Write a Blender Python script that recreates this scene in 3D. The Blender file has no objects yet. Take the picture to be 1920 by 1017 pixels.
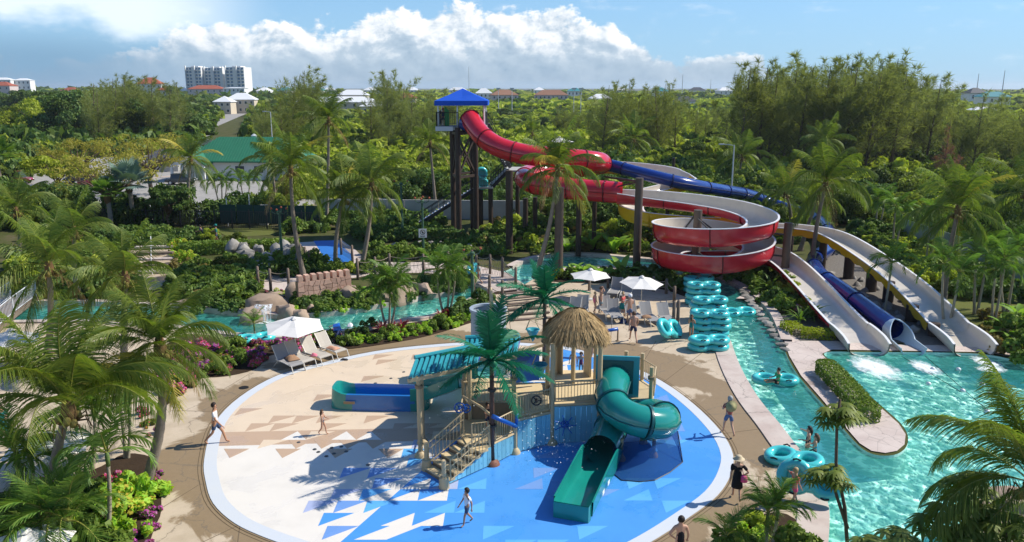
import bpy, bmesh, math, random
import numpy as np
from mathutils import Vector, Matrix, Euler
from mathutils.geometry import tessellate_polygon

SC = bpy.context.scene
COL = SC.collection
RAD = math.radians
PI = math.pi

# ------------------------------------------------------------------ camera, sky, sun, exposure
CAM_H = 14.0
PITCH = 12.9346
cam_d = bpy.data.cameras.new('camera')
cam_d.sensor_width = 36.0
cam_d.lens = 36.0 * 1500.0 / 1920.0
cam_d.clip_start = 0.5
cam_d.clip_end = 20000.0
cam = bpy.data.objects.new('camera', cam_d)
COL.objects.link(cam)
cam.location = (0, 0, CAM_H)
cam.rotation_euler = (RAD(90 - PITCH), 0, 0)
SC.camera = cam

SUN_EL, SUN_AZ = 43.0, 13.0          # azimuth: degrees from +X towards +Y
sun_d = bpy.data.lights.new('sun', 'SUN')
sun_d.energy = 4.6
sun_d.angle = RAD(0.53)
sun_d.color = (1.0, 0.945, 0.85)
sun = bpy.data.objects.new('sun', sun_d)
COL.objects.link(sun)
sd = Vector((math.cos(RAD(SUN_EL)) * math.cos(RAD(SUN_AZ)), math.cos(RAD(SUN_EL)) * math.sin(RAD(SUN_AZ)), math.sin(RAD(SUN_EL))))
sun.rotation_euler = sd.to_track_quat('Z', 'Y').to_euler()
sun.location = sd * 200

SC.view_settings.view_transform = 'Standard'
SC.view_settings.look = 'None'
SC.view_settings.exposure = 0.38
SC.view_settings.gamma = 1.0
SC.view_settings.use_curve_mapping = False
SC.cycles.max_bounces = 8
SC.cycles.transparent_max_bounces = 24
SC.cycles.diffuse_bounces = 3
SC.cycles.glossy_bounces = 3
SC.cycles.use_denoising = True
SC.cycles.caustics_reflective = False
SC.cycles.caustics_refractive = False


class NT:
    """small helper around a node tree"""
    def __init__(s, tree):
        s.t = tree; s.n = tree.nodes; s.l = tree.links
    def new(s, typ, **kw):
        n = s.n.new(typ)
        for k, v in kw.items():
            setattr(n, k, v)
        return n
    def put(s, sock, v):
        if hasattr(v, 'is_linked') or isinstance(v, bpy.types.NodeSocket):
            s.l.new(v, sock)
        else:
            if sock.type == 'RGBA' and len(v) == 3:
                v = (*v, 1)
            sock.default_value = v
    def math(s, op, a, b=None, c=None, clamp=False):
        n = s.new('ShaderNodeMath', operation=op); n.use_clamp = clamp
        s.put(n.inputs[0], a)
        if b is not None: s.put(n.inputs[1], b)
        if c is not None: s.put(n.inputs[2], c)
        return n.outputs[0]
    def vmath(s, op, a, b=None):
        n = s.new('ShaderNodeVectorMath', operation=op)
        s.put(n.inputs[0], a)
        if b is not None: s.put(n.inputs[1], b)
        return n.outputs['Value'] if op in ('LENGTH', 'DOT_PRODUCT', 'DISTANCE') else n.outputs[0]
    def noise(s, vec, scale, detail=4, rough=.55, dist=0):
        n = s.new('ShaderNodeTexNoise')
        s.put(n.inputs['Vector'], vec); n.inputs['Scale'].default_value = scale
        n.inputs['Detail'].default_value = detail; n.inputs['Roughness'].default_value = rough
        n.inputs['Distortion'].default_value = dist
        return n.outputs['Fac']
    def ramp(s, fac, stops, interp='LINEAR'):
        n = s.new('ShaderNodeValToRGB'); n.color_ramp.interpolation = interp
        el = n.color_ramp.elements
        while len(el) < len(stops): el.new(.5)
        for e, (p, c) in zip(el, stops):
            e.position = p; e.color = (*c, 1) if len(c) == 3 else c
        s.put(n.inputs[0], fac)
        return n.outputs[0]
    def step(s, v, lo, hi):
        n = s.new('ShaderNodeMapRange'); n.interpolation_type = 'SMOOTHSTEP'
        s.put(n.inputs[0], v); s.put(n.inputs[1], lo); s.put(n.inputs[2], hi)
        return n.outputs[0]
    def mix(s, f, a, b, mode='MIX'):
        n = s.new('ShaderNodeMix', data_type='RGBA', blend_type=mode); n.clamp_factor = True
        s.put(n.inputs[0], f); s.put(n.inputs[6], a); s.put(n.inputs[7], b)
        return n.outputs[2]
    def xyz(s, v):
        n = s.new('ShaderNodeSeparateXYZ'); s.put(n.inputs[0], v)
        return n.outputs
    def vec(s, x, y, z=0.0):
        n = s.new('ShaderNodeCombineXYZ')
        s.put(n.inputs[0], x); s.put(n.inputs[1], y); s.put(n.inputs[2], z)
        return n.outputs[0]


world = bpy.data.worlds.new('World')
SC.world = world
world.use_nodes = True
W_ = NT(world.node_tree)
W_.n.clear()
sky = W_.new('ShaderNodeTexSky', sky_type='NISHITA')
sky.sun_disc = False
sky.sun_elevation = RAD(SUN_EL)
sky.sun_rotation = RAD(90 - SUN_AZ)
sky.altitude = 0; sky.air_density = 1.0; sky.dust_density = 0.25; sky.ozone_density = 3.5
tc = W_.new('ShaderNodeTexCoord')
X_, Y_, Z_ = W_.xyz(tc.outputs['Generated'])
az = W_.math('MULTIPLY', W_.math('ARCTAN2', X_, Y_), 57.2958)         # degrees east of the view axis
el = W_.math('MULTIPLY', W_.math('ARCSINE', Z_), 57.2958)
P0 = W_.vec(az, W_.math('MULTIPLY', el, 1.35), 0.0)
P1 = W_.vec(W_.math('ADD', az, 0.55), W_.math('ADD', W_.math('MULTIPLY', el, 1.35), 0.55), 0.0)
def billow(v):
    a = W_.noise(v, 0.33, 8, .60, .15)
    return a
nA, nB = billow(P0), billow(P1)
big = W_.noise(W_.vec(az, 0.0, 3.0), 0.12, 2, .5)
# cloud-top height along the horizon (degrees): a cumulus bank left of the view axis, falling away to the right
cur = W_.new('ShaderNodeFloatCurve')
cm = cur.mapping.curves[0]
pts = [(-180, 2.3), (-60, 3.0), (-40, 3.0), (-32, 1.6), (-26, 1.9), (-22.5, 3.6), (-18, 4.1), (-13, 4.1), (-9, 5.2), (-4, 5.4), (1, 5.5), (5, 4.5), (8.5, 3.4), (11, 1.8), (12.6, 1.9), (14.5, 2.4), (16.5, 2.1), (18.5, .9), (24, .3), (40, .4), (70, 2.2), (180, 2.3)]
for i, (a, h) in enumerate(pts):
    p = ((a + 180) / 360, h / 10)
    if i < 2: cm.points[i].location = p
    else: cm.points.new(*p)
cur.mapping.update()
W_.put(cur.inputs['Value'], W_.math('DIVIDE', W_.math('ADD', az, 180.0), 360.0))
top = W_.math('MULTIPLY', cur.outputs[0], 10.0)
hgt = W_.math('DIVIDE', W_.math('SUBTRACT', top, el), 2.4)             # positive inside the cloud
dens = W_.math('ADD', hgt, W_.math('MULTIPLY', W_.math('SUBTRACT', nA, .5), 2.3))
mask = W_.step(dens, 0.02, 0.26)
mask = W_.math('MULTIPLY', mask, W_.step(el, -0.2, 0.6))
lit = W_.math('ADD', 0.62, W_.math('MULTIPLY', W_.math('SUBTRACT', nA, nB), 3.4), clamp=True)
edge = W_.math('SUBTRACT', 1.0, W_.step(dens, 0.1, 1.5))
lit = W_.math('ADD', W_.math('MULTIPLY', lit, .75), W_.math('MULTIPLY', edge, .28), clamp=True)
base = W_.step(el, 0.7, 3.4)
lit = W_.math('MULTIPLY', lit, W_.math('ADD', .36, W_.math('MULTIPLY', base, .64)))
ccol = W_.ramp(lit, [(0.0, (.27, .38, .50)), (.40, (.42, .52, .62)), (.70, (.74, .78, .82)), (1.0, (.98, .96, .93))])
# a broken high sheet and a rain curtain under it at the far left
sheet_n = W_.noise(W_.vec(W_.math('MULTIPLY', az, .5), el, 7.0), 0.34, 5, .55)
west = W_.math('SUBTRACT', 1.0, W_.step(az, -30.0, -16.0))
sheet = W_.math('MULTIPLY', W_.step(W_.math('ADD', el, W_.math('MULTIPLY', W_.math('SUBTRACT', sheet_n, .5), 5.5)), 2.9, 4.6), W_.math('SUBTRACT', 1.0, W_.step(az, -24.0, -15.0)))
sheet = W_.math('MULTIPLY', sheet, W_.math('SUBTRACT', 1.0, W_.step(el, 8.0, 16.0)))
rain = W_.math('MULTIPLY', W_.math('MULTIPLY', west, W_.math('SUBTRACT', 1.0, W_.step(el, 1.6, 4.2))), .85)
wisp = W_.math('MULTIPLY', W_.step(W_.noise(W_.vec(W_.math('MULTIPLY', az, .35), el, 1.5), 0.7, 6, .6), .55, .8), .35)
SKY_S = 0.115
skyb = W_.mix(1.0, sky.outputs[0], (SKY_S * .62, SKY_S * .82, SKY_S * 1.02), 'MULTIPLY')
skyb = W_.mix(W_.math('MULTIPLY', W_.math('SUBTRACT', 1.0, W_.step(el, 0.0, 14.0)), .74), skyb, (.27, .47, .70))
c1 = W_.mix(wisp, skyb, (.80, .85, .90))
c3 = W_.mix(mask, c1, ccol)
c3 = W_.mix(rain, c3, (.17, .31, .46))
c4 = W_.mix(W_.math('MULTIPLY', sheet, .85), c3, (.78, .86, .92))
up = W_.step(Z_, -0.02, 0.0)
bg = W_.new('ShaderNodeBackground')
W_.put(bg.inputs[0], c4)
bg.inputs[1].default_value = 1.0
wo = W_.new('ShaderNodeOutputWorld')
W_.l.new(bg.outputs[0], wo.inputs[0])

# ------------------------------------------------------------------ photograph pixel <-> place
_c, _s = math.cos(RAD(PITCH)), math.sin(RAD(PITCH))
def _ray(x, y):
    a = (x - 960) / 1500.; b = (508.5 - y) / 1500.
    return a, _c + b * _s, -_s + b * _c
def G(x, y, z=0.0):
    d = _ray(x, y); t = (z - CAM_H) / d[2]
    return Vector((d[0] * t, d[1] * t, z))
def W(x, y, Y):
    d = _ray(x, y); t = Y / d[1]
    return Vector((d[0] * t, Y, CAM_H + d[2] * t))
def G2(l, z=0.0):
    return [G(x, y, z) for x, y in l]

# ------------------------------------------------------------------ things, parts, copies
def tag(o, label=None, cat=None, group=None, kind=None):
    if label: o['label'] = label
    if cat: o['category'] = cat
    if group: o['group'] = group
    if kind: o['kind'] = kind
    return o
def thing(name, label, cat, loc=(0, 0, 0), rz=0.0, group=None):
    o = bpy.data.objects.new(name, None)
    o.empty_display_size = .2
    COL.objects.link(o)
    o.location = loc
    o.rotation_euler = (0, 0, rz)
    return tag(o, label, cat, group)
def link(name, me, parent=None):
    o = bpy.data.objects.new(name, me)
    COL.objects.link(o)
    if parent is not None: o.parent = parent
    return o
KIDS = {}
def copy_tree(o, parent=None):
    c = o.copy(); COL.objects.link(c); c.parent = parent
    for ch in o.children:
        copy_tree(ch, c)
    return c

class MB:
    """collects shapes of one mesh; org is subtracted from every vertex"""
    def __init__(s, org=(0, 0, 0)):
        s.v = []; s.f = []; s.m = []; s.org = Vector(org); s.cur = 0
    def add(s, vs, fs):
        b = len(s.v)
        s.v += [Vector(p) for p in vs]
        for f in fs:
            s.f.append([b + i for i in f]); s.m.append(s.cur)
        return s
    def box(s, c, size, rz=0.0, M=None):
        x, y, z = (d / 2 for d in size)
        vs = [Vector((a * x, b * y, d * z)) for d in (-1, 1) for b in (-1, 1) for a in (-1, 1)]
        R = M if M is not None else Matrix.Rotation(rz, 3, 'Z')
        return s.add([R @ v + Vector(c) for v in vs], [(0, 2, 3, 1), (4, 5, 7, 6), (0, 1, 5, 4), (2, 6, 7, 3), (0, 4, 6, 2), (1, 3, 7, 5)])
    def beam(s, p, q, w, h):
        """rectangular bar from p to q, width w across, height h"""
        p, q = Vector(p), Vector(q)
        d = q - p; L = d.length
        x = d.normalized(); up = Vector((0, 0, 1))
        y = up.cross(x)
        if y.length < 1e-4: y = Vector((0, 1, 0))
        y.normalize(); z = x.cross(y)
        M = Matrix((x, y, z)).transposed()
        return s.box((p + q) / 2, (L, w, h), M=M)
    def cyl(s, p, q, r0, r1=None, n=10, caps=True):
        r1 = r0 if r1 is None else r1
        return s.tube([p, q], [r0, r1], n, caps)
    def tube(s, path, r, n=8, caps=True, closed=False):
        path = [Vector(p) for p in path]
        k = len(path)
        rr = r if isinstance(r, (list, tuple)) else [r] * k
        ref = None; rings = []
        for i in range(k):
            a = path[(i - 1) % k] if (closed or i > 0) else path[i]
            b = path[(i + 1) % k] if (closed or i < k - 1) else path[i]
            t = (b - a)
            if t.length < 1e-9: t = Vector((0, 0, 1))
            t.normalize()
            if ref is None:
                ref = Vector((0, 0, 1)) if abs(t.z) < .9 else Vector((1, 0, 0))
            u = t.cross(ref)
            if u.length < 1e-6: u = t.orthogonal()
            u.normalize(); w = u.cross(t); ref = w
            rings.append([path[i] + (u * math.cos(2 * PI * j / n) + w * math.sin(2 * PI * j / n)) * rr[i] for j in range(n)])
        vs = [v for R in rings for v in R]; fs = []
        m = k if closed else k - 1
        for i in range(m):
            i2 = (i + 1) % k
            for j in range(n):
                j2 = (j + 1) % n
                fs.append((i * n + j, i2 * n + j, i2 * n + j2, i * n + j2))
        if caps and not closed:
            fs.append(tuple(range(n))); fs.append(tuple((k - 1) * n + j for j in reversed(range(n))))
        return s.add(vs, fs)
    def lathe(s, c, prof, n=16, caps=False):
        """prof: list of (radius, z) around the vertical axis through c"""
        c = Vector(c); vs = []; fs = []
        for r, z in prof:
            for j in range(n):
                a = 2 * PI * j / n
                vs.append(c + Vector((r * math.cos(a), r * math.sin(a), z)))
        for i in range(len(prof) - 1):
            for j in range(n):
                j2 = (j + 1) % n
                fs.append((i * n + j, i * n + j2, (i + 1) * n + j2, (i + 1) * n + j))
        if caps:
            fs.append(tuple(reversed(range(n)))); fs.append(tuple((len(prof) - 1) * n + j for j in range(n)))
        return s.add(vs, fs)
    def prism(s, pts, z0, z1):
        n = len(pts)
        ar = sum(pts[i][0] * pts[(i + 1) % n][1] - pts[(i + 1) % n][0] * pts[i][1] for i in range(n))
        if ar < 0: pts = list(reversed(pts))
        vs = [(p[0], p[1], z0) for p in pts] + [(p[0], p[1], z1) for p in pts]
        fs = [(i, (i + 1) % n, n + (i + 1) % n, n + i) for i in range(n)]
        fs += [tuple(n + i for i in range(n)), tuple(reversed(range(n)))]
        return s.add(vs, fs)
    def sheet(s, outer, holes=(), z=None):
        loops = [[Vector(p) for p in outer]] + [[Vector(p) for p in h] for h in holes]
        vs = [p for l in loops for p in l]
        if z is not None:
            for p in vs: p.z = z
        fs = []
        for t in tessellate_polygon([[(p.x, p.y, 0) for p in l] for l in loops]):
            a, b, c = (vs[i] for i in t)
            if (b - a).cross(c - a).z < 0: t = (t[0], t[2], t[1])
            fs.append(tuple(t))
        return s.add(vs, fs)
    def grid(s, rows):
        """rows of points, joined into quads"""
        k = len(rows[0]); vs = [p for r in rows for p in r]; fs = []
        for i in range(len(rows) - 1):
            for j in range(k - 1):
                fs.append((i * k + j, i * k + j + 1, (i + 1) * k + j + 1, (i + 1) * k + j))
        return s.add(vs, fs)
    def mesh(s, name, mats, smooth=False):
        me = bpy.data.meshes.new(name)
        me.from_pydata([tuple(v - s.org) for v in s.v], [], s.f)
        if not isinstance(mats, (list, tuple)): mats = [mats]
        for m in mats: me.materials.append(m)
        if len(mats) > 1: me.polygons.foreach_set('material_index', s.m)
        if smooth:
            if smooth is True:
                me.polygons.foreach_set('use_smooth', [True] * len(me.polygons))
            else:
                me.polygons.foreach_set('use_smooth', [True] * len(me.polygons))
                me.set_sharp_from_angle(angle=RAD(smooth))
        me.update()
        return me
    def build(s, name, mats, parent=None, smooth=False):
        return link(name, s.mesh(name, mats, smooth), parent)

def np_mesh(name, V, F, mats, smooth=False, mi=None):
    """mesh from arrays: V (n,3), F (m,k)"""
    me = bpy.data.meshes.new(name)
    m, k = F.shape
    me.vertices.add(len(V)); me.vertices.foreach_set('co', V.astype(np.float32).ravel())
    me.loops.add(m * k); me.loops.foreach_set('vertex_index', F.astype(np.int32).ravel())
    me.polygons.add(m)
    me.polygons.foreach_set('loop_start', np.arange(0, m * k, k, dtype=np.int32))
    me.polygons.foreach_set('loop_total', np.full(m, k, dtype=np.int32))
    if not isinstance(mats, (list, tuple)): mats = [mats]
    for q in mats: me.materials.append(q)
    if mi is not None: me.polygons.foreach_set('material_index', mi.astype(np.int32))
    if smooth: me.polygons.foreach_set('use_smooth', np.ones(m, dtype=bool))
    me.update(calc_edges=True)
    return me

def spline(pts, n=8, closed=False):
    """Catmull-Rom through the points (tuples of any length)"""
    P = [np.array(p, float) for p in pts]; out = []
    k = len(P)
    for i in range(k if closed else k - 1):
        p1, p2 = P[i], P[(i + 1) % k]
        p0 = P[(i - 1) % k] if (closed or i > 0) else 2 * p1 - p2
        p3 = P[(i + 2) % k] if (closed or i < k - 2) else 2 * p2 - p1
        for j in range(n):
            t = j / n
            out.append(.5 * ((2 * p1) + (p2 - p0) * t + (2 * p0 - 5 * p1 + 4 * p2 - p3) * t * t + (3 * p1 - p0 - 3 * p2 + p3) * t ** 3))
    if not closed: out.append(P[-1])
    return out

# ------------------------------------------------------------------ materials
MATS = {}
def mat(name, col, rough=.6, spec=.4, var=0.0, scale=6.0, bump=0.0, bscale=None, metal=0.0, col2=None, thr=None, coat=0.0, objvar=0.0, detail=5, dirt=0.0):
    """principled surface: base colour with noise-driven variation to col2, optional bump"""
    if name in MATS: return MATS[name]
    m = bpy.data.materials.new(name); m.use_nodes = True
    T = NT(m.node_tree); b = m.node_tree.nodes['Principled BSDF']
    tcn = T.new('ShaderNodeTexCoord'); P = tcn.outputs['Object']
    c = col
    if var > 0 or col2 is not None:
        f = T.noise(P, scale, detail, .6)
        if thr: f = T.step(f, thr[0], thr[1])
        d = col2 if col2 is not None else tuple(x * (1 - var) for x in col)
        u = col if col2 is not None else tuple(min(1, x * (1 + var * .5)) for x in col)
        c = T.mix(f, u, d)
    if dirt > 0:
        f2 = T.step(T.noise(P, scale * .23 + .4, 6, .65), .48, .75)
        c = T.mix(T.math('MULTIPLY', f2, dirt), c, tuple(x * .45 for x in col))
    if objvar > 0:
        oi = T.new('ShaderNodeObjectInfo')
        v = T.math('ADD', 1 - objvar, T.math('MULTIPLY', oi.outputs['Random'], 2 * objvar))
        c = T.mix(1.0, c, T.vec(v, v, v), 'MULTIPLY')
    T.put(b.inputs['Base Color'], c)
    b.inputs['Roughness'].default_value = rough
    b.inputs['Specular IOR Level'].default_value = spec
    b.inputs['Metallic'].default_value = metal
    b.inputs['Coat Weight'].default_value = coat
    b.inputs['Coat Roughness'].default_value = .12
    if bump > 0:
        bn = T.new('ShaderNodeBump'); bn.inputs['Strength'].default_value = bump; bn.inputs['Distance'].default_value = .03
        T.put(bn.inputs['Height'], T.noise(P, bscale or scale * 3, 6, .65))
        T.put(b.inputs['Normal'], bn.outputs[0])
    MATS[name] = m
    return m

LEAF_GAIN = 2.1
def leaf_mat(name, col, col2, trans=.32, gloss=.06, objvar=.18, patch=None):
    """leaf: diffuse + light through the blade, hue varied per leaf and per plant"""
    if name in MATS: return MATS[name]
    col, col2 = (tuple(min(.75, x * LEAF_GAIN if x < .3 else x) for x in q) for q in (col, col2))
    gloss *= .28
    m = bpy.data.materials.new(name); m.use_nodes = True
    T = NT(m.node_tree); T.n.clear()
    g = T.new('ShaderNodeNewGeometry'); oi = T.new('ShaderNodeObjectInfo')
    c = T.mix(g.outputs['Random Per Island'], col, col2)
    if patch:
        f = T.step(T.noise(g.outputs['Position'], patch[0], 3, .5), .46, .6)
        c = T.mix(f, c, patch[1])
    v = T.math('ADD', 1 - objvar, T.math('MULTIPLY', oi.outputs['Random'], 2 * objvar))
    c = T.mix(1.0, c, T.vec(v, v, T.math('MULTIPLY', v, v)), 'MULTIPLY')
    d = T.new('ShaderNodeBsdfDiffuse'); T.put(d.inputs[0], c)
    t = T.new('ShaderNodeBsdfTranslucent'); T.put(t.inputs[0], T.mix(1.0, c, (1.25, 1.35, .6), 'MULTIPLY'))
    gl = T.new('ShaderNodeBsdfGlossy'); gl.inputs['Roughness'].default_value = .5; gl.inputs[0].default_value = (.8, .85, .7, 1)
    a = T.new('ShaderNodeMixShader'); a.inputs[0].default_value = trans
    T.l.new(d.outputs[0], a.inputs[1]); T.l.new(t.outputs[0], a.inputs[2])
    e = T.new('ShaderNodeMixShader'); e.inputs[0].default_value = gloss
    T.l.new(a.outputs[0], e.inputs[1]); T.l.new(gl.outputs[0], e.inputs[2])
    o = T.new('ShaderNodeOutputMaterial'); T.l.new(e.outputs[0], o.inputs[0])
    MATS[name] = m
    return m

M_red = mat('red_fibreglass', (.62, .018, .034), .24, .5, var=.28, scale=1.3, coat=.35, bump=.05, bscale=2.0, dirt=.25)
M_gel = mat('cream_gelcoat', (.62, .56, .47), .28, .5, var=.10, scale=1.5, coat=.2, dirt=.25)
M_rim = mat('white_flange', (.78, .77, .76), .4, .4, var=.08)
M_yellow = mat('yellow_fibreglass', (.80, .48, .012), .25, .5, var=.2, scale=1.4, coat=.3, dirt=.3)
M_blue = mat('blue_fibreglass', (.008, .035, .22), .22, .5, var=.3, scale=1.4, coat=.35, dirt=.2)
M_seam = mat('dark_seam', (.14, .008, .012), .5, .3)
M_seamb = mat('dark_blue_seam', (.004, .012, .07), .5, .3)
M_post = mat('brown_steel', (.055, .036, .026), .55, .3, var=.4, scale=3.0, bump=.2, dirt=.3)
M_post2 = mat('grey_brown_steel', (.11, .082, .062), .6, .3, var=.35, scale=2.0, bump=.2)
M_blackmetal = mat('black_metal', (.02, .02, .022), .45, .4)
M_canopy = mat('blue_canvas', (.01, .085, .50), .7, .2, var=.15, scale=1.5)
M_white = mat('white_paint', (.78, .77, .75), .5, .4, var=.06)
M_galv = mat('galvanised', (.55, .56, .57), .45, .4, var=.1)
M_tread = mat('light_tread', (.5, .5, .5), .6, .3)
M_tan = mat('tan_powdercoat', (.52, .40, .23), .5, .35, var=.12, scale=4, dirt=.15)
M_tandk = mat('tan_weathered', (.28, .20, .12), .6, .3, var=.25, scale=5)
M_deckpanel = mat('sand_deck', (.66, .51, .29), .65, .3, var=.12, scale=5, dirt=.15)
M_teal = mat('teal_fibreglass', (.010, .24, .20), .18, .5, var=.18, scale=1.5, coat=.4)
M_tealdk = mat('teal_flange', (.006, .085, .09), .4, .4)
M_teallt = mat('pale_teal_plastic', (.12, .48, .42), .3, .5, var=.1, coat=.2)
M_pblue = mat('blue_plastic', (.012, .10, .42), .3, .45, var=.12, coat=.2)
M_pbluelt = mat('sky_blue_plank', (.19, .50, .64), .55, .35, var=.25, scale=3, objvar=.18, dirt=.25)
M_roofteal = mat('teal_roof_sheet', (.03, .30, .36), .4, .4, var=.12)
M_canvas = mat('white_canvas', (.74, .71, .66), .8, .2, var=.05, scale=2, bump=.05)
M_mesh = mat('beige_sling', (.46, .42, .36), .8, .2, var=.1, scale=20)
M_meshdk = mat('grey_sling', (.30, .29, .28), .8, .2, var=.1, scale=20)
M_loungf = mat('pale_tube_frame', (.62, .58, .50), .4, .4)
M_vinyl = mat('turquoise_vinyl', (.075, .56, .55), .22, .5, var=.08, coat=.35, objvar=.06)
M_black = mat('black_strap', (.012, .012, .014), .6, .3)
M_rope = mat('rope', (.32, .27, .20), .9, .1, var=.2)
M_pile = mat('weathered_pile', (.20, .15, .115), .8, .2, var=.4, scale=5, bump=.4)
M_bark = mat('bark', (.13, .095, .068), .9, .1, var=.45, scale=4, bump=.6)
M_palmbark = mat('palm_bark', (.27, .225, .175), .9, .1, var=.4, scale=5, bump=.6, objvar=.15)
M_palmfib = mat('palm_fibre', (.17, .10, .045), .9, .1, var=.4, scale=9, bump=.5)
M_rachis = mat('frond_rib', (.30, .30, .06), .6, .3, var=.3)
M_rock = mat('rock', (.36, .27, .20), .9, .2, var=.5, scale=1.6, bump=.8, bscale=5, objvar=.15)
M_rockgrey = mat('grey_rock', (.30, .28, .25), .9, .2, var=.5, scale=2, bump=.8, bscale=6, objvar=.3)
M_coco = mat('coconut_husk', (.22, .17, .04), .7, .3)
# ------------------------------------------------------------------ the setting
def ground_mat():
    m = bpy.data.materials.new('soil_and_scrub'); m.use_nodes = True
    T = NT(m.node_tree); b = m.node_tree.nodes['Principled BSDF']
    g = T.new('ShaderNodeNewGeometry'); P = g.outputs['Position']
    a = T.noise(P, .35, 6, .65); d = T.noise(P, 3.0, 5, .6)
    c = T.ramp(a, [(.3, (.05, .07, .016)), (.5, (.09, .105, .028)), (.68, (.15, .125, .07))])
    c = T.mix(T.math('MULTIPLY', d, .6), c, (.045, .032, .02))
    T.put(b.inputs['Base Color'], c); b.inputs['Roughness'].default_value = .95
    b.inputs['Specular IOR Level'].default_value = .1
    return m

def concrete_mat(name, dry, dry2, wet, padc=None, padr=None, amount=.5, joint=None, stamped=False):
    """poured concrete: pale dry areas, brown damp stains with their own outlines, fine grain, hairline cracks"""
    m = bpy.data.materials.new(name); m.use_nodes = True
    T = NT(m.node_tree); b = m.node_tree.nodes['Principled BSDF']
    g = T.new('ShaderNodeNewGeometry'); P = g.outputs['Position']
    fine = T.noise(P, 5.0, 7, .7); mid = T.noise(P, .8, 5, .6)
    c = T.mix(T.step(mid, .35, .7), dry, dry2)
    c = T.mix(T.math('MULTIPLY', T.step(fine, .5, .8), .5), c, tuple(x * .62 for x in dry))
    st = T.noise(P, .22, 7, .62, .6)
    if padc:
        x, y, _ = T.xyz(P)
        dx = T.math('DIVIDE', T.math('SUBTRACT', x, padc[0]), padr[0]); dy = T.math('DIVIDE', T.math('SUBTRACT', y, padc[1]), padr[1])
        r = T.math('SQRT', T.math('ADD', T.math('MULTIPLY', dx, dx), T.math('MULTIPLY', dy, dy)))
        near = T.math('SUBTRACT', 1.0, T.step(r, 1.02, 1.38))
        st = T.math('ADD', st, T.math('MULTIPLY', T.math('SUBTRACT', near, .5), .30))
    wetm = T.step(st, amount, amount + .035)
    c = T.mix(T.math('MULTIPLY', wetm, .92), c, T.mix(fine, wet, tuple(x * .7 for x in wet)))
    vc = T.new('ShaderNodeTexVoronoi', feature='DISTANCE_TO_EDGE'); vc.inputs['Scale'].default_value = .21
    T.put(vc.inputs['Vector'], T.vmath('ADD', P, T.vec(T.math('MULTIPLY', mid, 2.2), T.math('MULTIPLY', fine, .5), 0.0)))
    c = T.mix(T.math('MULTIPLY', T.math('SUBTRACT', 1.0, T.step(vc.outputs['Distance'], .002, .007)), .6), c, tuple(x * .3 for x in dry))
    if stamped:
        v = T.new('ShaderNodeTexVoronoi', feature='DISTANCE_TO_EDGE'); T.put(v.inputs['Vector'], P); v.inputs['Scale'].default_value = 1.1
        c = T.mix(T.math('SUBTRACT', 1.0, T.step(v.outputs['Distance'], .0, .022)), c, tuple(x * .68 for x in dry))
    T.put(b.inputs['Base Color'], c)
    T.put(b.inputs['Roughness'], T.math('SUBTRACT', .85, T.math('MULTIPLY', wetm, .25)))
    b.inputs['Specular IOR Level'].default_value = .25
    bn = T.new('ShaderNodeBump'); bn.inputs['Strength'].default_value = .25; bn.inputs['Distance'].default_value = .02
    T.put(bn.inputs['Height'], fine); T.put(b.inputs['Normal'], bn.outputs[0])
    return m

PADC, PADR = (-1.6, 33.0), (11.0, 11.0)
M_ground = ground_mat()
M_deck = concrete_mat('plaza_concrete', (.54, .44, .32), (.45, .36, .25), (.285, .200, .108), (-1.6, 32.6), (10.6, 10.8), .50)
M_cope = concrete_mat('stone_coping', (.55, .47, .41), (.46, .37, .32), (.33, .25, .20), None, None, .66)
M_pink = concrete_mat('stamped_pink_concrete', (.58, .49, .43), (.50, .41, .36), (.36, .27, .22), None, None, .62, stamped=True)
M_road = concrete_mat('pale_asphalt', (.36, .34, .31), (.29, .275, .25), (.17, .16, .15), None, None, .62)
M_sandpath = concrete_mat('sandy_path', (.50, .40, .28), (.40, .31, .21), (.25, .18, .10), None, None, .6)
M_soil = mat('bed_soil', (.055, .036, .022), .95, .1, var=.5, scale=3, bump=.6)
M_mulch = mat('pebble_mulch', (.20, .18, .155), .95, .1, var=.6, scale=6, bump=.8)
M_lawn = mat('lawn', (.085, .12, .022), .95, .1, col2=(.15, .14, .045), scale=1.2, bump=.4, bscale=14)

# --- outline of the water (river loop + catch pool) as one polygon, photograph pixels on the ground
near_bank = [(-160, 606), (0, 604), (130, 602), (250, 606), (330, 612), (400, 622), (470, 629), (540, 631), (601, 622), (667, 618), (746, 602), (806, 593), (840, 580), (872, 566), (905, 549), (940, 532), (960, 545), (985, 533), (1010, 518), (1040, 507), (1090, 500), (1150, 500), (1210, 504), (1262, 512), (1300, 528), (1330, 552), (1345, 575), (1354, 604), (1368, 640), (1381, 677), (1399, 714), (1425, 755), (1459, 796), (1485, 830), (1515, 870), (1538, 915), (1551, 955), (1550, 1010), (1543, 1060), (1530, 1130)]
pool_far = [(2300, 1130), (2300, 780), (2100, 720), (1960, 690), (1900, 674), (1845, 664), (1780, 661), (1700, 660), (1620, 660), (1560, 659), (1545, 664)]
isle_r = [(1560, 678), (1600, 714), (1650, 758), (1688, 792), (1702, 815), (1700, 836), (1684, 850), (1660, 854), (1634, 850), (1610, 835)]
far_bank = [(1575, 796), (1537, 751), (1499, 707), (1477, 670), (1466, 640), (1452, 603), (1436, 578), (1405, 550), (1360, 525), (1310, 504), (1250, 492), (1170, 484), (1100, 478), (1040, 479), (985, 490), (950, 507), (925, 512), (872, 540), (830, 553), (793, 558), (768, 566), (715, 574), (652, 585), (563, 594), (520, 594), (455, 589), (400, 583), (330, 578), (230, 572), (130, 568), (0, 570), (-160, 574)]
WZ, FZ = -0.14, -1.05
water_px = near_bank + pool_far + isle_r + far_bank
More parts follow.
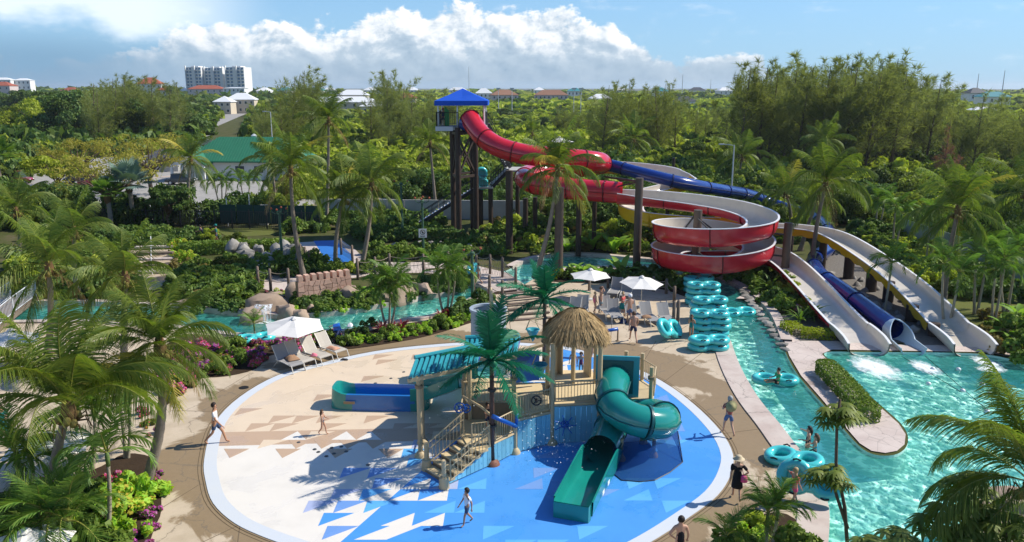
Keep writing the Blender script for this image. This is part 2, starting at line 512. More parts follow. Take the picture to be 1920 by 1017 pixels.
def smooth_loop(px, n=3):
    return [Vector((p[0], p[1], 0)) for p in spline([tuple(G(*q))[:2] for q in px], n, True)]
WL = smooth_loop(water_px, 3)
def offset_line(line, d):
    """offset of an open polyline to its left by d"""
    out = []
    for i, p in enumerate(line):
        a = line[max(0, i - 1)]; b = line[min(len(line) - 1, i + 1)]
        t = (b - a); t.z = 0; t.normalize()
        out.append(p + Vector((-t.y, t.x, 0)) * d)
    return out

big = [(-4000, -60), (4000, -60), (4000, 9000), (-4000, 9000)]
gr = MB(); gr.sheet([Vector((x, y, -.03)) for x, y in big], [[Vector((p.x, p.y, -.03)) for p in WL]])
tag(gr.build('ground', M_ground), kind='structure', label='dark soil and scrub ground reaching to the horizon')

# plaza concrete on this side of the river
NB = [Vector((p[0], p[1], 0)) for p in spline([tuple(G(*q))[:2] for q in near_bank], 3)]
plaza = NB + [Vector((14, 16, 0)), Vector((14, 8, 0)), Vector((-45, 8, 0)), Vector((-60, 40, 0))]
dk = MB(); dk.sheet(plaza, z=0.0)
o = dk.build('plaza_deck', M_deck); tag(o, 'pale concrete plaza with brown damp stains around the splash pad', kind='structure')
# saw-cut joints of the concrete: thin dark strips of sealant lying slightly proud of the deck
jt = MB()
def joint(a, b, w=.03):
    p, q = G(*a), G(*b); d = (q - p).normalized(); nrm = Vector((-d.y, d.x, 0)) * w / 2
    jt.add([p - nrm + Vector((0, 0, .004)), q - nrm + Vector((0, 0, .004)), q + nrm + Vector((0, 0, .004)), p + nrm + Vector((0, 0, .004))], [(0, 1, 2, 3)])
for a, b in [((300, 955), (372, 910)), ((380, 1017), (500, 960)), ((320, 770), (402, 772)), ((1230, 640), (1200, 690)), ((1150, 560), (1145, 640)), ((1240, 720), (1345, 640)), ((1345, 815), (1460, 800)), ((1390, 890), (1470, 900)), ((1400, 960), (1520, 960)), ((1300, 560), (1215, 600)), ((990, 600), (1090, 640)), ((640, 660), (780, 648)), ((400, 742), (470, 700)), ((450, 985), (440, 1060)), ((950, 560), (960, 640)), ((1160, 690), (1290, 610))]:
    joint(a, b)
jt.build('joint_sealant', mat('joint_sealant', (.16, .12, .08), .9, .1), o)

# coping bands along the banks
def band(name, line, d0, d1, z0, z1, m, label):
    a = offset_line(line, d0); b = offset_line(line, d1)
    q = MB()
    rows = []
    for p, r in zip(a, b):
        rows.append([Vector((p.x, p.y, z0)), Vector((p.x, p.y, z1)), Vector((r.x, r.y, z1)), Vector((r.x, r.y, z0))])
    q.grid(rows)
    # make the normals face up
    o = q.build(name, m)
    bm = bmesh.new(); bm.from_mesh(o.data); bmesh.ops.recalc_face_normals(bm, faces=bm.faces[:]); bm.to_mesh(o.data); bm.free()
    return tag(o, label, kind='structure')
i0 = 3 * near_bank.index((1010, 518))
band('river_kerb', NB[i0:], .06, -.95, -.25, .05, M_cope, 'pale stone coping along the plaza side of the river')
band('river_kerb', NB[:i0 - 12], .05, -.45, -.25, .10, M_cope, 'narrow stone kerb between flower beds and river')
FB = [Vector((p[0], p[1], 0)) for p in spline([tuple(G(*q))[:2] for q in far_bank], 3)]
j0 = 3 * far_bank.index((950, 507)); j1 = 3 * far_bank.index((872, 540))
band('river_kerb', FB[3 * 4:j0], .05, -.55, -.25, .12, M_cope, 'stone kerb on the far side of the river below the slides')
band('river_kerb', FB[j1:], .05, -.5, -.25, .16, M_cope, 'stone kerb below the castle wall and rocks')

# walls and floor of the water, water itself
M_floor = mat('turquoise_plaster', (.55, .81, .71), .7, .3, col2=(.45, .73, .64), scale=.7)
wl = MB()
wl.sheet([Vector((p.x, p.y, FZ)) for p in WL])
n = len(WL)
wl.add([(p.x, p.y, FZ) for p in WL] + [(p.x, p.y, -.02) for p in WL], [(i, (i + 1) % n, n + (i + 1) % n, n + i) for i in range(n)])
tag(wl.build('pool_floor', M_floor), 'turquoise plastered floor and walls of river and pool', kind='structure')

def water_mat():
    m = bpy.data.materials.new('pool_water'); m.use_nodes = True
    T = NT(m.node_tree); T.n.clear()
    g = T.new('ShaderNodeNewGeometry'); P = g.outputs['Position']
    wob = T.noise(P, 1.3, 3, .5)
    Pw = T.vmath('ADD', P, T.vec(T.math('MULTIPLY', wob, .9), T.math('MULTIPLY', wob, -.7), 0.0))
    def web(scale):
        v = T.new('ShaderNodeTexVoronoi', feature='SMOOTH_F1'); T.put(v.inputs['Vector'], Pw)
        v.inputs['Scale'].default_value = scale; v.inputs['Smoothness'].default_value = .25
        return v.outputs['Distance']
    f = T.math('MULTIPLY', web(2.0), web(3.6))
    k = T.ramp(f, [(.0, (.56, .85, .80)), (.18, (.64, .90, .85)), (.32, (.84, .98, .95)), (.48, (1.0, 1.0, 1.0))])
    boost = T.math('ADD', 1.0, T.math('MULTIPLY', T.step(f, .16, .50), 1.15))  # caustic light put into the transmission colour: bright web, darker cells
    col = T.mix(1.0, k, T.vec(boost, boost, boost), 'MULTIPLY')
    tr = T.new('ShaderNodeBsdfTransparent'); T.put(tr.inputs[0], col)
    gl = T.new('ShaderNodeBsdfGlossy'); gl.inputs['Roughness'].default_value = .06
    df = T.new('ShaderNodeBsdfDiffuse'); df.inputs[0].default_value = (.045, .40, .35, 1)
    bn = T.new('ShaderNodeBump'); bn.inputs['Strength'].default_value = .4; bn.inputs['Distance'].default_value = .08
    T.put(bn.inputs['Height'], T.math('ADD', T.noise(P, 2.2, 4, .6, .4), T.math('MULTIPLY', f, .5)))
    T.put(gl.inputs['Normal'], bn.outputs[0])
    fr = T.new('ShaderNodeFresnel'); fr.inputs['IOR'].default_value = 1.33; T.put(fr.inputs['Normal'], bn.outputs[0])
    a = T.new('ShaderNodeMixShader'); a.inputs[0].default_value = .34
    T.l.new(tr.outputs[0], a.inputs[1]); T.l.new(df.outputs[0], a.inputs[2])
    e = T.new('ShaderNodeMixShader'); T.l.new(fr.outputs[0], e.inputs[0])
    T.l.new(a.outputs[0], e.inputs[1]); T.l.new(gl.outputs[0], e.inputs[2])
    o = T.new('ShaderNodeOutputMaterial'); T.l.new(e.outputs[0], o.inputs[0])
    return m
M_water = water_mat()
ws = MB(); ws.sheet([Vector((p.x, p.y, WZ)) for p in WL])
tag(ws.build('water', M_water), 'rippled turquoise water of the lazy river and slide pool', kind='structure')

# ------------------------------------------------------------------ splash pad
pad_px = [(383, 862), (386, 905), (400, 945), (440, 982), (500, 1010), (570, 1034), (640, 1060), (760, 1085), (900, 1095), (1030, 1085), (1130, 1060), (1215, 1020), (1290, 972), (1345, 930), (1370, 890), (1374, 852), (1350, 808), (1300, 758), (1240, 715), (1180, 687), (1080, 655), (1000, 645), (900, 642), (800, 648), (700, 660), (600, 682), (520, 705), (450, 745), (402, 795)]
PL = [Vector((p[0], p[1], 0)) for p in spline([tuple(G(*q))[:2] for q in pad_px], 4, True)]
def inset(loop, d):
    n = len(loop); out = []
    ar = sum(loop[i].x * loop[(i + 1) % n].y - loop[(i + 1) % n].x * loop[i].y for i in range(n))
    sg = 1 if ar > 0 else -1
    for i in range(n):
        t = loop[(i + 1) % n] - loop[i - 1]; t.normalize()
        out.append(loop[i] + Vector((-t.y, t.x, 0)) * d * sg)
    return out
def inside(p, loop):
    x, y = p[0], p[1]; r = False; n = len(loop)
    for i in range(n):
        a, b = loop[i], loop[i - 1]
        if (a[1] > y) != (b[1] > y) and x < (b[0] - a[0]) * (y - a[1]) / (b[1] - a[1]) + a[0]: r = not r
    return r
PI_ = inset(PL, .46)
def band_loop(mb, A, B, z):
    n = len(A)
    mb.add([(p.x, p.y, z) for p in A] + [(p.x, p.y, z) for p in B], [(i, (i + 1) % n, n + (i + 1) % n, n + i) for i in range(n)])
kb = MB(); band_loop(kb, PL, inset(PL, .47), .02); 
n = len(PL); kb.add([(p.x, p.y, -.01) for p in PL] + [(p.x, p.y, .02) for p in PL], [(i, (i + 1) % n, n + (i + 1) % n, n + i) for i in range(n)])
o = kb.build('pad_kerb', mat('pad_border', (.52, .58, .66), .6, .3, col2=(.62, .62, .60), scale=.6))
bm = bmesh.new(); bm.from_mesh(o.data); bmesh.ops.recalc_face_normals(bm, faces=bm.faces[:]); bm.to_mesh(o.data); bm.free()
tag(o, 'pale blue-white border ring around the splash pad', kind='structure')
gk = MB(); band_loop(gk, inset(PL, -.10), inset(PL, -.065), .004)
band_loop(gk, inset(PL, -.22), inset(PL, -.20), .004)
o = gk.build('drain_line', mat('drain_line', (.10, .075, .045), .9, .1)); tag(o, 'dark drain line in the concrete round the splash pad', kind='structure')

# floor colours: a lattice of right triangles; zones by row, scattered at the borders
CREAM, SAND, WHITEC, PALE, LTB, MIDB, BRT = range(7)
padcol = [(.74, .59, .42), (.53, .37, .245), (.78, .73, .65), (.40, .46, .66), (.17, .33, .68), (.072, .31, .75), (.12, .43, .80)]
def pad_mat(i):
    c = padcol[i]
    return mat('pad_' + ('cream', 'sand', 'white', 'pale', 'soft_blue', 'mid_blue', 'bright_blue')[i], c, .42, .45, col2=tuple(x * .88 for x in c), scale=1.1, bump=.12, bscale=60, detail=7, dirt=.16)
PM = [pad_mat(i) for i in range(7)]
for m_ in PM:      # films of water left by the jets: smoother, shinier patches
    T = NT(m_.node_tree); g_ = T.new('ShaderNodeNewGeometry'); b_ = m_.node_tree.nodes['Principled BSDF']
    T.put(b_.inputs['Roughness'], T.math('SUBTRACT', .52, T.math('MULTIPLY', T.step(T.noise(g_.outputs['Position'], .45, 6, .62, .5), .5, .58), .38)))
# base: three zones split along straight borders, each a sheet of its own (butted)
def clip(poly, f):
    """Sutherland-Hodgman against the half plane f(p) >= 0"""
    out = []
    for i in range(len(poly)):
        a, b = poly[i - 1], poly[i]; fa, fb = f(a), f(b)
        if (fa >= 0) != (fb >= 0):
            t = fa / (fa - fb); out.append(a + (b - a) * t)
        if fb >= 0: out.append(b)
    return out
def halfplane(p, q):
    """left of the pixel line p->q on the ground"""
    a, b = G(*p), G(*q); d = b - a
    return lambda v: d.x * (v.y - a.y) - d.y * (v.x - a.x)
pad = MB()
hA = halfplane((380, 812), (1400, 790))     # above: cream zone
hB = halfplane((380, 838), (1400, 812))     # between: sand zone
hC = halfplane((590, 1060), (1010, 690))       # left: pale zone; right: blue zone
neg = lambda f: (lambda v: -f(v))
blue = clip(PI_, neg(hC)); left = clip(PI_, hC)
for poly, mi in ((clip(left, hA), CREAM), (clip(clip(left, neg(hA)), hB), SAND), (clip(left, neg(hB)), WHITEC), (blue, MIDB)):
    pad.cur = mi
    if len(poly) > 2: pad.sheet(poly, z=.012)
pad_o = pad.build('splash_pad', PM); tag(pad_o, 'round splash pad floor going from cream and sand to bright blue', kind='structure')
rng = random.Random(5)
TW, TH = 1.02, .82
tri_me = {}
def tri_mesh(kind, mi):
    k = (kind, mi)
    if k not in tri_me:
        q = MB(); w, h = TW, TH
        P = {0: [(0, h), (w, h), (0, 0)], 1: [(0, 0), (w, 0), (w, h)], 2: [(0, 0), (w, 0), (w * .45, h)], 3: [(0, h), (w * .5, 0), (w, h)]}[kind]
        P = [Vector((x, y, 0)) for x, y in P]
        if (P[1] - P[0]).cross(P[2] - P[0]).z < 0: P = [P[0], P[2], P[1]]
        up = [p + Vector((0, 0, .004)) for p in P]
        q.add(P + up, [(3, 4, 5), (0, 1, 4, 3), (1, 2, 5, 4), (2, 0, 3, 5)])
        tri_me[k] = q.mesh('triangle_inlay', PM[mi])
    return tri_me[k]
small_in = inset(PI_, .05)
def put_tri(i, r, kind, mi):
    x, y = -14.5 + i * TW + (r % 2) * .3 * TW, 22.0 + r * TH
    pts = {0: [(0, TH), (TW, TH), (0, 0)], 1: [(0, 0), (TW, 0), (TW, TH)], 2: [(0, 0), (TW, 0), (TW * .45, TH)], 3: [(0, TH), (TW * .5, 0), (TW, TH)]}[kind]
    if not all(inside((x + a, y + b), small_in) for a, b in pts): return
    o = link('triangle_inlay', tri_mesh(kind, mi), pad_o)
    o.location = (x, y, .0125)
def zone(x, y):
    if hC(Vector((x, y, 0))) < 0: return 'b'
    if hA(Vector((x, y, 0))) > 0: return 'c'
    return 's' if hB(Vector((x, y, 0))) > 0 else 'w'
def bd(f, a, b, x, y):   # signed distance in metres to a pixel line
    d = G(*b) - G(*a); return f(Vector((x, y, 0))) / d.length
for r in range(0, 28):
    for i in range(0, 25):
        x, y = -14.5 + (i + .5) * TW, 22.0 + (r + .5) * TH
        if not inside((x, y), PI_): continue
        z = zone(x, y); q = rng.random()
        dA = bd(hA, (380, 812), (1400, 790), x, y); dB = bd(hB, (380, 838), (1400, 812), x, y); dC = bd(hC, (590, 1060), (1010, 690), x, y)
        if z == 'c':
            if q < .93 * math.exp(-max(0, dA) / 1.0): put_tri(i, r, 0, SAND)
            elif q < .09: put_tri(i, r, 0, SAND)
            if dC < 1.6 and rng.random() < .5: put_tri(i, r, 1, WHITEC)
        elif z == 's':
            if q < .35: put_tri(i, r, 0, CREAM)
            if rng.random() < .35: put_tri(i, r, 2, WHITEC)
        elif z == 'w':
            if dC < 1.1 and q < .95:
                put_tri(i, r, 0, rng.choice((MIDB, MIDB, BRT, LTB)))
            elif dC < 3.4 and q < .85 - dC * .22:
                put_tri(i, r, 0, LTB if rng.random() < .5 else PALE)
                if dC < 1.2 and rng.random() < .5: put_tri(i, r, 1, PALE)
            elif dB > -1.5 and q < .75: put_tri(i, r, 3, SAND)
            elif dB > -3 and x < -9 and q < .4: put_tri(i, r, 0, SAND)
            elif q < .04: put_tri(i, r, 0, LTB)
        else:
            if -dC < 1.2 and q < .92:
                put_tri(i, r, 1, rng.choice((WHITEC, WHITEC, PALE)))
            elif -dC < 3.0 and q < .75 + dC * .20: put_tri(i, r, rng.choice((0, 1)), rng.choice((PALE, WHITEC, BRT, BRT)))
            elif q < .26: put_tri(i, r, rng.choice((0, 0, 1)), rng.choice((BRT, BRT, LTB)))
# jets in the floor
jm = MB(); jm.lathe((0, 0, 0), [(.0, .02), (.07, .02), (.085, .0)], 10)
jme = jm.mesh('floor_jet', mat('jet_metal', (.05, .05, .05), .4, .5))
for px in [(704, 719), (733, 710), (757, 698), (590, 843), (597, 848), (622, 840), (626, 851), (612, 856), (649, 847), (640, 838), (690, 872), (560, 830)]:
    o = link('floor_jet', jme, pad_o); o.location = G(*px, .012)

# ------------------------------------------------------------------ paths, lots, beds
def flat(name, px, z, m, label, smooth=0, ground=True):
    pts = G2(px) if not smooth else [Vector((p[0], p[1], 0)) for p in spline([tuple(G(*q))[:2] for q in px], smooth, True)]
    q = MB(); q.sheet(pts, z=z)
    return tag(q.build(name, m), label, kind='structure')
flat('pavement', [(1380, 560), (1405, 547), (1438, 573), (1455, 598), (1470, 638), (1480, 668), (1502, 705), (1540, 748), (1578, 793), (1612, 832), (1634, 846), (1660, 850), (1682, 846), (1696, 834), (1698, 815), (1685, 795), (1648, 762), (1598, 718), (1556, 681), (1541, 664), (1560, 656), (1850, 661), (1905, 671), (1960, 686), (2030, 690), (1960, 668), (1890, 655), (1760, 648), (1640, 646), (1570, 640), (1500, 640), (1475, 620), (1460, 592), (1425, 562)], .012, M_pink, 'pinkish stamped concrete between river and slide pool', 0)
flat('path', [(490, 540), (480, 524), (520, 513), (570, 516), (560, 535), (530, 548)], .006, M_pink, 'pale path curving behind the rope posts by the castle wall', 4)
flat('path', [(560, 455), (640, 450), (668, 470), (690, 492), (640, 500), (596, 500), (585, 480)], .0, M_cope, 'pale concrete path below the slide tower stairs')
flat('blue_path', [(588, 452), (628, 451), (660, 478), (664, 498), (613, 497), (604, 478)], .006, mat('blue_path_paint', (.03, .17, .52), .6, .3, var=.2, scale=1.5), 'blue painted safety walkway')
flat('path', [(640, 510), (700, 492), (800, 492), (900, 500), (952, 512), (1000, 545), (960, 560), (880, 520), (800, 512), (720, 512), (660, 522)], .006, M_pink, 'pinkish path along the rope fence to the footbridge', 0)
flat('path', [(235, 470), (325, 468), (330, 520), (290, 545), (240, 540)], .006, M_sandpath, 'shaded stepped path at the left garden')
flat('lawn', [(400, 430), (505, 425), (520, 440), (430, 446)], .004, M_lawn, 'strip of lawn before the iron fence')
flat('lawn', [(1730, 570), (1800, 555), (1960, 560), (1980, 650), (1880, 640), (1800, 625)], .004, M_lawn, 'sunny lawn patch right of the yellow slide', 3)
flat('gravel_bed', [(1448, 600), (1470, 590), (1540, 600), (1575, 640), (1500, 642), (1478, 622)], .004, M_mulch, 'grey pebble bed beside the red chute', 2)
flat('gravel_bed', [(1490, 500), (1560, 470), (1700, 540), (1800, 640), (1770, 650), (1650, 640), (1560, 570)], .004, M_mulch, 'dark river-stone bed below the slides', 0)
flat('road', [(-60, 350), (20, 345), (130, 300), (330, 288), (470, 318), (520, 372), (760, 378), (820, 385), (820, 398), (640, 402), (200, 415), (140, 378), (-60, 380)], .0, M_road, 'pale asphalt car park and access road', 0)
flat('road', [(330, 288), (420, 215), (440, 206), (470, 210), (400, 240), (380, 288)], .0, M_road, 'far access road beyond the car park', 0)
flat('sandy_clearing', [(560, 400), (640, 392), (760, 392), (850, 398), (850, 384), (700, 370), (600, 375)], .006, M_sandpath, 'sandy cleared strip beyond the grey wall')
flat('sandy_clearing', [(1690, 318), (1700, 325), (1680, 332), (1662, 329)], .006, M_sandpath, 'bare sandy patch amid the scrub', 3)
flat('sandy_clearing', [(1740, 355), (1775, 372), (1750, 385), (1725, 378)], .006, M_sandpath, 'pale sandy gap among the bushes', 3)
BEDS = {
 'left': [(278, 1030), (290, 990), (303, 955), (297, 892), (286, 860), (235, 852), (190, 876), (120, 900), (0, 925), (-80, 950), (-80, 1130), (260, 1130)],
 'flower': [(312, 760), (345, 733), (372, 711), (426, 706), (480, 692), (505, 668), (560, 655), (640, 652), (665, 640), (630, 630), (540, 640), (470, 637), (400, 630), (330, 632), (290, 690), (296, 740)],
 'strip': [(640, 655), (720, 646), (800, 631), (876, 608), (905, 594), (900, 560), (872, 574), (840, 588), (806, 601), (746, 610), (667, 627), (640, 634)],
 'corner': [(1340, 1040), (1352, 1005), (1400, 975), (1460, 962), (1500, 985), (1512, 1040), (1500, 1090), (1350, 1090)],
 'umbrella': [(1010, 522), (1050, 512), (1150, 508), (1240, 514), (1290, 528), (1310, 550), (1296, 560), (1250, 545), (1180, 533), (1050, 530)],
}
for k, (lab) in {'left': 'dark soil bed under the palms at the near left', 'flower': 'soil bed full of bright flowers behind the loungers', 'strip': 'soil bed between river and splash plaza', 'corner': 'small soil bed at the near right of the plaza', 'umbrella': 'soil bed behind the two umbrellas'}.items():
    pts = [Vector((p[0], p[1], 0)) for p in spline([tuple(G(*q))[:2] for q in BEDS[k]], 3, True)]
    q = MB(); q.sheet(pts, z=.03); n = len(pts)
    q.add([(p.x, p.y, -.01) for p in pts] + [(p.x, p.y, .03) for p in pts], [(i, (i + 1) % n, n + (i + 1) % n, n + i) for i in range(n)])
    tag(q.build('planting_bed', M_soil), lab, kind='structure')
# ------------------------------------------------------------------ plants: prototypes
R_ = np.random.default_rng(11)
L_coco = leaf_mat('coconut_leaf', (.040, .075, .012), (.105, .120, .020), .42, .09, .18)
L_cocoy = leaf_mat('coconut_leaf_yellow', (.20, .18, .025), (.26, .20, .04), .35, .08, .15)
L_cocob = leaf_mat('coconut_leaf_dry', (.20, .13, .06), (.14, .09, .045), .2, .04, .15)
L_palm = leaf_mat('palm_leaf', (.040, .088, .014), (.09, .135, .024), .38, .09, .18)
L_fake = leaf_mat('plastic_frond', (.003, .060, .030), (.006, .090, .046), .2, .10, .05)
L_silver = leaf_mat('silver_fan_leaf', (.075, .115, .095), (.10, .14, .12), .15, .07, .1)
L_casu = leaf_mat('casuarina_needles', (.092, .106, .034), (.125, .132, .046), .45, .03, .2)
L_casub = leaf_mat('dead_casuarina', (.17, .075, .05), (.13, .07, .05), .2, .03, .1)
L_scrub = leaf_mat('scrub_leaf', (.098, .132, .014), (.155, .168, .022), .38, .05, .25, patch=(.045, (.055, .085, .016)))
L_scruby = leaf_mat('bright_scrub_leaf', (.140, .180, .016), (.20, .21, .028), .4, .05, .2)
L_dark = leaf_mat('dark_leaf', (.030, .062, .014), (.060, .085, .016), .3, .07, .25)
L_lime = leaf_mat('lime_leaf', (.20, .23, .02), (.30, .27, .03), .4, .06, .15)
L_hedge = leaf_mat('hedge_leaf', (.050, .088, .014), (.095, .125, .022), .3, .05, .12)
L_brown = leaf_mat('brown_hedge_leaf', (.12, .085, .03), (.09, .085, .025), .3, .04, .15)
L_poin = leaf_mat('poinciana_leaf', (.17, .14, .03), (.13, .13, .022), .4, .03, .15)
L_banana = leaf_mat('banana_leaf', (.075, .15, .018), (.12, .19, .03), .45, .1, .15)
L_cordy = leaf_mat('cordyline_leaf', (.13, .014, .025), (.08, .012, .022), .3, .1, .2)
L_schef = leaf_mat('schefflera_leaf', (.055, .08, .014), (.10, .115, .02), .3, .12, .12)
F_mag = leaf_mat('magenta_bract', (.60, .03, .34), (.48, .04, .50), .3, .03, .15)
F_red = leaf_mat('red_flower', (.68, .03, .05), (.66, .07, .17), .3, .03, .15)
F_pink = leaf_mat('pink_flower', (.55, .12, .22), (.48, .05, .14), .3, .03, .15)
F_yel = leaf_mat('yellow_leaf', (.50, .36, .02), (.42, .38, .03), .3, .03, .15)
F_org = leaf_mat('orange_flower', (.55, .16, .03), (.45, .08, .03), .3, .03, .15)
F_wht = leaf_mat('white_flower', (.62, .62, .55), (.55, .55, .45), .2, .03, .1)

def unit(a):
    return a / np.maximum(np.linalg.norm(a, axis=1, keepdims=True), 1e-9)
def leaves(rng, C, N, size, elong=1.7, tilt=.8, sv=.35):
    """one small folded-free blade (rhombus) per centre C with outward direction N -> V, F"""
    n = len(C)
    nn = unit(N + rng.normal(0, tilt, (n, 3)))
    t = unit(np.cross(nn, rng.normal(0, 1, (n, 3))))
    w = np.cross(nn, t)
    s = size * (1 + rng.uniform(-sv, sv, (n, 1)))
    V = np.stack([C - t * s * elong / 2, C + w * s / 2, C + t * s * elong / 2, C - w * s / 2], 1).reshape(-1, 3)
    F = np.arange(4 * n).reshape(-1, 4)
    return V, F
def lumps(rng, n, ext, z0=.15, rr=(.22, .38)):
    """lump centres + radii filling a dome of half-extents ext"""
    out = []
    while len(out) < n:
        p = rng.uniform(-1, 1, 3); p[2] = abs(p[2])
        if (p ** 2).sum() < 1: out.append(p)
    c = np.array(out); c[:, 2] = z0 + c[:, 2] * (1 - z0)
    r = rng.uniform(*rr, n)
    return c * np.array(ext), r * min(ext[0], ext[2])
def clump_leaves(rng, c, r, nl, size, elong=1.7, tilt=.7, flat=1.0):
    k = rng.choice(len(c), nl, p=(r ** 2) / (r ** 2).sum())
    d = unit(rng.normal(0, 1, (nl, 3)) + np.array([0, 0, .35]))
    C = c[k] + d * (r[k] * rng.uniform(.72, 1.1, nl))[:, None] * np.array([1, 1, flat])
    C[:, 2] = np.maximum(C[:, 2], .03)
    return leaves(rng, C, d + np.array([0, 0, .3]), size, elong, tilt)
def bush_mesh(name, seed, ext, nl, size, m, n=9, elong=1.7, flowers=None, fsize=.09, nf=0):
    rng = np.random.default_rng(seed)
    c, r = lumps(rng, n, ext)
    V, F = clump_leaves(rng, c, r, nl, size, elong)
    mats = [m]; mi = np.zeros(len(F))
    if flowers:
        V2, F2 = clump_leaves(rng, c + np.array([0, 0, .02]), r * 1.06, nf, fsize, 1.1, .5)
        F = np.concatenate([F, F2 + len(V)]); V = np.concatenate([V, V2])
        mats += flowers
        mi = np.concatenate([mi, rng.integers(1, len(mats), len(F2))])
    return np_mesh(name, V, F, mats, mi=mi)
def put_mesh(name, me, loc, rz=0.0, s=1.0, label=None, cat=None, group=None, kind=None, parent=None):
    o = link(name, me, parent); o.location = loc; o.rotation_euler = (0, 0, rz)
    o.scale = (s, s, s) if not isinstance(s, (tuple, list)) else s
    return tag(o, label, cat, group, kind)

# ---- fronds: a rib that arches, leaflets in two rows that droop
def frond_mesh(name, seed, L, up, droop, nl, leaf, mats, width=.045, hang=.45, spread=.62, twist=0.0, rib=.035, seg=2, start=.14):
    rng = np.random.default_rng(seed)
    K = 22; pts = [np.zeros(3)]; tans = []
    for i in range(K):
        t = (i + .5) / K
        a = up - droop * t ** 1.35
        d = np.array([math.cos(a), math.sin(twist * t) * .35, math.sin(a)]); d /= np.linalg.norm(d)
        tans.append(d); pts.append(pts[-1] + d * L / K)
    pts = np.array(pts); tans.append(tans[-1]); tans = np.array(tans)
    V = []; F = []; MI = []
    # rib: three sided tapering tube
    for i in range(K + 1):
        t = i / K; w = rib * (1 - .85 * t)
        d = tans[i]; sd = np.cross(d, [0, 0, 1.0]); sd /= max(np.linalg.norm(sd), 1e-6); u = np.cross(sd, d)
        V += [pts[i] + sd * w, pts[i] - sd * w, pts[i] - u * w * 1.1]
        if i:
            b = 3 * i
            for j in range(3):
                F.append((b - 3 + j, b - 3 + (j + 1) % 3, b + (j + 1) % 3, b + j)); MI.append(1)
    for i in range(nl):
        for sgn in (-1, 1):
            t = start + (1 - start) * (i + rng.uniform(.2, .8)) / nl
            x = t * K; k = min(K - 1, int(x)); p = pts[k] + (pts[k + 1] - pts[k]) * (x - k); d = tans[k]
            sd = np.cross(d, [0, 0, 1.0]); sd /= max(np.linalg.norm(sd), 1e-6); u = np.cross(sd, d)
            prof = (.45 + .55 * math.sin(PI * min(1, (t - start) / (1 - start) * .9 + .12))) * (1 if t < .9 else .75)
            l = leaf * prof * rng.uniform(.85, 1.1)
            v = sd * sgn * spread + d * (.45 + .35 * t) + u * (.18 - .1 * t) + rng.normal(0, .07, 3)
            v /= np.linalg.norm(v)
            q = p.copy(); b = len(V); w = width * (.7 + .5 * prof)
            wd = d * .8 + u * .35
            for s_ in range(seg + 1):
                f = s_ / seg
                ww = w * (1 - f * .88) if s_ else w * .55
                V += [q - wd * ww / 2, q + wd * ww / 2]
                if s_:
                    F.append((b + 2 * s_ - 2, b + 2 * s_ - 1, b + 2 * s_ + 1, b + 2 * s_)); MI.append(0)
                v = v + np.array([0, 0, -hang * (.6 + f)]); v /= np.linalg.norm(v)
                q = q + v * l / seg
    return np_mesh(name, np.array(V), np.array(F), mats, mi=np.array(MI))

FR = {}
def frond_set(key, mats, L, nl, leaf, width, spec, **kw):
    FR[key] = [[frond_mesh('frond', sum(map(ord, key)) * 10 + i * 3 + j, L, up, dr, nl, leaf, mats, width, **kw) for j in range(2)] for i, (up, dr) in enumerate(spec)]
COCO_SPEC = [(1.42, .55), (1.18, 1.1), (.88, 1.55), (.50, 1.75), (.05, 1.45), (-.65, .75)]
frond_set('coco', [L_coco, M_rachis], 3.35, 58, 1.05, .07, COCO_SPEC, hang=.75)
frond_set('near', [L_coco, M_rachis], 3.9, 105, 1.15, .052, COCO_SPEC, seg=3, hang=.5)
frond_set('cocoy', [L_cocoy, M_rachis], 3.4, 50, .9, .07, COCO_SPEC)
frond_set('cocob', [L_cocob, M_rachis], 3.2, 34, .8, .05, COCO_SPEC, hang=.7)
frond_set('farc', [L_coco, M_rachis], 3.8, 30, 1.0, .13, COCO_SPEC)
frond_set('adon', [L_palm, M_rachis], 1.75, 30, .62, .085, [(1.3, .9), (1.0, 1.9), (.65, 2.3), (.2, 2.0)], hang=.35, spread=.55)
frond_set('areca', [L_palm, M_rachis], 1.5, 30, .5, .065, [(1.35, .7), (1.1, 1.5), (.75, 1.9), (.3, 1.6)], hang=.15)
frond_set('fake', [L_fake, L_fake], 2.35, 46, .56, .09, [(1.30, .45), (.80, .85), (.38, .75), (.05, .75), (-.45, .4)], hang=.16, spread=.8, rib=.06)

def trunk_mesh(base, top, r0, r1, bend, rings=26, m=None, n=9):
    base, top = Vector(base), Vector(top); q = MB(); path = []; rad = []
    for i in range(rings + 1):
        t = i / rings
        p = base.lerp(top, t) + Vector(bend) * math.sin(PI * t)
        path.append(p)
        r = r0 + (r1 - r0) * min(1, t * 1.15)
        if t < .12: r *= 1 + (.12 - t) * 4
        rad.append(r * (1.0 if i % 2 else 1.10))
    q.tube(path, rad, n)
    return q.mesh('trunk', m or M_palmbark, True), path

prng = random.Random(21)
def crown(root, at, key, n, s, classes=None, lean=(0, 0), phase=0.0, extra=None, name='frond'):
    """fronds as children of root, golden-angle order from the spear downwards"""
    for i in range(n):
        f = i / max(1, n - 1)
        ns = len(FR[key])
        c = min(ns - 1, int(f * ns * .999)) if classes is None else classes[i % len(classes)]
        me = FR[key][c][i % 2]
        if extra and i in extra: me = FR[extra[i]][c][i % 2]
        o = link(name, me, root)
        o.location = at
        o.rotation_euler = (prng.uniform(-.18, .18), prng.uniform(-.12, .12), phase + i * 2.39996 + prng.uniform(-.2, .2))
        k = s * prng.uniform(.88, 1.1) * (.78 if f < .08 else 1)
        o.scale = (k, k, k)

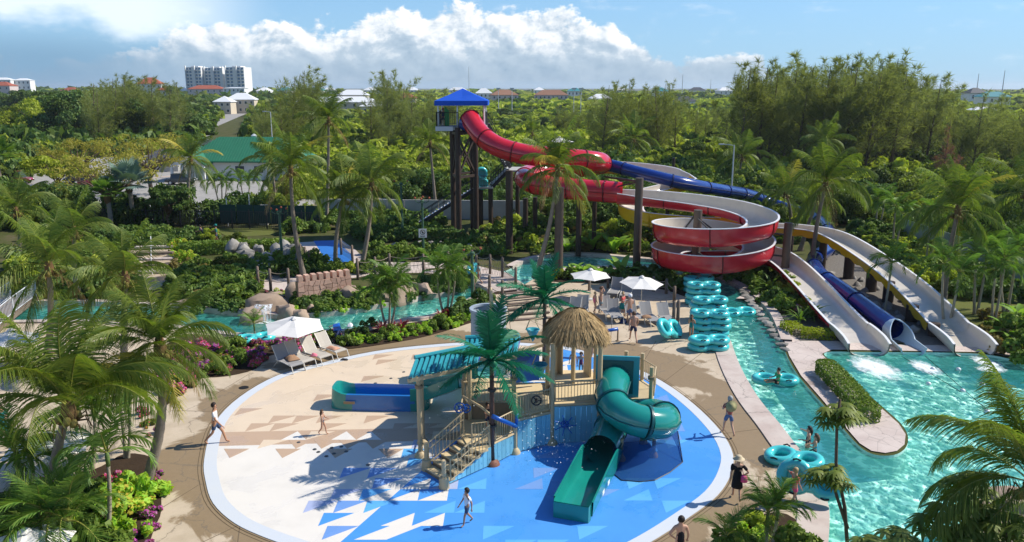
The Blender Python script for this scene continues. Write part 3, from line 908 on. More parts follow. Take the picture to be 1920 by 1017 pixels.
def coconut(base, top, label, key='coco', n=20, s=1.0, bend=None, r=(.19, .12), phase=None, extra=None, nuts=True, group=None, classes=None):
    base = Vector(base); t = thing('coconut_palm', label, 'palm tree', base, 0, group)
    h = Vector(top) - base
    b = bend if bend is not None else (prng.uniform(-.3, .3), prng.uniform(-.3, .3), 0)
    me, path = trunk_mesh((0, 0, -.1), h, r[0], r[1], b)
    link('trunk', me, t)
    q = MB(); q.lathe(h + Vector((0, 0, -.55)), [(.12, 0), (.20, .25), (.22, .5), (.13, .85), (.03, 1.1)], 9)
    for i in range(9):
        a = i * 2.4; d = Vector((math.cos(a), math.sin(a), 0))
        q.tube([h + Vector((0, 0, -.45)) + d * .14, h + Vector((0, 0, -.25 - .1 * (i % 3))) + d * .5, h + Vector((0, 0, -.75 - .2 * (i % 2))) + d * .62], [.035, .03, .012], 4)
    q.build('fibre_sheath', M_palmfib, t, True)
    if nuts:
        for i in range(5):
            a = i * 1.9 + base.x; d = Vector((math.cos(a), math.sin(a), 0))
            o = link('coconut', COCO_ME, t); o.location = h + d * .3 + Vector((0, 0, -.35 - .1 * (i % 2)))
    crown(t, h, key, n, s, classes, phase=prng.uniform(0, 6) if phase is None else phase, extra=extra)
    return t
q = MB(); q.lathe((0, 0, 0), [(.01, -.15), (.1, -.1), (.125, 0), (.09, .12), (.01, .16)], 8); COCO_ME = q.mesh('coconut', M_coco, True)

M_green_shaft = mat('green_crownshaft', (.13, .20, .05), .5, .3, var=.2)
M_slim = mat('slim_palm_trunk', (.36, .31, .22), .85, .1, var=.35, scale=6, bump=.4)
def small_palm(base, stems, label, key='adon', n=9, s=1.0, group=None, name='small_palm'):
    """clump of slim trunks; stems: list of (dx, dy, height)"""
    base = Vector(base); t = thing(name, label, 'palm tree', base, 0, group)
    for k, (dx, dy, h) in enumerate(stems):
        b0 = Vector((dx * .25, dy * .25, -.05)); top = Vector((dx, dy, h))
        me, path = trunk_mesh(b0, top, .075 * s, .055 * s, (dx * .12, dy * .12, 0), 14, M_slim, 7)
        link('trunk', me, t)
        q = MB(); q.tube([top - Vector((0, 0, .05)), top + Vector((0, 0, .25)), top + Vector((0, 0, .5))], [.06 * s, .075 * s, .035 * s], 7); q.build('crown_shaft', M_green_shaft, t, True)
        crown(t, top + Vector((0, 0, .42)), key, n, s, phase=prng.uniform(0, 6))
    return t

# ---- broad trees, shrubs
def crown_mesh(seed, ext, n, nl, size, m, tilt=.7, rr=(.2, .34), elong=1.7, flat=.8):
    rng = np.random.default_rng(seed)
    c, r = lumps(rng, n, ext, .1, rr)
    V, F = clump_leaves(rng, c, r, nl, size, elong, tilt, flat)
    return np_mesh('crown', V, F, [m])
CR_dark = [crown_mesh(100 + i, (3.2, 3.2, 3.8), 24, 7000, .17, L_dark) for i in range(3)]
CR_scrub = [crown_mesh(120 + i, (3.0, 3.0, 3.2), 22, 6500, .165, L_scrub) for i in range(3)]
CR_bright = [crown_mesh(140 + i, (2.8, 2.8, 2.8), 20, 5500, .165, L_scruby) for i in range(2)]
def tree_trunk(h, spread, seed, m=M_bark, r=.14):
    rg = random.Random(seed); q = MB()
    q.tube([(0, 0, -.1), (.1, 0, h * .5), (0, .1, h)], [r, r * .8, r * .6], 7)
    for i in range(6):
        a = i * 1.05 + rg.uniform(-.3, .3); l = spread * rg.uniform(.6, 1)
        q.tube([(0, .05, h * rg.uniform(.5, .95)), (math.cos(a) * l * .5, math.sin(a) * l * .5, h + l * .45), (math.cos(a) * l, math.sin(a) * l, h + l * .8)], [r * .5, r * .35, r * .12], 5)
    return q.mesh('trunk', m, True)
TR_me = [tree_trunk(1.6, 2.4, i) for i in range(3)]
def broad_tree(loc, s, crowns, label, group, name='broadleaf_tree', i=0):
    t = thing(name, label, 'tree', loc, prng.uniform(0, 6.28), group)
    a = link('trunk', TR_me[i % 3], t); b = link('crown', crowns[i % len(crowns)], t)
    b.location = (0, 0, 1.0 * s); a.scale = (s, s, s); b.scale = (s, s, s * prng.uniform(.85, 1.2))
    return t

# ---- casuarina: feathery, upswept boughs with hanging needles
def casuarina_mesh(seed, H, m, leaders=9, nt=30, nn=14, lean=0.12, wide=1.0):
    """several steep leaders, each a ragged plume of upswept twigs with fine needles"""
    rng = np.random.default_rng(seed); V = []
    for l in range(leaders):
        main = l == 0
        z0 = 0.0 if main else H * rng.uniform(.04, .50)
        a = rng.uniform(0, 2 * PI); e = PI / 2 if main else rng.uniform(.80, 1.25)
        d = np.array([math.cos(a) * math.cos(e) * wide + lean, math.sin(a) * math.cos(e) * wide, math.sin(e)])
        d /= np.linalg.norm(d)
        Ll = H * .97 if main else min(H * rng.uniform(.35, .62), (H * rng.uniform(.8, .97) - z0) / d[2])
        p0 = np.array([lean * z0 * .45, 0, z0])
        for i in range(int(nt * (1.8 if main else 1))):
            f = rng.uniform(.12 if main else .05, 1)
            c = p0 + d * Ll * f
            tl = H * .19 * (1 - f) ** .75 * rng.uniform(.5, 1.25) + .35
            b = rng.uniform(0, 2 * PI); te = rng.uniform(.25, 1.0) + .3 * f
            td = np.array([math.cos(b) * math.cos(te) + lean * .6, math.sin(b) * math.cos(te), math.sin(te)])
            t = rng.uniform(.0, 1, nn)
            pos = c + td * (t * tl)[:, None] - np.array([0, 0, .25 * tl]) * (t ** 2)[:, None] + rng.normal(0, .07 * tl, (nn, 3))
            dirs = unit(td * .8 + rng.normal(0, .5, (nn, 3)) + np.array([.1, 0, .0]))
            ln = rng.uniform(.4, 1.0, (nn, 1)) * (.55 + H / 28)
            wd = unit(np.cross(dirs, rng.normal(0, 1, (nn, 3)))) * rng.uniform(.02, .046, (nn, 1))
            V.append(np.stack([pos - wd, pos + wd, pos + dirs * ln - np.array([0, 0, .12])], 1).reshape(-1, 3))
    V = np.concatenate(V)
    return np_mesh('crown', V, np.arange(len(V)).reshape(-1, 3), [m])
CAS = [casuarina_mesh(200 + i, 14, L_casu, leaders=10 + i, lean=.05 + .05 * i, wide=(.9, 1.25, 1.1, 1.4)[i]) for i in range(4)]
CASB = casuarina_mesh(210, 12, L_casub, leaders=7, nt=24, nn=10, lean=.02, wide=.8)
def cas_trunk(seed, lean):
    rg = random.Random(seed); q = MB()
    q.tube([(0, 0, -.1), (lean * .45 * 4, 0, 4), (lean * .45 * 14, 0, 12.8)], [.22, .15, .03], 6)
    for i in range(18):
        z = 1.5 + i * .55; a = i * 2.4; l = 3.4 * (1 - z / 14)
        q.tube([(lean * .45 * z, 0, z * .86), (lean * .45 * z + math.cos(a) * l, math.sin(a) * l, z * .86 + l * .9)], [.06, .015], 4, False)
    return q.mesh('trunk', M_bark, True)
CAST = [cas_trunk(i, .05 + .05 * i) for i in range(4)]
def casuarina(loc, h, i, label, group, dead=False):
    t = thing('casuarina_tree', label, 'tree', loc, prng.uniform(-.5, .5) + (PI if prng.random() < .2 else 0), group)
    k = h / 14
    a = link('trunk', CAST[i % 4], t); b = link('crown', CASB if dead else CAS[i % 4], t)
    for o in (a, b): o.scale = (k, k, k)
    return t

# ---- schefflera: whorls of drooping leaflets on bare stems
def whorl_mesh(seed):
    rng = np.random.default_rng(seed); V = []; F = []
    nl = 9
    for j in range(11):
        a = j * 2.4; e = rng.uniform(-.1, .9)
        d = np.array([math.cos(a) * math.cos(e), math.sin(a) * math.cos(e), math.sin(e)])
        tip = d * rng.uniform(.28, .5)
        for i in range(nl):
            b = a + 2 * PI * i / nl
            o = np.array([math.cos(b), math.sin(b), 0]); side = np.array([-math.sin(b), math.cos(b), 0])
            p1 = tip + o * .16 + np.array([0, 0, -.02]); p2 = tip + o * .33 + np.array([0, 0, -.16])
            k = len(V)
            V += [tip - side * .012, tip + side * .012, p1 + side * .05, p2 + side * .01, p2 - side * .01, p1 - side * .05]
            F += [(k, k + 1, k + 2, k + 5), (k + 5, k + 2, k + 3, k + 4)]
    return np_mesh('leaf_whorl', np.array(V), np.array(F), [L_schef])
WHORL = [whorl_mesh(i) for i in range(3)]
def schefflera(base, stems, label):
    base = Vector(base); t = thing('schefflera_tree', label, 'tree', base)
    for path, whs in stems:
        q = MB(); q.tube(path, [.06 * (1 - .5 * i / len(path)) for i in range(len(path))], 6); q.build('stem', M_bark, t, True)
        for i, (p, s) in enumerate(whs):
            o = link('leaf_whorl', WHORL[i % 3], t); o.location = p; o.scale = (s, s, s); o.rotation_euler = (0, 0, i * 1.3)
    return t

# ---- banana, cordyline, fan palms
def blade_set(seed, n, L, w, up, droop, m, name='leaf', seg=6):
    """strap or paddle leaves radiating from the ground"""
    rng = np.random.default_rng(seed); V = []; F = []
    for i in range(n):
        a = i * 2.4 + rng.uniform(-.3, .3); e = rng.uniform(*up); l = L * rng.uniform(.7, 1.1)
        p = np.array([0, 0, .05]); side = np.array([-math.sin(a), math.cos(a), 0]); b = len(V)
        for s_ in range(seg + 1):
            f = s_ / seg; ww = w * math.sin(PI * (.08 + .90 * f)) ** .7
            V += [p - side * ww / 2 + np.array([0, 0, ww * .12]), p, p + side * ww / 2 + np.array([0, 0, ww * .12])]
            if s_:
                k = b + 3 * s_
                F += [(k - 3, k - 2, k + 1, k), (k - 2, k - 1, k + 2, k + 1)]
            an = e - droop * f
            p = p + np.array([math.cos(a) * math.cos(an), math.sin(a) * math.cos(an), math.sin(an)]) * l / seg
    return np_mesh(name, np.array(V), np.array(F), [m])
BANANA = [blade_set(300 + i, 9, 1.9, .45, (.8, 1.4), 1.3, L_banana, 'banana_leaves') for i in range(2)]
CORDY = [blade_set(310 + i, 22, .75, .10, (.3, 1.4), .9, L_cordy) for i in range(2)]
LILY = [blade_set(320 + i, 26, 1.1, .11, (.5, 1.4), 1.1, L_palm) for i in range(2)]
def fan_mesh(seed, n, stalk, R, m, nseg=22, cup=.25):
    """palmate leaves: pleated fans on stalks"""
    rng = np.random.default_rng(seed); V = []; F = []
    for i in range(n):
        a = i * 2.4; e = 1.35 - 1.5 * (i / n) + rng.uniform(-.1, .1)
        d = np.array([math.cos(a) * math.cos(e), math.sin(a) * math.cos(e), math.sin(e)])
        sd = np.array([-math.sin(a), math.cos(a), 0]); u = np.cross(d, sd)
        c = d * stalk * rng.uniform(.8, 1.1); k = len(V)
        V += [d * .1 - sd * .02, d * .1 + sd * .02, c + sd * .02, c - sd * .02]; F.append((k, k + 1, k + 2, k + 3))
        for j in range(nseg):
            th = -2.2 + 4.4 * j / (nseg - 1)
            o = d * math.cos(th) + sd * math.sin(th) - u * cup * .4
            pr = np.cross(o, u); k = len(V); r = R * (1 - .25 * abs(th) / 2.2) * rng.uniform(.9, 1.05)
            V += [c, c + o * r * .55 + pr * r * .07 - u * .02, c + o * r - u * cup * r * .5, c + o * r * .55 - pr * r * .07 - u * .02]
            F.append((k, k + 1, k + 2, k + 3))
    return np_mesh('fan_leaves', np.array(V), np.array(F), [m])
FAN_S = fan_mesh(330, 20, 1.3, 1.25, L_silver)
FAN_G = fan_mesh(331, 26, 1.2, .95, L_palm)
def fan_palm(base, h, me, label, s=1.0, r=.24):
    t = thing('fan_palm', label, 'palm tree', base)
    tm, _ = trunk_mesh((0, 0, -.1), (0, 0, h), r, r * .85, (.08, 0, 0), 20); link('trunk', tm, t)
    sk = MB(); sk.lathe((0, 0, h - 1.0), [(r * .9, 0), (r * 1.5, .4), (r * 1.4, .9), (r * .6, 1.1)], 10); sk.build('dead_leaf_skirt', M_palmfib, t, True)
    o = link('fan_leaves', me, t); o.location = (0, 0, h); o.scale = (s, s, s)
    return t

SH = {
 'green': [bush_mesh('shrub', 400 + i, (.9, .9, .85), 700, .14, L_hedge) for i in range(3)],
 'dark': [bush_mesh('shrub', 410 + i, (1.0, 1.0, .9), 700, .15, L_dark) for i in range(3)],
 'lime': [bush_mesh('shrub', 420 + i, (.6, .6, .55), 500, .12, L_lime) for i in range(2)],
 'bright': [bush_mesh('shrub', 430 + i, (.8, .8, .8), 600, .14, L_scruby) for i in range(2)],
 'magenta': [bush_mesh('flowering_shrub', 440 + i, (.7, .7, .6), 380, .11, L_hedge, flowers=[F_mag, F_pink, F_mag], fsize=.11, nf=520) for i in range(2)],
 'red': [bush_mesh('flowering_shrub', 450 + i, (.7, .7, .55), 380, .11, L_hedge, flowers=[F_red, F_pink, F_red], fsize=.11, nf=560) for i in range(2)],
 'orange': [bush_mesh('flowering_shrub', 460 + i, (.6, .6, .5), 380, .11, L_hedge, flowers=[F_org, F_yel, F_red], nf=200) for i in range(2)],
 'yellow': [bush_mesh('flowering_shrub', 470 + i, (.8, .8, .8), 420, .12, L_lime, flowers=[F_yel], nf=300) for i in range(2)],
 'white': [bush_mesh('flowering_shrub', 480 + i, (.8, .8, .7), 560, .13, L_hedge, flowers=[F_wht], nf=60) for i in range(2)],
 'brown': [bush_mesh('shrub', 490 + i, (.9, .9, .7), 600, .13, L_brown) for i in range(2)],
}
# ------------------------------------------------------------------ vegetation: where it stands
vr = random.Random(77)
# -- coconut palms: (base pixel, crown pixel, label, kwargs); crown height follows from its own distance
def cp(bpx, cpx, label, **kw):
    b = G(*bpx); t = W(cpx[0], cpx[1], b.y + kw.pop('dy', 0.0))
    return coconut(b, t, label, **kw)
cp((92, 985), (128, 765), 'largest coconut palm at the near left, long arching green fronds over the pavement', key='near', n=20, s=1.1, dy=-.5, phase=.4, extra={3: 'cocoy', 14: 'cocob'}, classes=[0, 1, 1, 2, 0, 2, 3, 1, 2, 3])
cp((265, 925), (300, 650), 'tall coconut palm with ringed leaning trunk beside the lime shrubs', key='near', n=24, s=.74, phase=1.2, extra={20: 'cocoy', 23: 'cocob', 22: 'cocob'}, bend=(.35, 0, 0))
cp((85, 690), (92, 500), 'coconut palm beside the footbridge at the far left', n=20, s=1.05, extra={17: 'cocob', 18: 'cocob'})
cp((232, 690), (235, 520), 'coconut palm in front of the stepped garden path', n=18, s=.95)
cp((356, 420), (358, 300), 'coconut palm before the green-roofed house, yellowish hanging fronds', n=20, s=1.05, extra={4: 'cocoy', 8: 'cocoy', 12: 'cocoy', 17: 'cocob'})
cp((570, 520), (545, 318), 'slender leaning coconut palm behind the castle wall', n=22, s=1.15, extra={19: 'cocob', 21: 'cocob', 7: 'cocoy'}, bend=(-.25, 0, 0))
cp((612, 420), (616, 226), 'tallest coconut palm near the sandy clearing, left of the tower', n=20, s=1.15, extra={18: 'cocob'})
cp((629, 502), (645, 372), 'short coconut palm at the corner of the blue path', n=20, s=1.05, extra={2: 'cocoy', 5: 'cocoy'})
cp((676, 505), (697, 345), 'coconut palm with pale bare trunk right of the blue path', n=20, s=1.1, bend=(.2, 0, 0))
cp((818, 400), (806, 268), 'coconut palm just left of the slide tower', n=18, s=.95, extra={16: 'cocob', 17: 'cocob'})
cp((1003, 520), (1046, 318), 'coconut palm with long curved bare trunk in front of the red tube slide', n=24, s=1.15, bend=(.25, 0, 0), extra={20: 'cocoy', 22: 'cocob', 9: 'cocoy'})
cp((1180, 312), (1188, 262), 'broad coconut palm amid scrub behind the slides', key='farc', n=18, s=1.6)
cp((1000, 300), (998, 250), 'pale coconut palm in the scrub behind the red tube', key='farc', n=16, s=1.2)
cp((1385, 362), (1391, 295), 'coconut palm beyond the end of the upper blue tube', n=18, s=1.3)
cp((1481, 436), (1473, 362), 'coconut palm beside the helix of the red slide', n=20, s=1.15, extra={3: 'cocoy'})
cp((1520, 516), (1548, 345), 'twin-looking tall coconut palm standing between red and blue chutes', n=22, s=1.15, bend=(-.15, 0, 0), extra={19: 'cocob'})
cp((1500, 470), (1535, 372), 'leaning coconut palm tucked behind the tall one between the chutes', n=14, s=.9, bend=(-.1, 0, 0))
cp((1545, 340), (1546, 266), 'dark coconut palm beyond the slides near the casuarinas', n=18, s=1.35)
cp((1768, 580), (1796, 395), 'coconut palm beside the yellow slide, right of the small palms', n=22, s=1.15, extra={7: 'cocoy'})
cp((1960, 500), (1925, 362), 'coconut palm reaching in from the right edge above the lawn', n=18, s=1.2)
cp((1990, 1100), (1935, 905), 'near coconut palm at the bottom right over the pool', key='near', n=22, s=.92, phase=2.0, dy=-.3, extra={20: 'cocob'})
cp((35, 470), (30, 395), 'coconut palm at the far left edge above the garden', n=18, s=1.2)
cp((150, 560), (140, 435), 'drooping coconut palm behind the footbridge', n=18, s=1.0)
cp((520, 400), (508, 300), 'coconut palm beside the street lamp near the sandy clearing', n=16, s=1.1)
fan_palm(G(250, 425), 4.4, FAN_S, 'silver-leaved fan palm by the car park', 1.15)
fan_palm(G(208, 430), 3.6, FAN_G, 'green fan palm left of the silver one', 1.0)
fan_palm(G(5, 380), 5.6, FAN_G, 'tall fan palm at the left edge by the road', 1.5)

# -- small clumped palms
def sp(px, stems, label, **kw):
    return small_palm(G(*px), stems, label, **kw)
sp((728, 614), [(-.45, 0, 2.0), (.15, .1, 2.1), (.55, -.1, 2.2), (.1, .5, 2.4)], 'clump of small palms in the strip bed, left of the bridge', s=1.0, n=10)
sp((836, 592), [(-.5, 0, 2.5), (.25, .1, 2.6), (.6, 0, 2.3)], 'clump of three slim pale-trunked palms by the river bend', s=1.05, n=10)
sp((1655, 592), [(.3, .2, 2.9)], 'single slim palm between blue tube and yellow slide', s=1.1)
sp((1862, 612), [(-.3, 0, 3.0), (.3, .2, 3.6)], 'slim twin palms right of the yellow chute', s=1.05)
sp((1776, 615), [(-.5, .3, 3.4), (.3, 0, 3.0)], 'pair of small palms right of the tall coconut palm', s=1.15)
sp((1830, 590), [(-.4, 0, 3.3), (.4, .3, 3.8)], 'pair of small palms in front of the pale fence', s=1.15)
sp((1888, 585), [(.1, 0, 3.6), (-.6, .2, 2.7)], 'pair of small palms near the right edge by the lawn', s=1.2)
sp((1675, 470), [(-.2, 0, 3.4), (.5, .2, 2.8)], 'slim palms behind the upper part of the yellow slide', s=1.2)
sp((1735, 500), [(0, 0, 3.2), (.6, 0, 3.6)], 'small palms behind the middle of the yellow slide', s=1.2)
sp((1640, 440), [(0, 0, 3.0), (.6, 0, 2.6)], 'small palms in scrub behind the slide bend', s=1.2)
sp((415, 385), [(-.6, 0, 2.4), (.2, .1, 2.6), (.8, 0, 2.3)], 'clump of small palms on the kerb before the green-roofed house', s=1.15, n=8)
sp((462, 382), [(-.5, 0, 2.5), (.5, .1, 2.5)], 'pair of small palms right of the clump by the house', s=1.15, n=8)
sp((168, 880), [(-.3, 0, 1.6), (.3, .2, 1.9)], 'small palm in front of the white sunshade at the left', s=.95, n=9)
sp((235, 860), [(0, .1, 2.2), (.35, 0, 1.8)], 'slim small palm right of the white sunshade', s=.9, n=9)
sp((196, 1010), [(.35, .1, 2.5)], 'young palm leaning over the lime shrub', s=1.0, n=9)
sp((45, 960), [(0, 0, 1.7), (.5, 0, 1.5)], 'low dark small palm at the left edge bed', s=1.05, n=10)
sp((110, 1060), [(0, 0, 1.2), (.4, .1, 1.0), (-.4, 0, .9)], 'bushy areca palm at the bottom left corner', key='areca', s=1.25, n=11)
sp((1440, 1040), [(-.1, 0, 1.0), (.22, .1, 1.15)], 'bushy small palm in the near right corner bed', key='areca', s=.82, n=11)
sp((1360, 1045), [(0, 0, .3)], 'low young palm at the bottom edge', key='areca', s=.8, n=7)
sp((478, 632), [(0, 0, .4)], 'young palm at the river edge behind the sunshade', key='areca', s=.75, n=9)

# -- umbrella trees over the pool
def rel(b, l):
    return [Vector(p) for p in l]
b = G(1590, 1040)
schefflera(b, [([(0, 0, 0), (-.25, 0, 1.6), (-.6, .1, 3.0), (-.65, .2, 4.3), (-.62, .2, 5.0)], [((-.62, .2, 4.55), 1.0), ((-.75, .25, 4.3), .9), ((-.35, .2, 4.4), .95)]),
               ([(-.1, 0, .9), (-.5, 0, 1.9), (-.75, 0, 2.6)], [((-.8, 0, 2.65), .95), ((-1.1, .1, 2.5), .8), ((-.55, -.1, 2.4), .8)])],
           'slim umbrella tree with drooping leaf whorls, rising beside the moored tubes')
schefflera(G(1655, 1150), [([(0, 0, 0), (.1, 0, 1.2), (0, 0, 2.0)], [((0, 0, 2.1), 1.2), ((.5, .1, 1.8), 1.1), ((-.5, .1, 1.8), 1.1), ((.1, -.2, 1.6), 1.0), ((.9, .2, 1.5), 1.0)])], 'low umbrella tree at the bottom edge over the pool')
schefflera(G(1800, 1120), [([(0, 0, 0), (-.2, .2, 1.4), (-.3, .3, 2.4)], [((-.3, .3, 2.5), 1.3), ((.2, .3, 2.2), 1.2), ((-.9, .2, 2.0), 1.2), ((.6, .5, 2.4), 1.0), ((-.2, 0, 1.8), 1.1)]),
                           ([(0, 0, .5), (.4, .4, 2.0), (.3, .8, 3.0)], [((.3, .8, 3.1), .9), ((.0, .9, 2.9), .8), ((.6, .9, 2.8), .9)])], 'bushy umbrella tree by the rocks at the pool edge')
schefflera(G(1880, 1140), [([(0, 0, 0), (.1, .2, 1.4), (0, .3, 2.1)], [((0, .3, 2.2), 1.2), ((.5, .3, 1.9), 1.1), ((-.6, .3, 1.8), 1.1)])], 'umbrella tree behind the near coconut palm at the bottom right')

# -- shrubs in beds
LAB = {'green': 'rounded green shrub', 'dark': 'dark green shrub', 'lime': 'low lime-green shrub', 'bright': 'bright yellow-green shrub', 'magenta': 'magenta bougainvillea', 'red': 'red-flowered shrub', 'orange': 'orange-flowered shrub', 'yellow': 'yellow-leaved croton', 'white': 'green shrub dotted with white flowers', 'brown': 'brownish trimmed shrub'}
def shrub(kind, px, s=1.0, where='', group=None, name=None, z=0.0):
    me = vr.choice(SH[kind]); fl = kind in ('magenta', 'red', 'orange', 'yellow', 'white')
    sc = s * vr.uniform(.85, 1.15)
    return put_mesh(name or ('flowering_shrub' if fl else 'shrub'), me, G(px[0], px[1], z), vr.uniform(0, 6.28), (sc, sc, sc * vr.uniform(.8, 1.1)), LAB[kind] + ' ' + where, 'shrub', group)
MASS = {}
def mass(me, loc, rz, sc):
    MASS.setdefault(me.name, (me, []))[1].append((loc, rz, sc))
def scatter(kinds, poly, n, s, where, group, avoid=None, stuff=False):
    xs = [p[0] for p in poly]; ys = [p[1] for p in poly]; k = 0; t = 0; done = []
    P = G2(poly)
    x0, x1 = min(p.x for p in P), max(p.x for p in P); y0, y1 = min(p.y for p in P), max(p.y for p in P)
    while k < n and t < n * 60:
        t += 1
        x, y = vr.uniform(x0, x1), vr.uniform(y0, y1)
        if not inside((x, y), P): continue
        if any((x - a) ** 2 + (y - b) ** 2 < (.75 * s) ** 2 for a, b in done): continue
        done.append((x, y)); k += 1
        kd = vr.choice(kinds); me = vr.choice(SH[kd]); sc = s * vr.uniform(.75, 1.25)
        fl = kd in ('magenta', 'red', 'orange', 'yellow', 'white')
        if stuff: mass(me, (x, y, 0), vr.uniform(0, 6.28), sc); continue
        put_mesh('flowering_shrub' if fl else 'shrub', me, (x, y, .0), vr.uniform(0, 6.28), (sc, sc, sc * vr.uniform(.8, 1.15)), LAB[kd] + ' ' + where, 'shrub', LAB[kd] + 's ' + where)
scatter(['magenta', 'red', 'red', 'orange', 'magenta', 'green', 'red'], [(315, 755), (350, 728), (420, 700), (490, 686), (505, 660), (620, 650), (628, 636), (520, 645), (440, 645), (350, 650), (300, 700)], 62, .75, 'in the bed behind the loungers', 'x')
scatter(['lime', 'lime', 'lime', 'green'], [(648, 652), (720, 643), (800, 628), (874, 605), (900, 592), (890, 585), (850, 592), (790, 612), (710, 628), (655, 636)], 40, .62, 'edging the strip bed beside the splash plaza', 'x')
scatter(['dark', 'green'], [(840, 600), (900, 590), (905, 566), (880, 575)], 7, .8, 'at the end of the strip bed by the steps', 'x')
for px in [(716, 622), (738, 625), (755, 620), (842, 596), (826, 600)]:
    put_mesh('cordyline', vr.choice(CORDY), G(*px), vr.uniform(0, 6), 1.1, 'dark red cordyline with strap leaves at the foot of the small palms', 'plant', 'cordylines at the foot of the small palms')
for px in [(700, 640), (672, 628), (690, 614)]:
    shrub('dark', px, .55, 'between stroller and small palms', 'dark shrubs near the stroller')
# near-left bed
for px, k, s in [((238, 958), 'yellow', 1.4), ((262, 935), 'lime', 1.4), ((235, 925), 'lime', 1.2), ((215, 1000), 'lime', 1.2), ((245, 1010), 'lime', 1.1), ((195, 960), 'lime', 1.1), ((270, 905), 'orange', .7), ((285, 930), 'magenta', .6), ((282, 965), 'magenta', .6), ((270, 1000), 'magenta', .65), ((290, 895), 'magenta', .45), ((255, 1040), 'magenta', .7), ((210, 900), 'red', .6), ((175, 925), 'orange', .6), ((150, 945), 'green', 1.0), ((95, 905), 'red', .6), ((60, 1000), 'green', 1.3), ((20, 1040), 'lime', 1.1), ((150, 1040), 'green', 1.3), ((120, 985), 'lime', 1.0), ((200, 1060), 'green', 1.2), ((290, 815), 'red', .5), ((278, 800), 'orange', .6), ((265, 780), 'red', .6)]:
    shrub(k, px, s, 'in the near left bed', LAB[k] + 's in the near left bed')
for px, k, s in [((1400, 1010), 'lime', .9), ((1380, 1040), 'green', .9), ((1470, 1030), 'green', .9), ((1425, 990), 'bright', .7), ((1500, 1060), 'green', .9)]:
    shrub(k, px, s, 'in the near right corner bed', LAB[k] + 's in the near right corner bed')
# behind the umbrellas, under the slides
scatter(['dark', 'green', 'dark'], [(1150, 512), (1240, 518), (1300, 535), (1305, 556), (1250, 540), (1170, 532)], 22, .9, 'behind the umbrella loungers', 'x')
scatter(['dark', 'green', 'bright'], [(1015, 520), (1060, 510), (1140, 512), (1140, 522), (1060, 525), (1030, 530)], 9, .7, 'by the rope posts behind the umbrellas', 'x')
for px, s in [((1110, 470), 1.4), ((1152, 476), 1.5), ((1170, 470), 1.1), ((1065, 474), 1.2), ((1098, 520), .9), ((1130, 528), 1.0), ((1165, 520), 1.15), ((1075, 520), .8)]:
    put_mesh('banana_plant', vr.choice(BANANA), G(*px), vr.uniform(0, 6), s, 'banana plant with broad paddle leaves near the river under the slides', 'plant', 'banana plants along the river under the slides')
scatter(['dark', 'dark', 'green', 'white', 'bright', 'brown', 'dark'], [(880, 455), (960, 470), (1080, 470), (1230, 480), (1340, 505), (1400, 530), (1430, 510), (1380, 470), (1240, 440), (1080, 420), (930, 425)], 120, 1.35, 'under the tall slide posts', 'x', stuff=True)
for i in range(34):
    px = (vr.uniform(870, 1060), vr.uniform(440, 486))
    put_mesh('spider_lily', vr.choice(LILY), G(*px), vr.uniform(0, 6), vr.uniform(.8, 1.3), 'spider lily clump with strap leaves below the slide tower', 'plant', 'spider lilies below the slide tower')
scatter(['dark', 'green', 'green', 'lime'], [(690, 478), (760, 470), (860, 470), (880, 490), (800, 488), (700, 490)], 36, .95, 'between rope fence and tower stairs', 'x', stuff=True)
scatter(['dark', 'dark', 'green'], [(520, 395), (640, 405), (800, 410), (850, 440), (760, 455), (690, 455), (660, 440), (540, 440)], 70, 1.3, 'before the grey wall', 'x', stuff=True)
scatter(['dark', 'green', 'green'], [(420, 500), (470, 500), (560, 492), (600, 508), (560, 512), (480, 540), (440, 590), (385, 585), (380, 545)], 44, 1.1, 'on the bank left of the castle wall', 'x')
scatter(['green', 'dark', 'bright'], [(565, 500), (640, 505), (700, 500), (700, 515), (600, 515)], 16, .75, 'between palm trunks above the castle wall', 'x')
scatter(['dark', 'green', 'brown'], [(330, 520), (380, 500), (420, 520), (400, 570), (340, 560)], 22, 1.1, 'on the left garden slope', 'x')
scatter(['yellow', 'bright', 'yellow'], [(330, 470), (350, 462), (360, 490), (340, 496)], 6, 1.0, 'at the corner of the trimmed hedge', 'x')
scatter(['dark', 'dark', 'green'], [(150, 440), (330, 440), (420, 450), (330, 465), (240, 460), (60, 470), (60, 450)], 60, 1.0, 'in front of the iron fence', 'x', stuff=True)
scatter(['dark', 'green', 'bright'], [(20, 560), (60, 540), (220, 560), (230, 570), (100, 566), (20, 566)], 14, .9, 'beside the river at the far left', 'x')
scatter(['green', 'lime', 'green'], [(590, 588), (700, 570), (720, 573), (652, 583), (600, 590)], 16, .6, 'on the planted ledge below the castle wall', 'x')
scatter(['red', 'orange', 'green'], [(610, 578), (690, 566), (700, 570), (640, 580)], 12, .55, 'on the ledge under the castle wall', 'x')
scatter(['magenta', 'red', 'orange', 'yellow'], [(500, 552), (545, 550), (555, 560), (510, 566)], 9, .6, 'above the waterfall rocks', 'x')
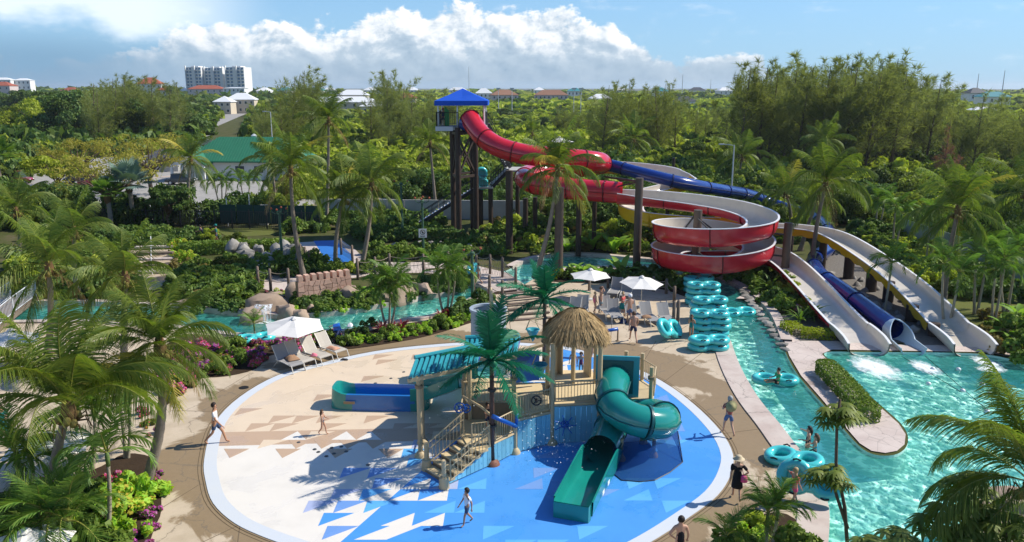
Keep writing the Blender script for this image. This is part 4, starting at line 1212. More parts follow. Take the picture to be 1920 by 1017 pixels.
# right side between river and red chute
scatter(['dark', 'green', 'dark', 'bright'], [(1360, 518), (1420, 545), (1450, 580), (1470, 588), (1500, 560), (1470, 520), (1430, 500)], 30, 1.0, 'between the river and the red chute', 'x')
scatter(['bright', 'lime', 'red'], [(1440, 560), (1500, 590), (1520, 600), (1500, 565)], 7, .8, 'beside the pebble bed', 'x')
for px, s in [((1500, 605), 1.0), ((1445, 548), 1.3), ((1520, 598), 1.1)]:
    put_mesh('bird_nest_plant', vr.choice(LILY), G(*px), vr.uniform(0, 6), s * 1.2, 'rosette of long bright strap leaves beside the red chute', 'plant', 'strap-leaved rosettes beside the red chute')
scatter(['brown', 'brown', 'green'], [(1850, 598), (1880, 610), (1930, 640), (1980, 660), (1980, 690), (1905, 670), (1862, 645)], 24, 1.1, 'at the right edge of the slide pool', 'x')
scatter(['green', 'bright', 'dark'], [(1640, 430), (1760, 480), (1900, 560), (1780, 560), (1700, 520), (1600, 440)], 70, 1.3, 'behind the yellow slide', 'x', stuff=True)
scatter(['dark', 'green', 'dark', 'bright', 'brown'], [(340, 505), (400, 520), (480, 515), (470, 545), (430, 575), (345, 570)], 46, 1.0, '', 'x', stuff=True)
scatter(['dark', 'green', 'dark', 'bright', 'brown'], [(20, 480), (230, 470), (240, 560), (20, 560)], 50, 1.2, '', 'x', stuff=True)
scatter(['dark', 'green', 'lime', 'dark'], [(560, 555), (660, 552), (740, 545), (880, 520), (870, 545), (760, 562), (640, 580), (560, 590)], 60, .8, '', 'x', stuff=True)
scatter(['dark', 'green', 'dark'], [(0, 940), (100, 925), (170, 915), (190, 950), (180, 1060), (0, 1080)], 34, .6, '', 'x', stuff=True)
scatter(['bright', 'dark', 'green'], [(1420, 395), (1500, 395), (1520, 450), (1440, 470), (1400, 430)], 30, 1.6, '', 'x', stuff=True)
for px, s in [((1890, 640), 1.15), ((1910, 605), 1.0)]:
    put_mesh('banana_plant', vr.choice(BANANA), G(*px), vr.uniform(0, 6), s, 'banana plant at the right edge of the lawn', 'plant', 'banana plants at the right edge of the lawn')

# -- trimmed hedges: leaf-covered long bodies
def hedge(path_px, w, h, label, m=L_hedge, dens=170, name='hedge', leaf=.11, z0=0.0):
    P = [G(*p) for p in path_px]; rng = np.random.default_rng(len(path_px) * 7 + int(w * 100) + int(P[0].y))
    C = []; N = []
    for a, b in zip(P[:-1], P[1:]):
        d = b - a; L = d.length; t = d.normalized(); sd = Vector((-t.y, t.x, 0))
        n = int(L * (w + 2 * h) * dens)
        s = rng.uniform(0, 1, n); c = rng.uniform(0, w + 2 * h, n)
        for si, ci in zip(s, c):
            if ci < h: off, z, nn = -w / 2, ci, -sd
            elif ci < h + w: off, z, nn = ci - h - w / 2, h, Vector((0, 0, 1))
            else: off, z, nn = w / 2, ci - h - w, sd
            k = 1 - .12 * (abs(off) / (w / 2)) ** 4 * (z / h) ** 4
            jj = rng.normal(0, .05)
            p = a + d * si + sd * off * (1 + jj) + Vector((0, 0, z * k * (1 + jj) + z0))
            C.append(tuple(p)); N.append(tuple(nn))
    for e, (p, sgn) in ((0, (P[0], -1)), (1, (P[-1], 1))):
        t = (P[1] - P[0]).normalized() if e == 0 else (P[-1] - P[-2]).normalized(); sd = Vector((-t.y, t.x, 0))
        for _ in range(int(w * h * dens * 1.6)):
            a = rng.uniform(-PI / 2, PI / 2); r = w / 2
            q = p + t * sgn * r * .8 * math.cos(a) + sd * r * math.sin(a); u = rng.uniform(0, 1)
            if rng.uniform() < .4: q = p + (q - p) * math.sqrt(rng.uniform()); u = 1
            C.append((q.x, q.y, z0 + u * h)); N.append(tuple(t * sgn * math.cos(a) + sd * math.sin(a) + Vector((0, 0, 1 if u > .95 else 0))))
    V, F = leaves(rng, np.array(C), np.array(N), leaf, 1.6, .5)
    o = link(name, np_mesh(name, V, F, [m])); return tag(o, label, 'hedge')
hedge([(1548, 700), (1570, 722), (1600, 756), (1626, 788)], 1.0, .62, 'trimmed rounded hedge on the pavement island between river and pool', dens=420, leaf=.075)
hedge([(1478, 618), (1500, 630), (1552, 634)], 1.0, .45, 'low bright hedge beside the pebble bed and red chute', L_scruby, 300, leaf=.08)
hedge([(352, 478), (440, 472), (470, 474), (548, 470)], 1.6, 1.0, 'long trimmed hedge along the garden wall left of the blue path', dens=120, leaf=.15)
hedge([(700, 440), (780, 446), (860, 450)], 1.4, .9, 'dark trimmed hedge under the tower stairs', L_dark, 120, leaf=.15)

# -- car-park tree with feathery brown-green crown, and leafy trees by the fence
def feather_tree(base_px, top, s, label, m, seed, n=30, nl=3000, size=.13, multi=False):
    b = G(*base_px); t = thing('poinciana_tree', label, 'tree', b)
    rg = random.Random(seed); q = MB()
    tips = []
    H = top
    q.tube([(0, 0, -.1), (-.15, 0, H * .3), (.1, .1, H * .5)], [.22 * s, .18 * s, .14 * s], 7)
    for i in range(n):
        a = i * 2.4; l = s * rg.uniform(1.8, 4.2); z = H * rg.uniform(.6, 1.05)
        e = (math.cos(a) * l, math.sin(a) * l, z)
        q.tube([(0, 0, H * rg.uniform(.3, .5)), (e[0] * .45, e[1] * .45, H * .62), e], [.09 * s, .06 * s, .02], 5)
        tips.append(e)
    q.build('trunk', M_bark, t, True)
    rng = np.random.default_rng(seed); c = np.array(tips); r = rng.uniform(.6, 1.2, n) * s
    V, F = clump_leaves(rng, c, r, nl, size, 2.6, .6, .55)
    link('crown', np_mesh('crown', V, F, [m]), t)
    return t
feather_tree((212, 415), 6.5, 1.25, 'spreading poinciana with thin golden-brown feathery crown by the car park', L_poin, 1)
feather_tree((150, 350), 6.0, 1.2, 'second feathery golden-brown tree beyond the car park', L_poin, 2)
feather_tree((285, 365), 7.0, 1.4, 'broad thin-crowned tree before the green-roofed house', L_poin, 3)
feather_tree((112, 375), 5.5, .8, 'multi-stemmed light green tree at the car park kerb', L_scruby, 4, 18, 2600, .22)
feather_tree((318, 428), 3.8, .5, 'dark glossy tree behind the iron fence', L_dark, 5, 20, 3000, .2)
for px, s, cr, lab in [((25, 330), 1.0, CR_scrub, 'round tree by the left road edge'), ((60, 425), .75, CR_dark, 'dark bushy tree at the left end of the iron fence'), ((140, 470), .55, CR_scrub, 'drooping light green bush tree left of the fence'), ((395, 455), .35, CR_bright, 'small clipped tree beside the gardeners'), ((440, 470), .38, CR_scrub, 'small bushy tree above the rock wall'), ((430, 520), .42, CR_scrub, 'small yellow-green tree in the left garden'), ((1345, 470), .5, CR_bright, 'bright green tree behind the helix'), ((1140, 455), .5, CR_bright, 'bright bush tree under the red flume'), ((930, 400), .6, CR_dark, 'dark tree behind the tower landing'), ((1400, 460), .7, CR_dark, 'dark tree behind the red helix'), ((1302, 431), .92, CR_scrub, 'olive tree between red flume and blue tube'), ((1600, 420), .75, CR_scrub, 'leafy tree behind the yellow slide bend'), ((1690, 420), .8, CR_scrub, 'leafy tree beyond the small palms'), ((1850, 470), .9, CR_dark, 'dark leafy tree by the pale fence'), ((1900, 440), 1.0, CR_dark, 'dark rounded tree at the right edge')]:
    broad_tree(G(*px), s, cr, lab, None, i=int(px[0]))

# -- casuarinas: (base pixel, top y pixel)
cas = []
def cas_group(xs, ybase, ytop, n, jx, jb, jt, lab):
    for i in range(n):
        x = xs[0] + (xs[1] - xs[0]) * (i + .5) / n + vr.uniform(-jx, jx)
        yb = ybase + vr.uniform(-jb, jb); yt = ytop + vr.uniform(-jt, jt)
        b = G(x, yb); h = W(x, yt, b.y).z
        casuarina(b, h, vr.randrange(4), 'feathery casuarina ' + lab, 'casuarinas ' + lab)
cas_group((150, 350), 268, 150, 13, 10, 14, 14, 'in the tall clump left of the white towers')
cas_group((195, 285), 262, 134, 3, 6, 6, 6, 'rising highest left of the white towers')
cas_group((484, 530), 290, 190, 4, 12, 12, 18, 'behind the green-roofed house')
cas_group((540, 590), 275, 132, 4, 4, 6, 12, 'in the slim pair before the white-roofed school')
cas_group((585, 620), 282, 222, 3, 8, 8, 12, 'before the white-roofed school')
cas_group((705, 735), 282, 205, 3, 6, 8, 12, 'before the white-roofed school')
cas_group((725, 745), 268, 122, 2, 2, 4, 8, 'standing tallest left of the slide tower')
cas_group((690, 850), 275, 165, 9, 8, 12, 22, 'left of the slide tower')
cas_group((1030, 1110), 262, 188, 5, 8, 10, 12, 'behind the pale houses')
cas_group((1120, 1270), 285, 156, 11, 8, 14, 16, 'behind the upper yellow loop')
cas_group((1290, 1360), 270, 190, 4, 8, 10, 10, 'in the middle of the scrubland')
cas_group((1375, 1430), 315, 114, 5, 8, 16, 16, 'at the left end of the tall right-hand clump')
cas_group((1435, 1490), 315, 118, 4, 8, 16, 16, 'left of the gap in the tall right-hand clump')
cas_group((1500, 1590), 322, 112, 6, 8, 18, 20, 'at the front of the tall right-hand clump')
cas_group((1595, 1690), 322, 114, 6, 8, 18, 20, 'in the right half of the tall right-hand clump')
cas_group((1560, 1665), 318, 92, 4, 5, 6, 8, 'rising highest in the right-hand clump')
cas_group((1700, 1740), 310, 140, 4, 4, 8, 8, 'trailing off right of the tall clump')
cas_group((1760, 1930), 330, 182, 12, 8, 20, 16, 'at the right edge of the scrubland')
casuarina(G(1765, 345), W(1765, 215, G(1765, 345).y).z, 1, 'dead rust-brown casuarina standing in green scrub', None, True)
casuarina(G(1790, 350), 5.5, 2, 'low rust-brown dead casuarina beside the taller dead one', None, True)

# -- scrub: the largest bushes one by one, the far mass as one
road_px = [(-60, 350), (20, 345), (130, 300), (330, 288), (380, 250), (400, 222), (430, 200), (480, 206), (470, 280), (520, 372), (850, 372), (860, 402), (640, 405), (200, 418), (140, 382), (-60, 385)]
ROADP = G2(road_px)
park = G2([(-400, 1200), (-100, 440), (120, 425), (480, 420), (640, 402), (870, 400), (1080, 415), (1240, 420), (1420, 430), (1600, 425), (1700, 445), (2000, 560), (2400, 1200)])
clear = G2([(1662, 312), (1700, 312), (1705, 335), (1662, 335)]); clear2 = G2([(1722, 350), (1780, 350), (1780, 388), (1722, 388)]); slope = G2([(1100, 300), (1320, 300), (1480, 360), (1480, 420), (1180, 400), (1080, 340)])
HOUSES = []
def free(x, y):
    p = (x, y)
    if inside(p, ROADP) or inside(p, park) or inside(p, clear) or inside(p, clear2): return False
    for hx, hy, hr in HOUSES:
        if (x - hx) ** 2 + (y - hy) ** 2 < hr * hr: return False
    return True
# ------------------------------------------------------------------ buildings, far and near
M_cream = mat('cream_render', (.58, .50, .38), .8, .2, var=.1, scale=.6)
M_pinkw = mat('pale_pink_render', (.60, .50, .46), .8, .2, var=.08, scale=.6)
M_whitew = mat('white_render', (.74, .73, .70), .8, .2, var=.05, scale=.4)
M_greyw = mat('grey_render', (.42, .41, .38), .85, .2, var=.2, scale=.8, dirt=.3)
M_win = mat('window_glass', (.035, .05, .065), .1, .6)
M_winb = mat('blue_glass', (.06, .16, .26), .12, .6)
M_rred = mat('red_tile_roof', (.36, .10, .055), .8, .2, var=.25, scale=1.2)
M_rbrown = mat('brown_tile_roof', (.30, .155, .095), .8, .2, var=.2, scale=1.2)
M_rwhite = mat('white_metal_roof', (.78, .78, .76), .4, .4, var=.05)
M_rgreen = mat('green_metal_roof', (.035, .185, .10), .45, .35, var=.2, scale=.8)
M_rdark = mat('dark_grey_roof', (.07, .075, .085), .7, .3, var=.2)
M_rteal = mat('teal_far_roof', (.05, .25, .27), .5, .3)

def hip_roof(mb, x0, x1, y0, y1, z, h, ov=.5, ridge=None):
    x0, x1, y0, y1 = x0 - ov, x1 + ov, y0 - ov, y1 + ov
    a = min((y1 - y0) / 2, (x1 - x0) / 2) * (ridge if ridge is not None else 1)
    my = (y0 + y1) / 2
    mb.add([(x0, y0, z), (x1, y0, z), (x1, y1, z), (x0, y1, z), (x0 + a, my, z + h), (x1 - a, my, z + h), (x0, y0, z - .2), (x1, y0, z - .2), (x1, y1, z - .2), (x0, y1, z - .2)],
           [(0, 1, 5, 4), (1, 2, 5), (2, 3, 4, 5), (3, 0, 4), (6, 7, 1, 0), (7, 8, 2, 1), (8, 9, 3, 2), (9, 6, 0, 3), (9, 8, 7, 6)])
def house(loc, w, d, h, rh, wm, rm, label, rz=0.0, nst=1, nwin=4, group=None, cat='house', name='house', ridge=None, porch=False):
    t = thing(name, label, cat, loc, rz, group); HOUSES.append((loc[0], loc[1], max(w, d) * .62 + 2))
    q = MB(); q.box((0, 0, h / 2 - .25), (w, d, h + .5)); q.build('wall', wm, t)
    q = MB(); hip_roof(q, -w / 2, w / 2, -d / 2, d / 2, h, rh, ridge=ridge); q.build('roof', rm, t)
    sh = h / nst
    q = MB(); ww, wh = min(1.4, w / nwin * .5), sh * .45
    q.box((0, 0, 0), (ww, .12, wh)); fm = q.mesh('window', M_white)
    q = MB(); q.box((0, -.05, 0), (ww * .86, .06, wh * .86)); pm = q.mesh('pane', M_win)
    for k in range(nst):
        for i in range(nwin):
            f = link('window', fm, t); f.location = (-w / 2 + w * (i + .5) / nwin, -d / 2 - .03, sh * (k + .55))
            p = link('pane', pm, f)
    if porch:
        q = MB(); q.box((0, -d / 2 - 1.2, h * .62), (w * .5, 2.4, .25)); q.build('porch_roof', rm, t)
        for i in range(4):
            q = MB(); q.cyl((-w * .22 + w * .44 * i / 3, -d / 2 - 2.2, 0), (-w * .22 + w * .44 * i / 3, -d / 2 - 2.2, h * .62), .15, n=8); q.build('porch_post', M_white, t)
    return t
def at(px, py_ground=None, D=None):
    """point on the ground below pixel column px at distance D"""
    p = W(px, 300, D); return Vector((p.x, D, 0))

# white hotel towers
def tower_block(px, D, w, d, h, label, floors, bays, wm=M_whitew):
    b = at(px, D=D); t = thing('hotel_tower', label, 'building', b, -.15, 'white hotel towers on the horizon')
    HOUSES.append((b.x, b.y, w))
    q = MB(); q.box((0, 0, h / 2), (w, d, h)); q.build('wall', wm, t)
    q = MB(); q.box((0, 0, h + .6), (w * .5, d * .6, 1.2)); q.build('roof_plant', wm, t)
    fh = h / floors; bw = w / bays
    q = MB(); q.box((0, 0, 0), (bw * .62, .3, fh * .58)); gm = q.mesh('window', M_winb)
    q = MB(); q.box((0, 0, 0), (bw * .8, 1.5, .35)); bm_ = q.mesh('balcony', wm)
    for i in range(bays):
        for k in range(floors):
            if i % 3 == 2: continue
            o = link('window', gm, t); o.location = (-w / 2 + bw * (i + .5), -d / 2 - .02, fh * (k + .55))
            o = link('balcony', bm_, t); o.location = (-w / 2 + bw * (i + .5), -d / 2 - .75, fh * (k + .08))
    for i in range(0, bays + 1, 3):
        q = MB(); q.box((-w / 2 + bw * i, -d / 2 - .7, h / 2 + .8), (.7, 2.0, h + 1.6)); q.build('fin_wall', wm, t)
tower_block(384, 900, 17.5, 16, 35.2, 'white high-rise hotel block, left one of the pair on the horizon', 10, 5)
tower_block(421, 902, 21, 16, 34.6, 'white high-rise hotel block in the middle of the group on the horizon', 10, 6)
tower_block(460, 892, 20.5, 18, 35.0, 'broad white high-rise hotel block, right one of the group on the horizon', 10, 5)
house(at(400, D=800), 33, 16, 12.4, 3.6, M_pinkw, M_rred, 'pink hotel wing with red tiled roof below the white towers', .1, 3, 6, cat='building', name='hotel_wing')
house(at(452, D=780), 20, 12, 13.2, .8, M_whitew, M_rwhite, 'flat white block right of the red-roofed wing', 0, 3, 5, cat='building', name='office_block')
house(at(430, D=440), 9, 9, 6.5, 3.0, M_cream, M_rwhite, 'small cream house with white pyramid roof', 0, 2, 3)
house(at(462, D=452), 15, 10, 7.5, 3.5, M_cream, M_rwhite, 'cream two-storey house with big white hipped roof', .1, 2, 5)
b = at(640, D=405); house(b, 40, 14, 7.0, 2.6, M_cream, M_rwhite, 'long cream school building under a white hipped roof', .03, 2, 9, cat='building', name='school_building')
house(at(668, D=425), 15, 8, 10.2, 2.6, M_cream, M_rwhite, 'raised rear block with white roof behind the long school', .03, 2, 3, cat='building', name='school_building')
house(at(720, D=395), 20, 10, 5.2, 2.4, M_cream, M_rwhite, 'lower white-roofed wing right of the school', .05, 1, 4, cat='building', name='school_building')
house(at(765, D=520), 12, 9, 7.5, 3.0, M_pinkw, M_rred, 'house with deep red roof left of the slide tower', 0, 2, 3)
house(at(945, D=640), 21, 13, 8.2, 4.0, M_pinkw, M_rbrown, 'pale pink house with brown hipped roof right behind the tower canopy', .15, 2, 5)
house(at(1032, D=660), 27, 13, 8.0, 4.0, M_pinkw, M_rbrown, 'wide pale pink house with brown roof beyond the sports ground', -.05, 2, 8)
house(at(908, D=720), 14, 10, 9.0, 4.2, M_whitew, M_rwhite, 'white-roofed house peeping over the tower canopy', 0, 2, 4)
house(at(1122, D=560), 15, 10, 6.6, 3.0, M_whitew, M_rwhite, 'white-roofed bungalow among scrub right of the pink house', .1, 1, 4)
house(at(1075, D=800), 14, 10, 10.5, 3.0, M_whitew, M_rteal, 'teal-roofed house beyond the floodlights', 0, 2, 4)
house(at(1232, D=780), 14, 10, 10.5, 3.4, M_whitew, M_rteal, 'pale house with teal-grey roof on the scrub horizon', .1, 2, 3)
house(at(1278, D=560), 13, 9, 5.0, 3.2, M_whitew, M_rdark, 'low grey-roofed house in the distant scrub', .1, 1, 3)
house(at(1487, D=480), 21, 9, 3.6, 1.2, M_whitew, M_rwhite, 'long low white building behind the tall casuarinas', 0, 1, 5, cat='building', name='low_building')
house(at(1812, D=520), 12, 9, 10.5, 3.2, M_whitew, M_rdark, 'grey-roofed house on the right horizon', .1, 2, 3)
house(at(1845, D=470), 16, 9, 8.8, 2.8, M_whitew, M_rteal, 'blue-grey roofed house right of the other horizon house', -.1, 2, 4)
house(at(1830, D=400), 12, 7, 3.2, 1.6, M_whitew, M_rwhite, 'small white-roofed house below the horizon at the right', 0, 1, 3)
house(at(1700, D=640), 12, 8, 9.8, 2.6, M_whitew, M_rwhite, 'white house behind the right casuarinas', .0, 2, 3)
house(at(26, D=900), 21, 12, 22.0, 2.4, M_whitew, M_rwhite, 'white apartment block at the far left horizon', .1, 4, 5, cat='building', name='apartment_block')
house(at(64, D=910), 18, 12, 21.5, 2.2, M_whitew, M_rwhite, 'second white apartment block at the far left horizon', .1, 4, 4, cat='building', name='apartment_block')
house(at(22, D=800), 24, 14, 15.5, 3.8, M_pinkw, M_rred, 'red-tiled house below the white blocks at the far left', 0, 3, 4)
house(at(296, D=600), 17, 12, 16.5, 4.5, M_whitew, M_rred, 'white hotel with stepped red roofs behind the casuarina clump', .2, 4, 5, cat='building', name='resort_hotel')
house(at(322, D=585), 9, 9, 12.0, 3.0, M_whitew, M_rred, 'lower red-roofed wing beside the stepped white hotel', .2, 3, 3, cat='building', name='resort_hotel')
for i, (px, D, w, rm, lab) in enumerate([(505, 900, 14, M_rwhite, 'white roof far beyond the school, leftmost'), (545, 980, 18, M_rteal, 'blue-teal roof far beyond the slim casuarinas'), (600, 950, 20, M_rteal, 'long teal roof on the horizon over the school'), (625, 1000, 16, M_rwhite, 'white roof on the horizon over the school'), (700, 1000, 16, M_rwhite, 'white horizon house before the twin casuarinas'), (725, 900, 18, M_rdark, 'dark flat roof on the horizon'), (775, 1050, 20, M_rwhite, 'white horizon house left of the tower'), (860, 1100, 22, M_rwhite, 'white horizon house above the tower canopy'), (1010, 1050, 14, M_rwhite, 'white horizon house above the wide pink one'), (1160, 1000, 16, M_rwhite, 'white horizon house over mid scrub'), (1300, 1050, 20, M_rdark, 'grey-roofed horizon house right of centre'), (1350, 900, 16, M_rwhite, 'white horizon house before the tall casuarinas'), (350, 900, 18, M_rwhite, 'white horizon roof left of the towers'), (150, 900, 18, M_rred, 'red horizon roof at the left')]):
    house(at(px, D=D), w, 12, 10.5, 3.6, M_whitew, rm, lab, prng.uniform(-.2, .2), 2, 3)

# green-roofed house by the car park
g = at(470, D=129); g.x -= 1.5
t = thing('green_roofed_house', 'grey-white house with broad green metal roof and gabled porch', 'house', g, -.06); HOUSES.append((g.x, g.y, 12))
q = MB(); q.box((1.5, 0, 1.3), (17, 9, 3.2)); q.build('wall', M_whitew, t)
q = MB(); hip_roof(q, -7, 10, -4.5, 4.5, 2.9, 3.4, .9, .85); q.build('roof', M_rgreen, t)
rb = MB()
for i in range(38):
    x = -6.3 + i * .44
    rb.beam((x, -5.3, 2.99), (x, -.15, 6.25), .04, .05)
rb.build('standing_seam', M_rgreen, t)['kind'] = 'stuff'
q = MB(); q.add([(-8.6, -7.6, 2.5), (-2.6, -7.6, 2.5), (-5.6, -7.6, 4.9), (-8.6, -2, 2.5), (-2.6, -2, 2.5), (-5.6, -1.2, 4.9), (-8.6, -7.6, 2.35), (-2.6, -7.6, 2.35), (-5.6, -7.6, 4.72)], [(0, 2, 5, 3), (1, 4, 5, 2), (6, 8, 2, 0), (8, 7, 1, 2)]); q.build('porch_roof', M_rgreen, t)
q = MB(); q.add([(-8.0, -7.2, 2.5), (-3.2, -7.2, 2.5), (-5.6, -7.2, 4.5)], [(0, 1, 2)]); q.build('gable', M_whitew, t)
for x in (-8.1, -6.4, -4.7, -3.1):
    q = MB(); q.box((x, -7.1, 1.2), (.35, .35, 2.6)); q.build('porch_post', M_white, t)
for x in (1.5, 4.5, 7.5):
    q = MB(); q.box((x, -4.53, 1.6), (1.6, .1, 1.2)); f = q.build('window', M_white, t)
    q = MB(); q.box((x, -4.58, 1.6), (1.4, .06, 1.0)); q.build('pane', M_win, f)
q = MB(); q.lathe((1, 3.5, 5.6), [(.35, 0), (.4, .5), (.5, .7), (.1, 1.0)], 10); q.build('roof_vent', M_galv, t)
# grey-roofed pavilion behind it, small wooden kiosk, cupola
house(at(405, D=168), 11, 6, 2.6, .7, M_greyw, M_rdark, 'low dark-roofed building behind the green-roofed house', 0, 1, 4, cat='building', name='low_building')
house(at(305, D=138), 5, 4, 2.3, 1.4, M_greyw, M_rdark, 'small dark-roofed pavilion left of the green-roofed house', .3, 1, 2, cat='pavilion', name='pavilion')
p = at(112, D=210)
t = thing('cupola_tower', 'small white cupola tower among the trees at the left', 'building', p); HOUSES.append((p.x, p.y, 3))
q = MB(); q.box((0, 0, 2.8), (2.2, 2.2, 5.6)); q.build('wall', M_whitew, t)
q = MB(); q.lathe((0, 0, 5.6), [(1.0, 0), (.95, .5), (.6, 1.0), (.08, 1.5), (.05, 2.1)], 12); q.build('dome', M_white, t)
q = MB(); q.box((1.9, 0, 1.8), (2.0, 2.0, 3.6)); q.build('annex', M_whitew, t)

# poles: street lamps, floodlights, antenna masts
def lamp_pole(px, D, h, label, arm=1.2, group=None):
    p = at(px, D=D); t = thing('street_lamp', label, 'lamp post', p, 0, group)
    q = MB(); q.cyl((0, 0, 0), (0, 0, h), .11, .07, 8); q.build('pole', M_galv, t)
    q = MB(); q.beam((0, 0, h - .05), (-arm, 0, h + .1), .08, .08); q.build('arm', M_galv, t)
    q = MB(); q.box((-arm - .25, 0, h + .08), (.6, .28, .12)); q.build('lamp_head', M_galv, t)
lamp_pole(513, 150, 9.6, 'slim street lamp beyond the green-roofed house', .9)
lamp_pole(1375, 92, 7.6, 'slim lamp post behind the upper blue tube')
for px, D in [(1074, 340), (1087, 346), (935, 360), (960, 365)]:
    p = at(px, D=D); t = thing('floodlight_mast', 'grey floodlight mast at the sports ground', 'floodlight', p, 0, 'grey floodlight masts at the sports ground')
    q = MB(); q.cyl((0, 0, 0), (0, 0, 13.6), .22, .12, 7); q.build('pole', M_galv, t)
    q = MB(); q.box((0, 0, 13.4), (1.8, .3, .7)); q.build('lamp_head', M_galv, t)
for px, D, h in [(881, 900, 36), (1273, 850, 27), (1325, 1000, 24), (1862, 600, 26), (1815, 620, 24)]:
    p = at(px, D=D); q = MB(); q.cyl((0, 0, 0), (0, 0, h), .5, .2, 5); o = q.build('antenna_mast', M_galv); o.location = p
    tag(o, 'thin antenna mast on the horizon', 'mast', 'thin antenna masts on the horizon')
q = MB(); q.box((0, 0, .7), (70, .4, 1.4)); o = q.build('boundary_wall', mat('red_brown_wall', (.18, .06, .05), .8, .2)); o.location = at(1000, D=330); tag(o, 'long low red-brown wall beside the sports ground', 'wall')

# boundary: grey wall, iron fence with green windscreen, stone pillars
a, b = G(600, 408), G(985, 412)
q = MB(); d = b - a; L = d.length; rz = math.atan2(d.y, d.x)
t = thing('boundary_wall', 'long grey rendered wall behind the slide tower stairs', 'wall', a, rz)
n = 12
for i in range(n):
    q = MB(); q.box((L * (i + .5) / n, 0, 1.0), (L / n - .05, .2, 2.1)); q.build('wall_panel', M_greyw, t)
a, b = G(150, 424), G(600, 432); d = b - a; L = d.length
t = thing('iron_fence', 'black iron fence with dark green windscreen along the car park', 'fence', a, math.atan2(d.y, d.x))
M_screen = mat('green_windscreen', (.022, .060, .045), .8, .2, var=.2, scale=.8)
q = MB(); q.cyl((0, 0, 0), (0, 0, 2.0), .05, n=6); pme = q.mesh('post', M_blackmetal)
q = MB(); q.box((0, 0, .95), (.03, .03, 1.75)); bme = q.mesh('bar', M_blackmetal)
n = 14
for i in range(n + 1):
    o = link('post', pme, t); o.location = (L * i / n, 0, 0)
    if i < n:
        q = MB(); q.beam((L * i / n, 0, 1.75), (L * (i + 1) / n, 0, 1.75), .04, .05); q.beam((L * i / n, 0, .25), (L * (i + 1) / n, 0, .25), .04, .05); q.build('rail', M_blackmetal, t)
        if i in (0, 1, 2, 8, 9, 10, 11, 12, 13):
            q = MB(); q.box((L * (i + .5) / n, 1.1, 1.35), (L / n - .1, .03, 1.9)); q.build('windscreen_panel', M_screen, t)
for i in range(140):
    o = link('bar', bme, t); o.location = (L * (i + .5) / 140, 0, 0)
for px, h, lab in [((496, 422), 1.9, 'pale green stone pillar before the iron fence'), ((362, 417), 1.9, 'pale stone pillar behind the coconut palm'), ((475, 408), 1.6, 'grey stone pillar at the car park')]:
    p = G(*px); t = thing('stone_pillar', lab, 'pillar', p)
    q = MB(); q.box((0, 0, h / 2), (.55, .55, h)); q.build('shaft', M_greyw, t)
    q = MB(); q.box((0, 0, h + .08), (.8, .8, .16)); q.build('cap', M_whitew, t)
    q = MB(); q.box((0, 0, .12), (.8, .8, .24)); q.build('base', M_greyw, t)
for i, px in enumerate([(428, 425), (470, 418), (600, 425), (305, 425)]):
    p = G(*px); q = MB(); q.cyl((0, 0, 0), (0, 0, 3.0), .05, n=6); o = q.build('fence_pole', M_galv); o.location = p
    tag(o, 'thin galvanised pole of the windscreen fence', 'pole', 'thin galvanised poles of the windscreen fence')
# pale screens behind the yellow slide
M_psc = mat('pale_green_screen', (.30, .37, .31), .7, .2, var=.2, scale=.5, dirt=.3)
pts = [(1690, 452), (1760, 478), (1830, 505), (1900, 535), (1990, 575)]
P = [G(*p) for p in pts]
t = thing('screen_fence', 'pale green screen fence behind the small palms at the right', 'fence', P[0])
for a, b in zip(P[:-1], P[1:]):
    q = MB(P[0]); q.beam(a + Vector((0, 0, 1.1)), b + Vector((0, 0, 1.1)), .04, 2.0); q.build('screen_panel', M_psc, t)
    q = MB(P[0]); q.cyl(a, a + Vector((0, 0, 2.2)), .05, n=6); q.build('post', M_galv, t)
flat('road', [(1640, 405), (1720, 420), (1850, 440), (1990, 470), (1990, 450), (1850, 420), (1700, 402)], .0, M_road, 'pale track beyond the screen fence')

# car park: vehicles and bollards
M_carred = mat('red_car_paint', (.32, .02, .03), .25, .5, coat=.5)
M_cardark = mat('dark_car_paint', (.05, .055, .06), .25, .5, coat=.5)
M_tyre = mat('tyre', (.015, .015, .015), .8, .2)
def car(loc, rz, m, label, van=False):
    t = thing('parked_car', label, 'car', loc, rz)
    q = MB(); sec = [(-2.1, .45, .62), (-2.0, .4, .82), (-1.0, .36, .98), (1.0, .36, 1.0), (1.9, .42, .86), (2.15, .5, .62)]
    q.grid([[Vector((x, -.85, z0)), Vector((x, -.88, (z0 + z1) / 2)), Vector((x, -.8, z1)), Vector((x, .8, z1)), Vector((x, .88, (z0 + z1) / 2)), Vector((x, .85, z0)), Vector((x, -.85, z0))] for x, z0, z1 in sec]); q.build('body', m, t, 40)
    r = 1.55 if not van else 1.85
    q = MB(); q.add([(-1.75 if van else -1.3, -.76, .96), (1.2, -.76, .97), (.6, -.62, r), (-1.2, -.62, r), (-1.75 if van else -1.3, .76, .96), (1.2, .76, .97), (.6, .62, r), (-1.2, .62, r)], [(0, 1, 2, 3), (5, 4, 7, 6), (1, 5, 6, 2), (4, 0, 3, 7)]); q.build('windows', M_win, t)
    q = MB(); q.box((-.3, 0, r + .02), (1.9, 1.28, .05)); q.build('roof', m, t)
    for x in (-1.3, 1.35):
        for y in (-.8, .8):
            q = MB(); q.cyl((x, y - .1, .33), (x, y + .1, .33), .33, n=14); w = q.build('wheel', M_tyre, t)
            q = MB(); q.cyl((x, y - .12 * (1 if y < 0 else -1) , .33), (x, y + .0, .33), .2, n=10); q.build('rim', M_galv, w)
    for y in (-.6, .6):
        q = MB(); q.box((2.1, y, .72), (.06, .3, .14)); q.build('headlight', M_white, t)
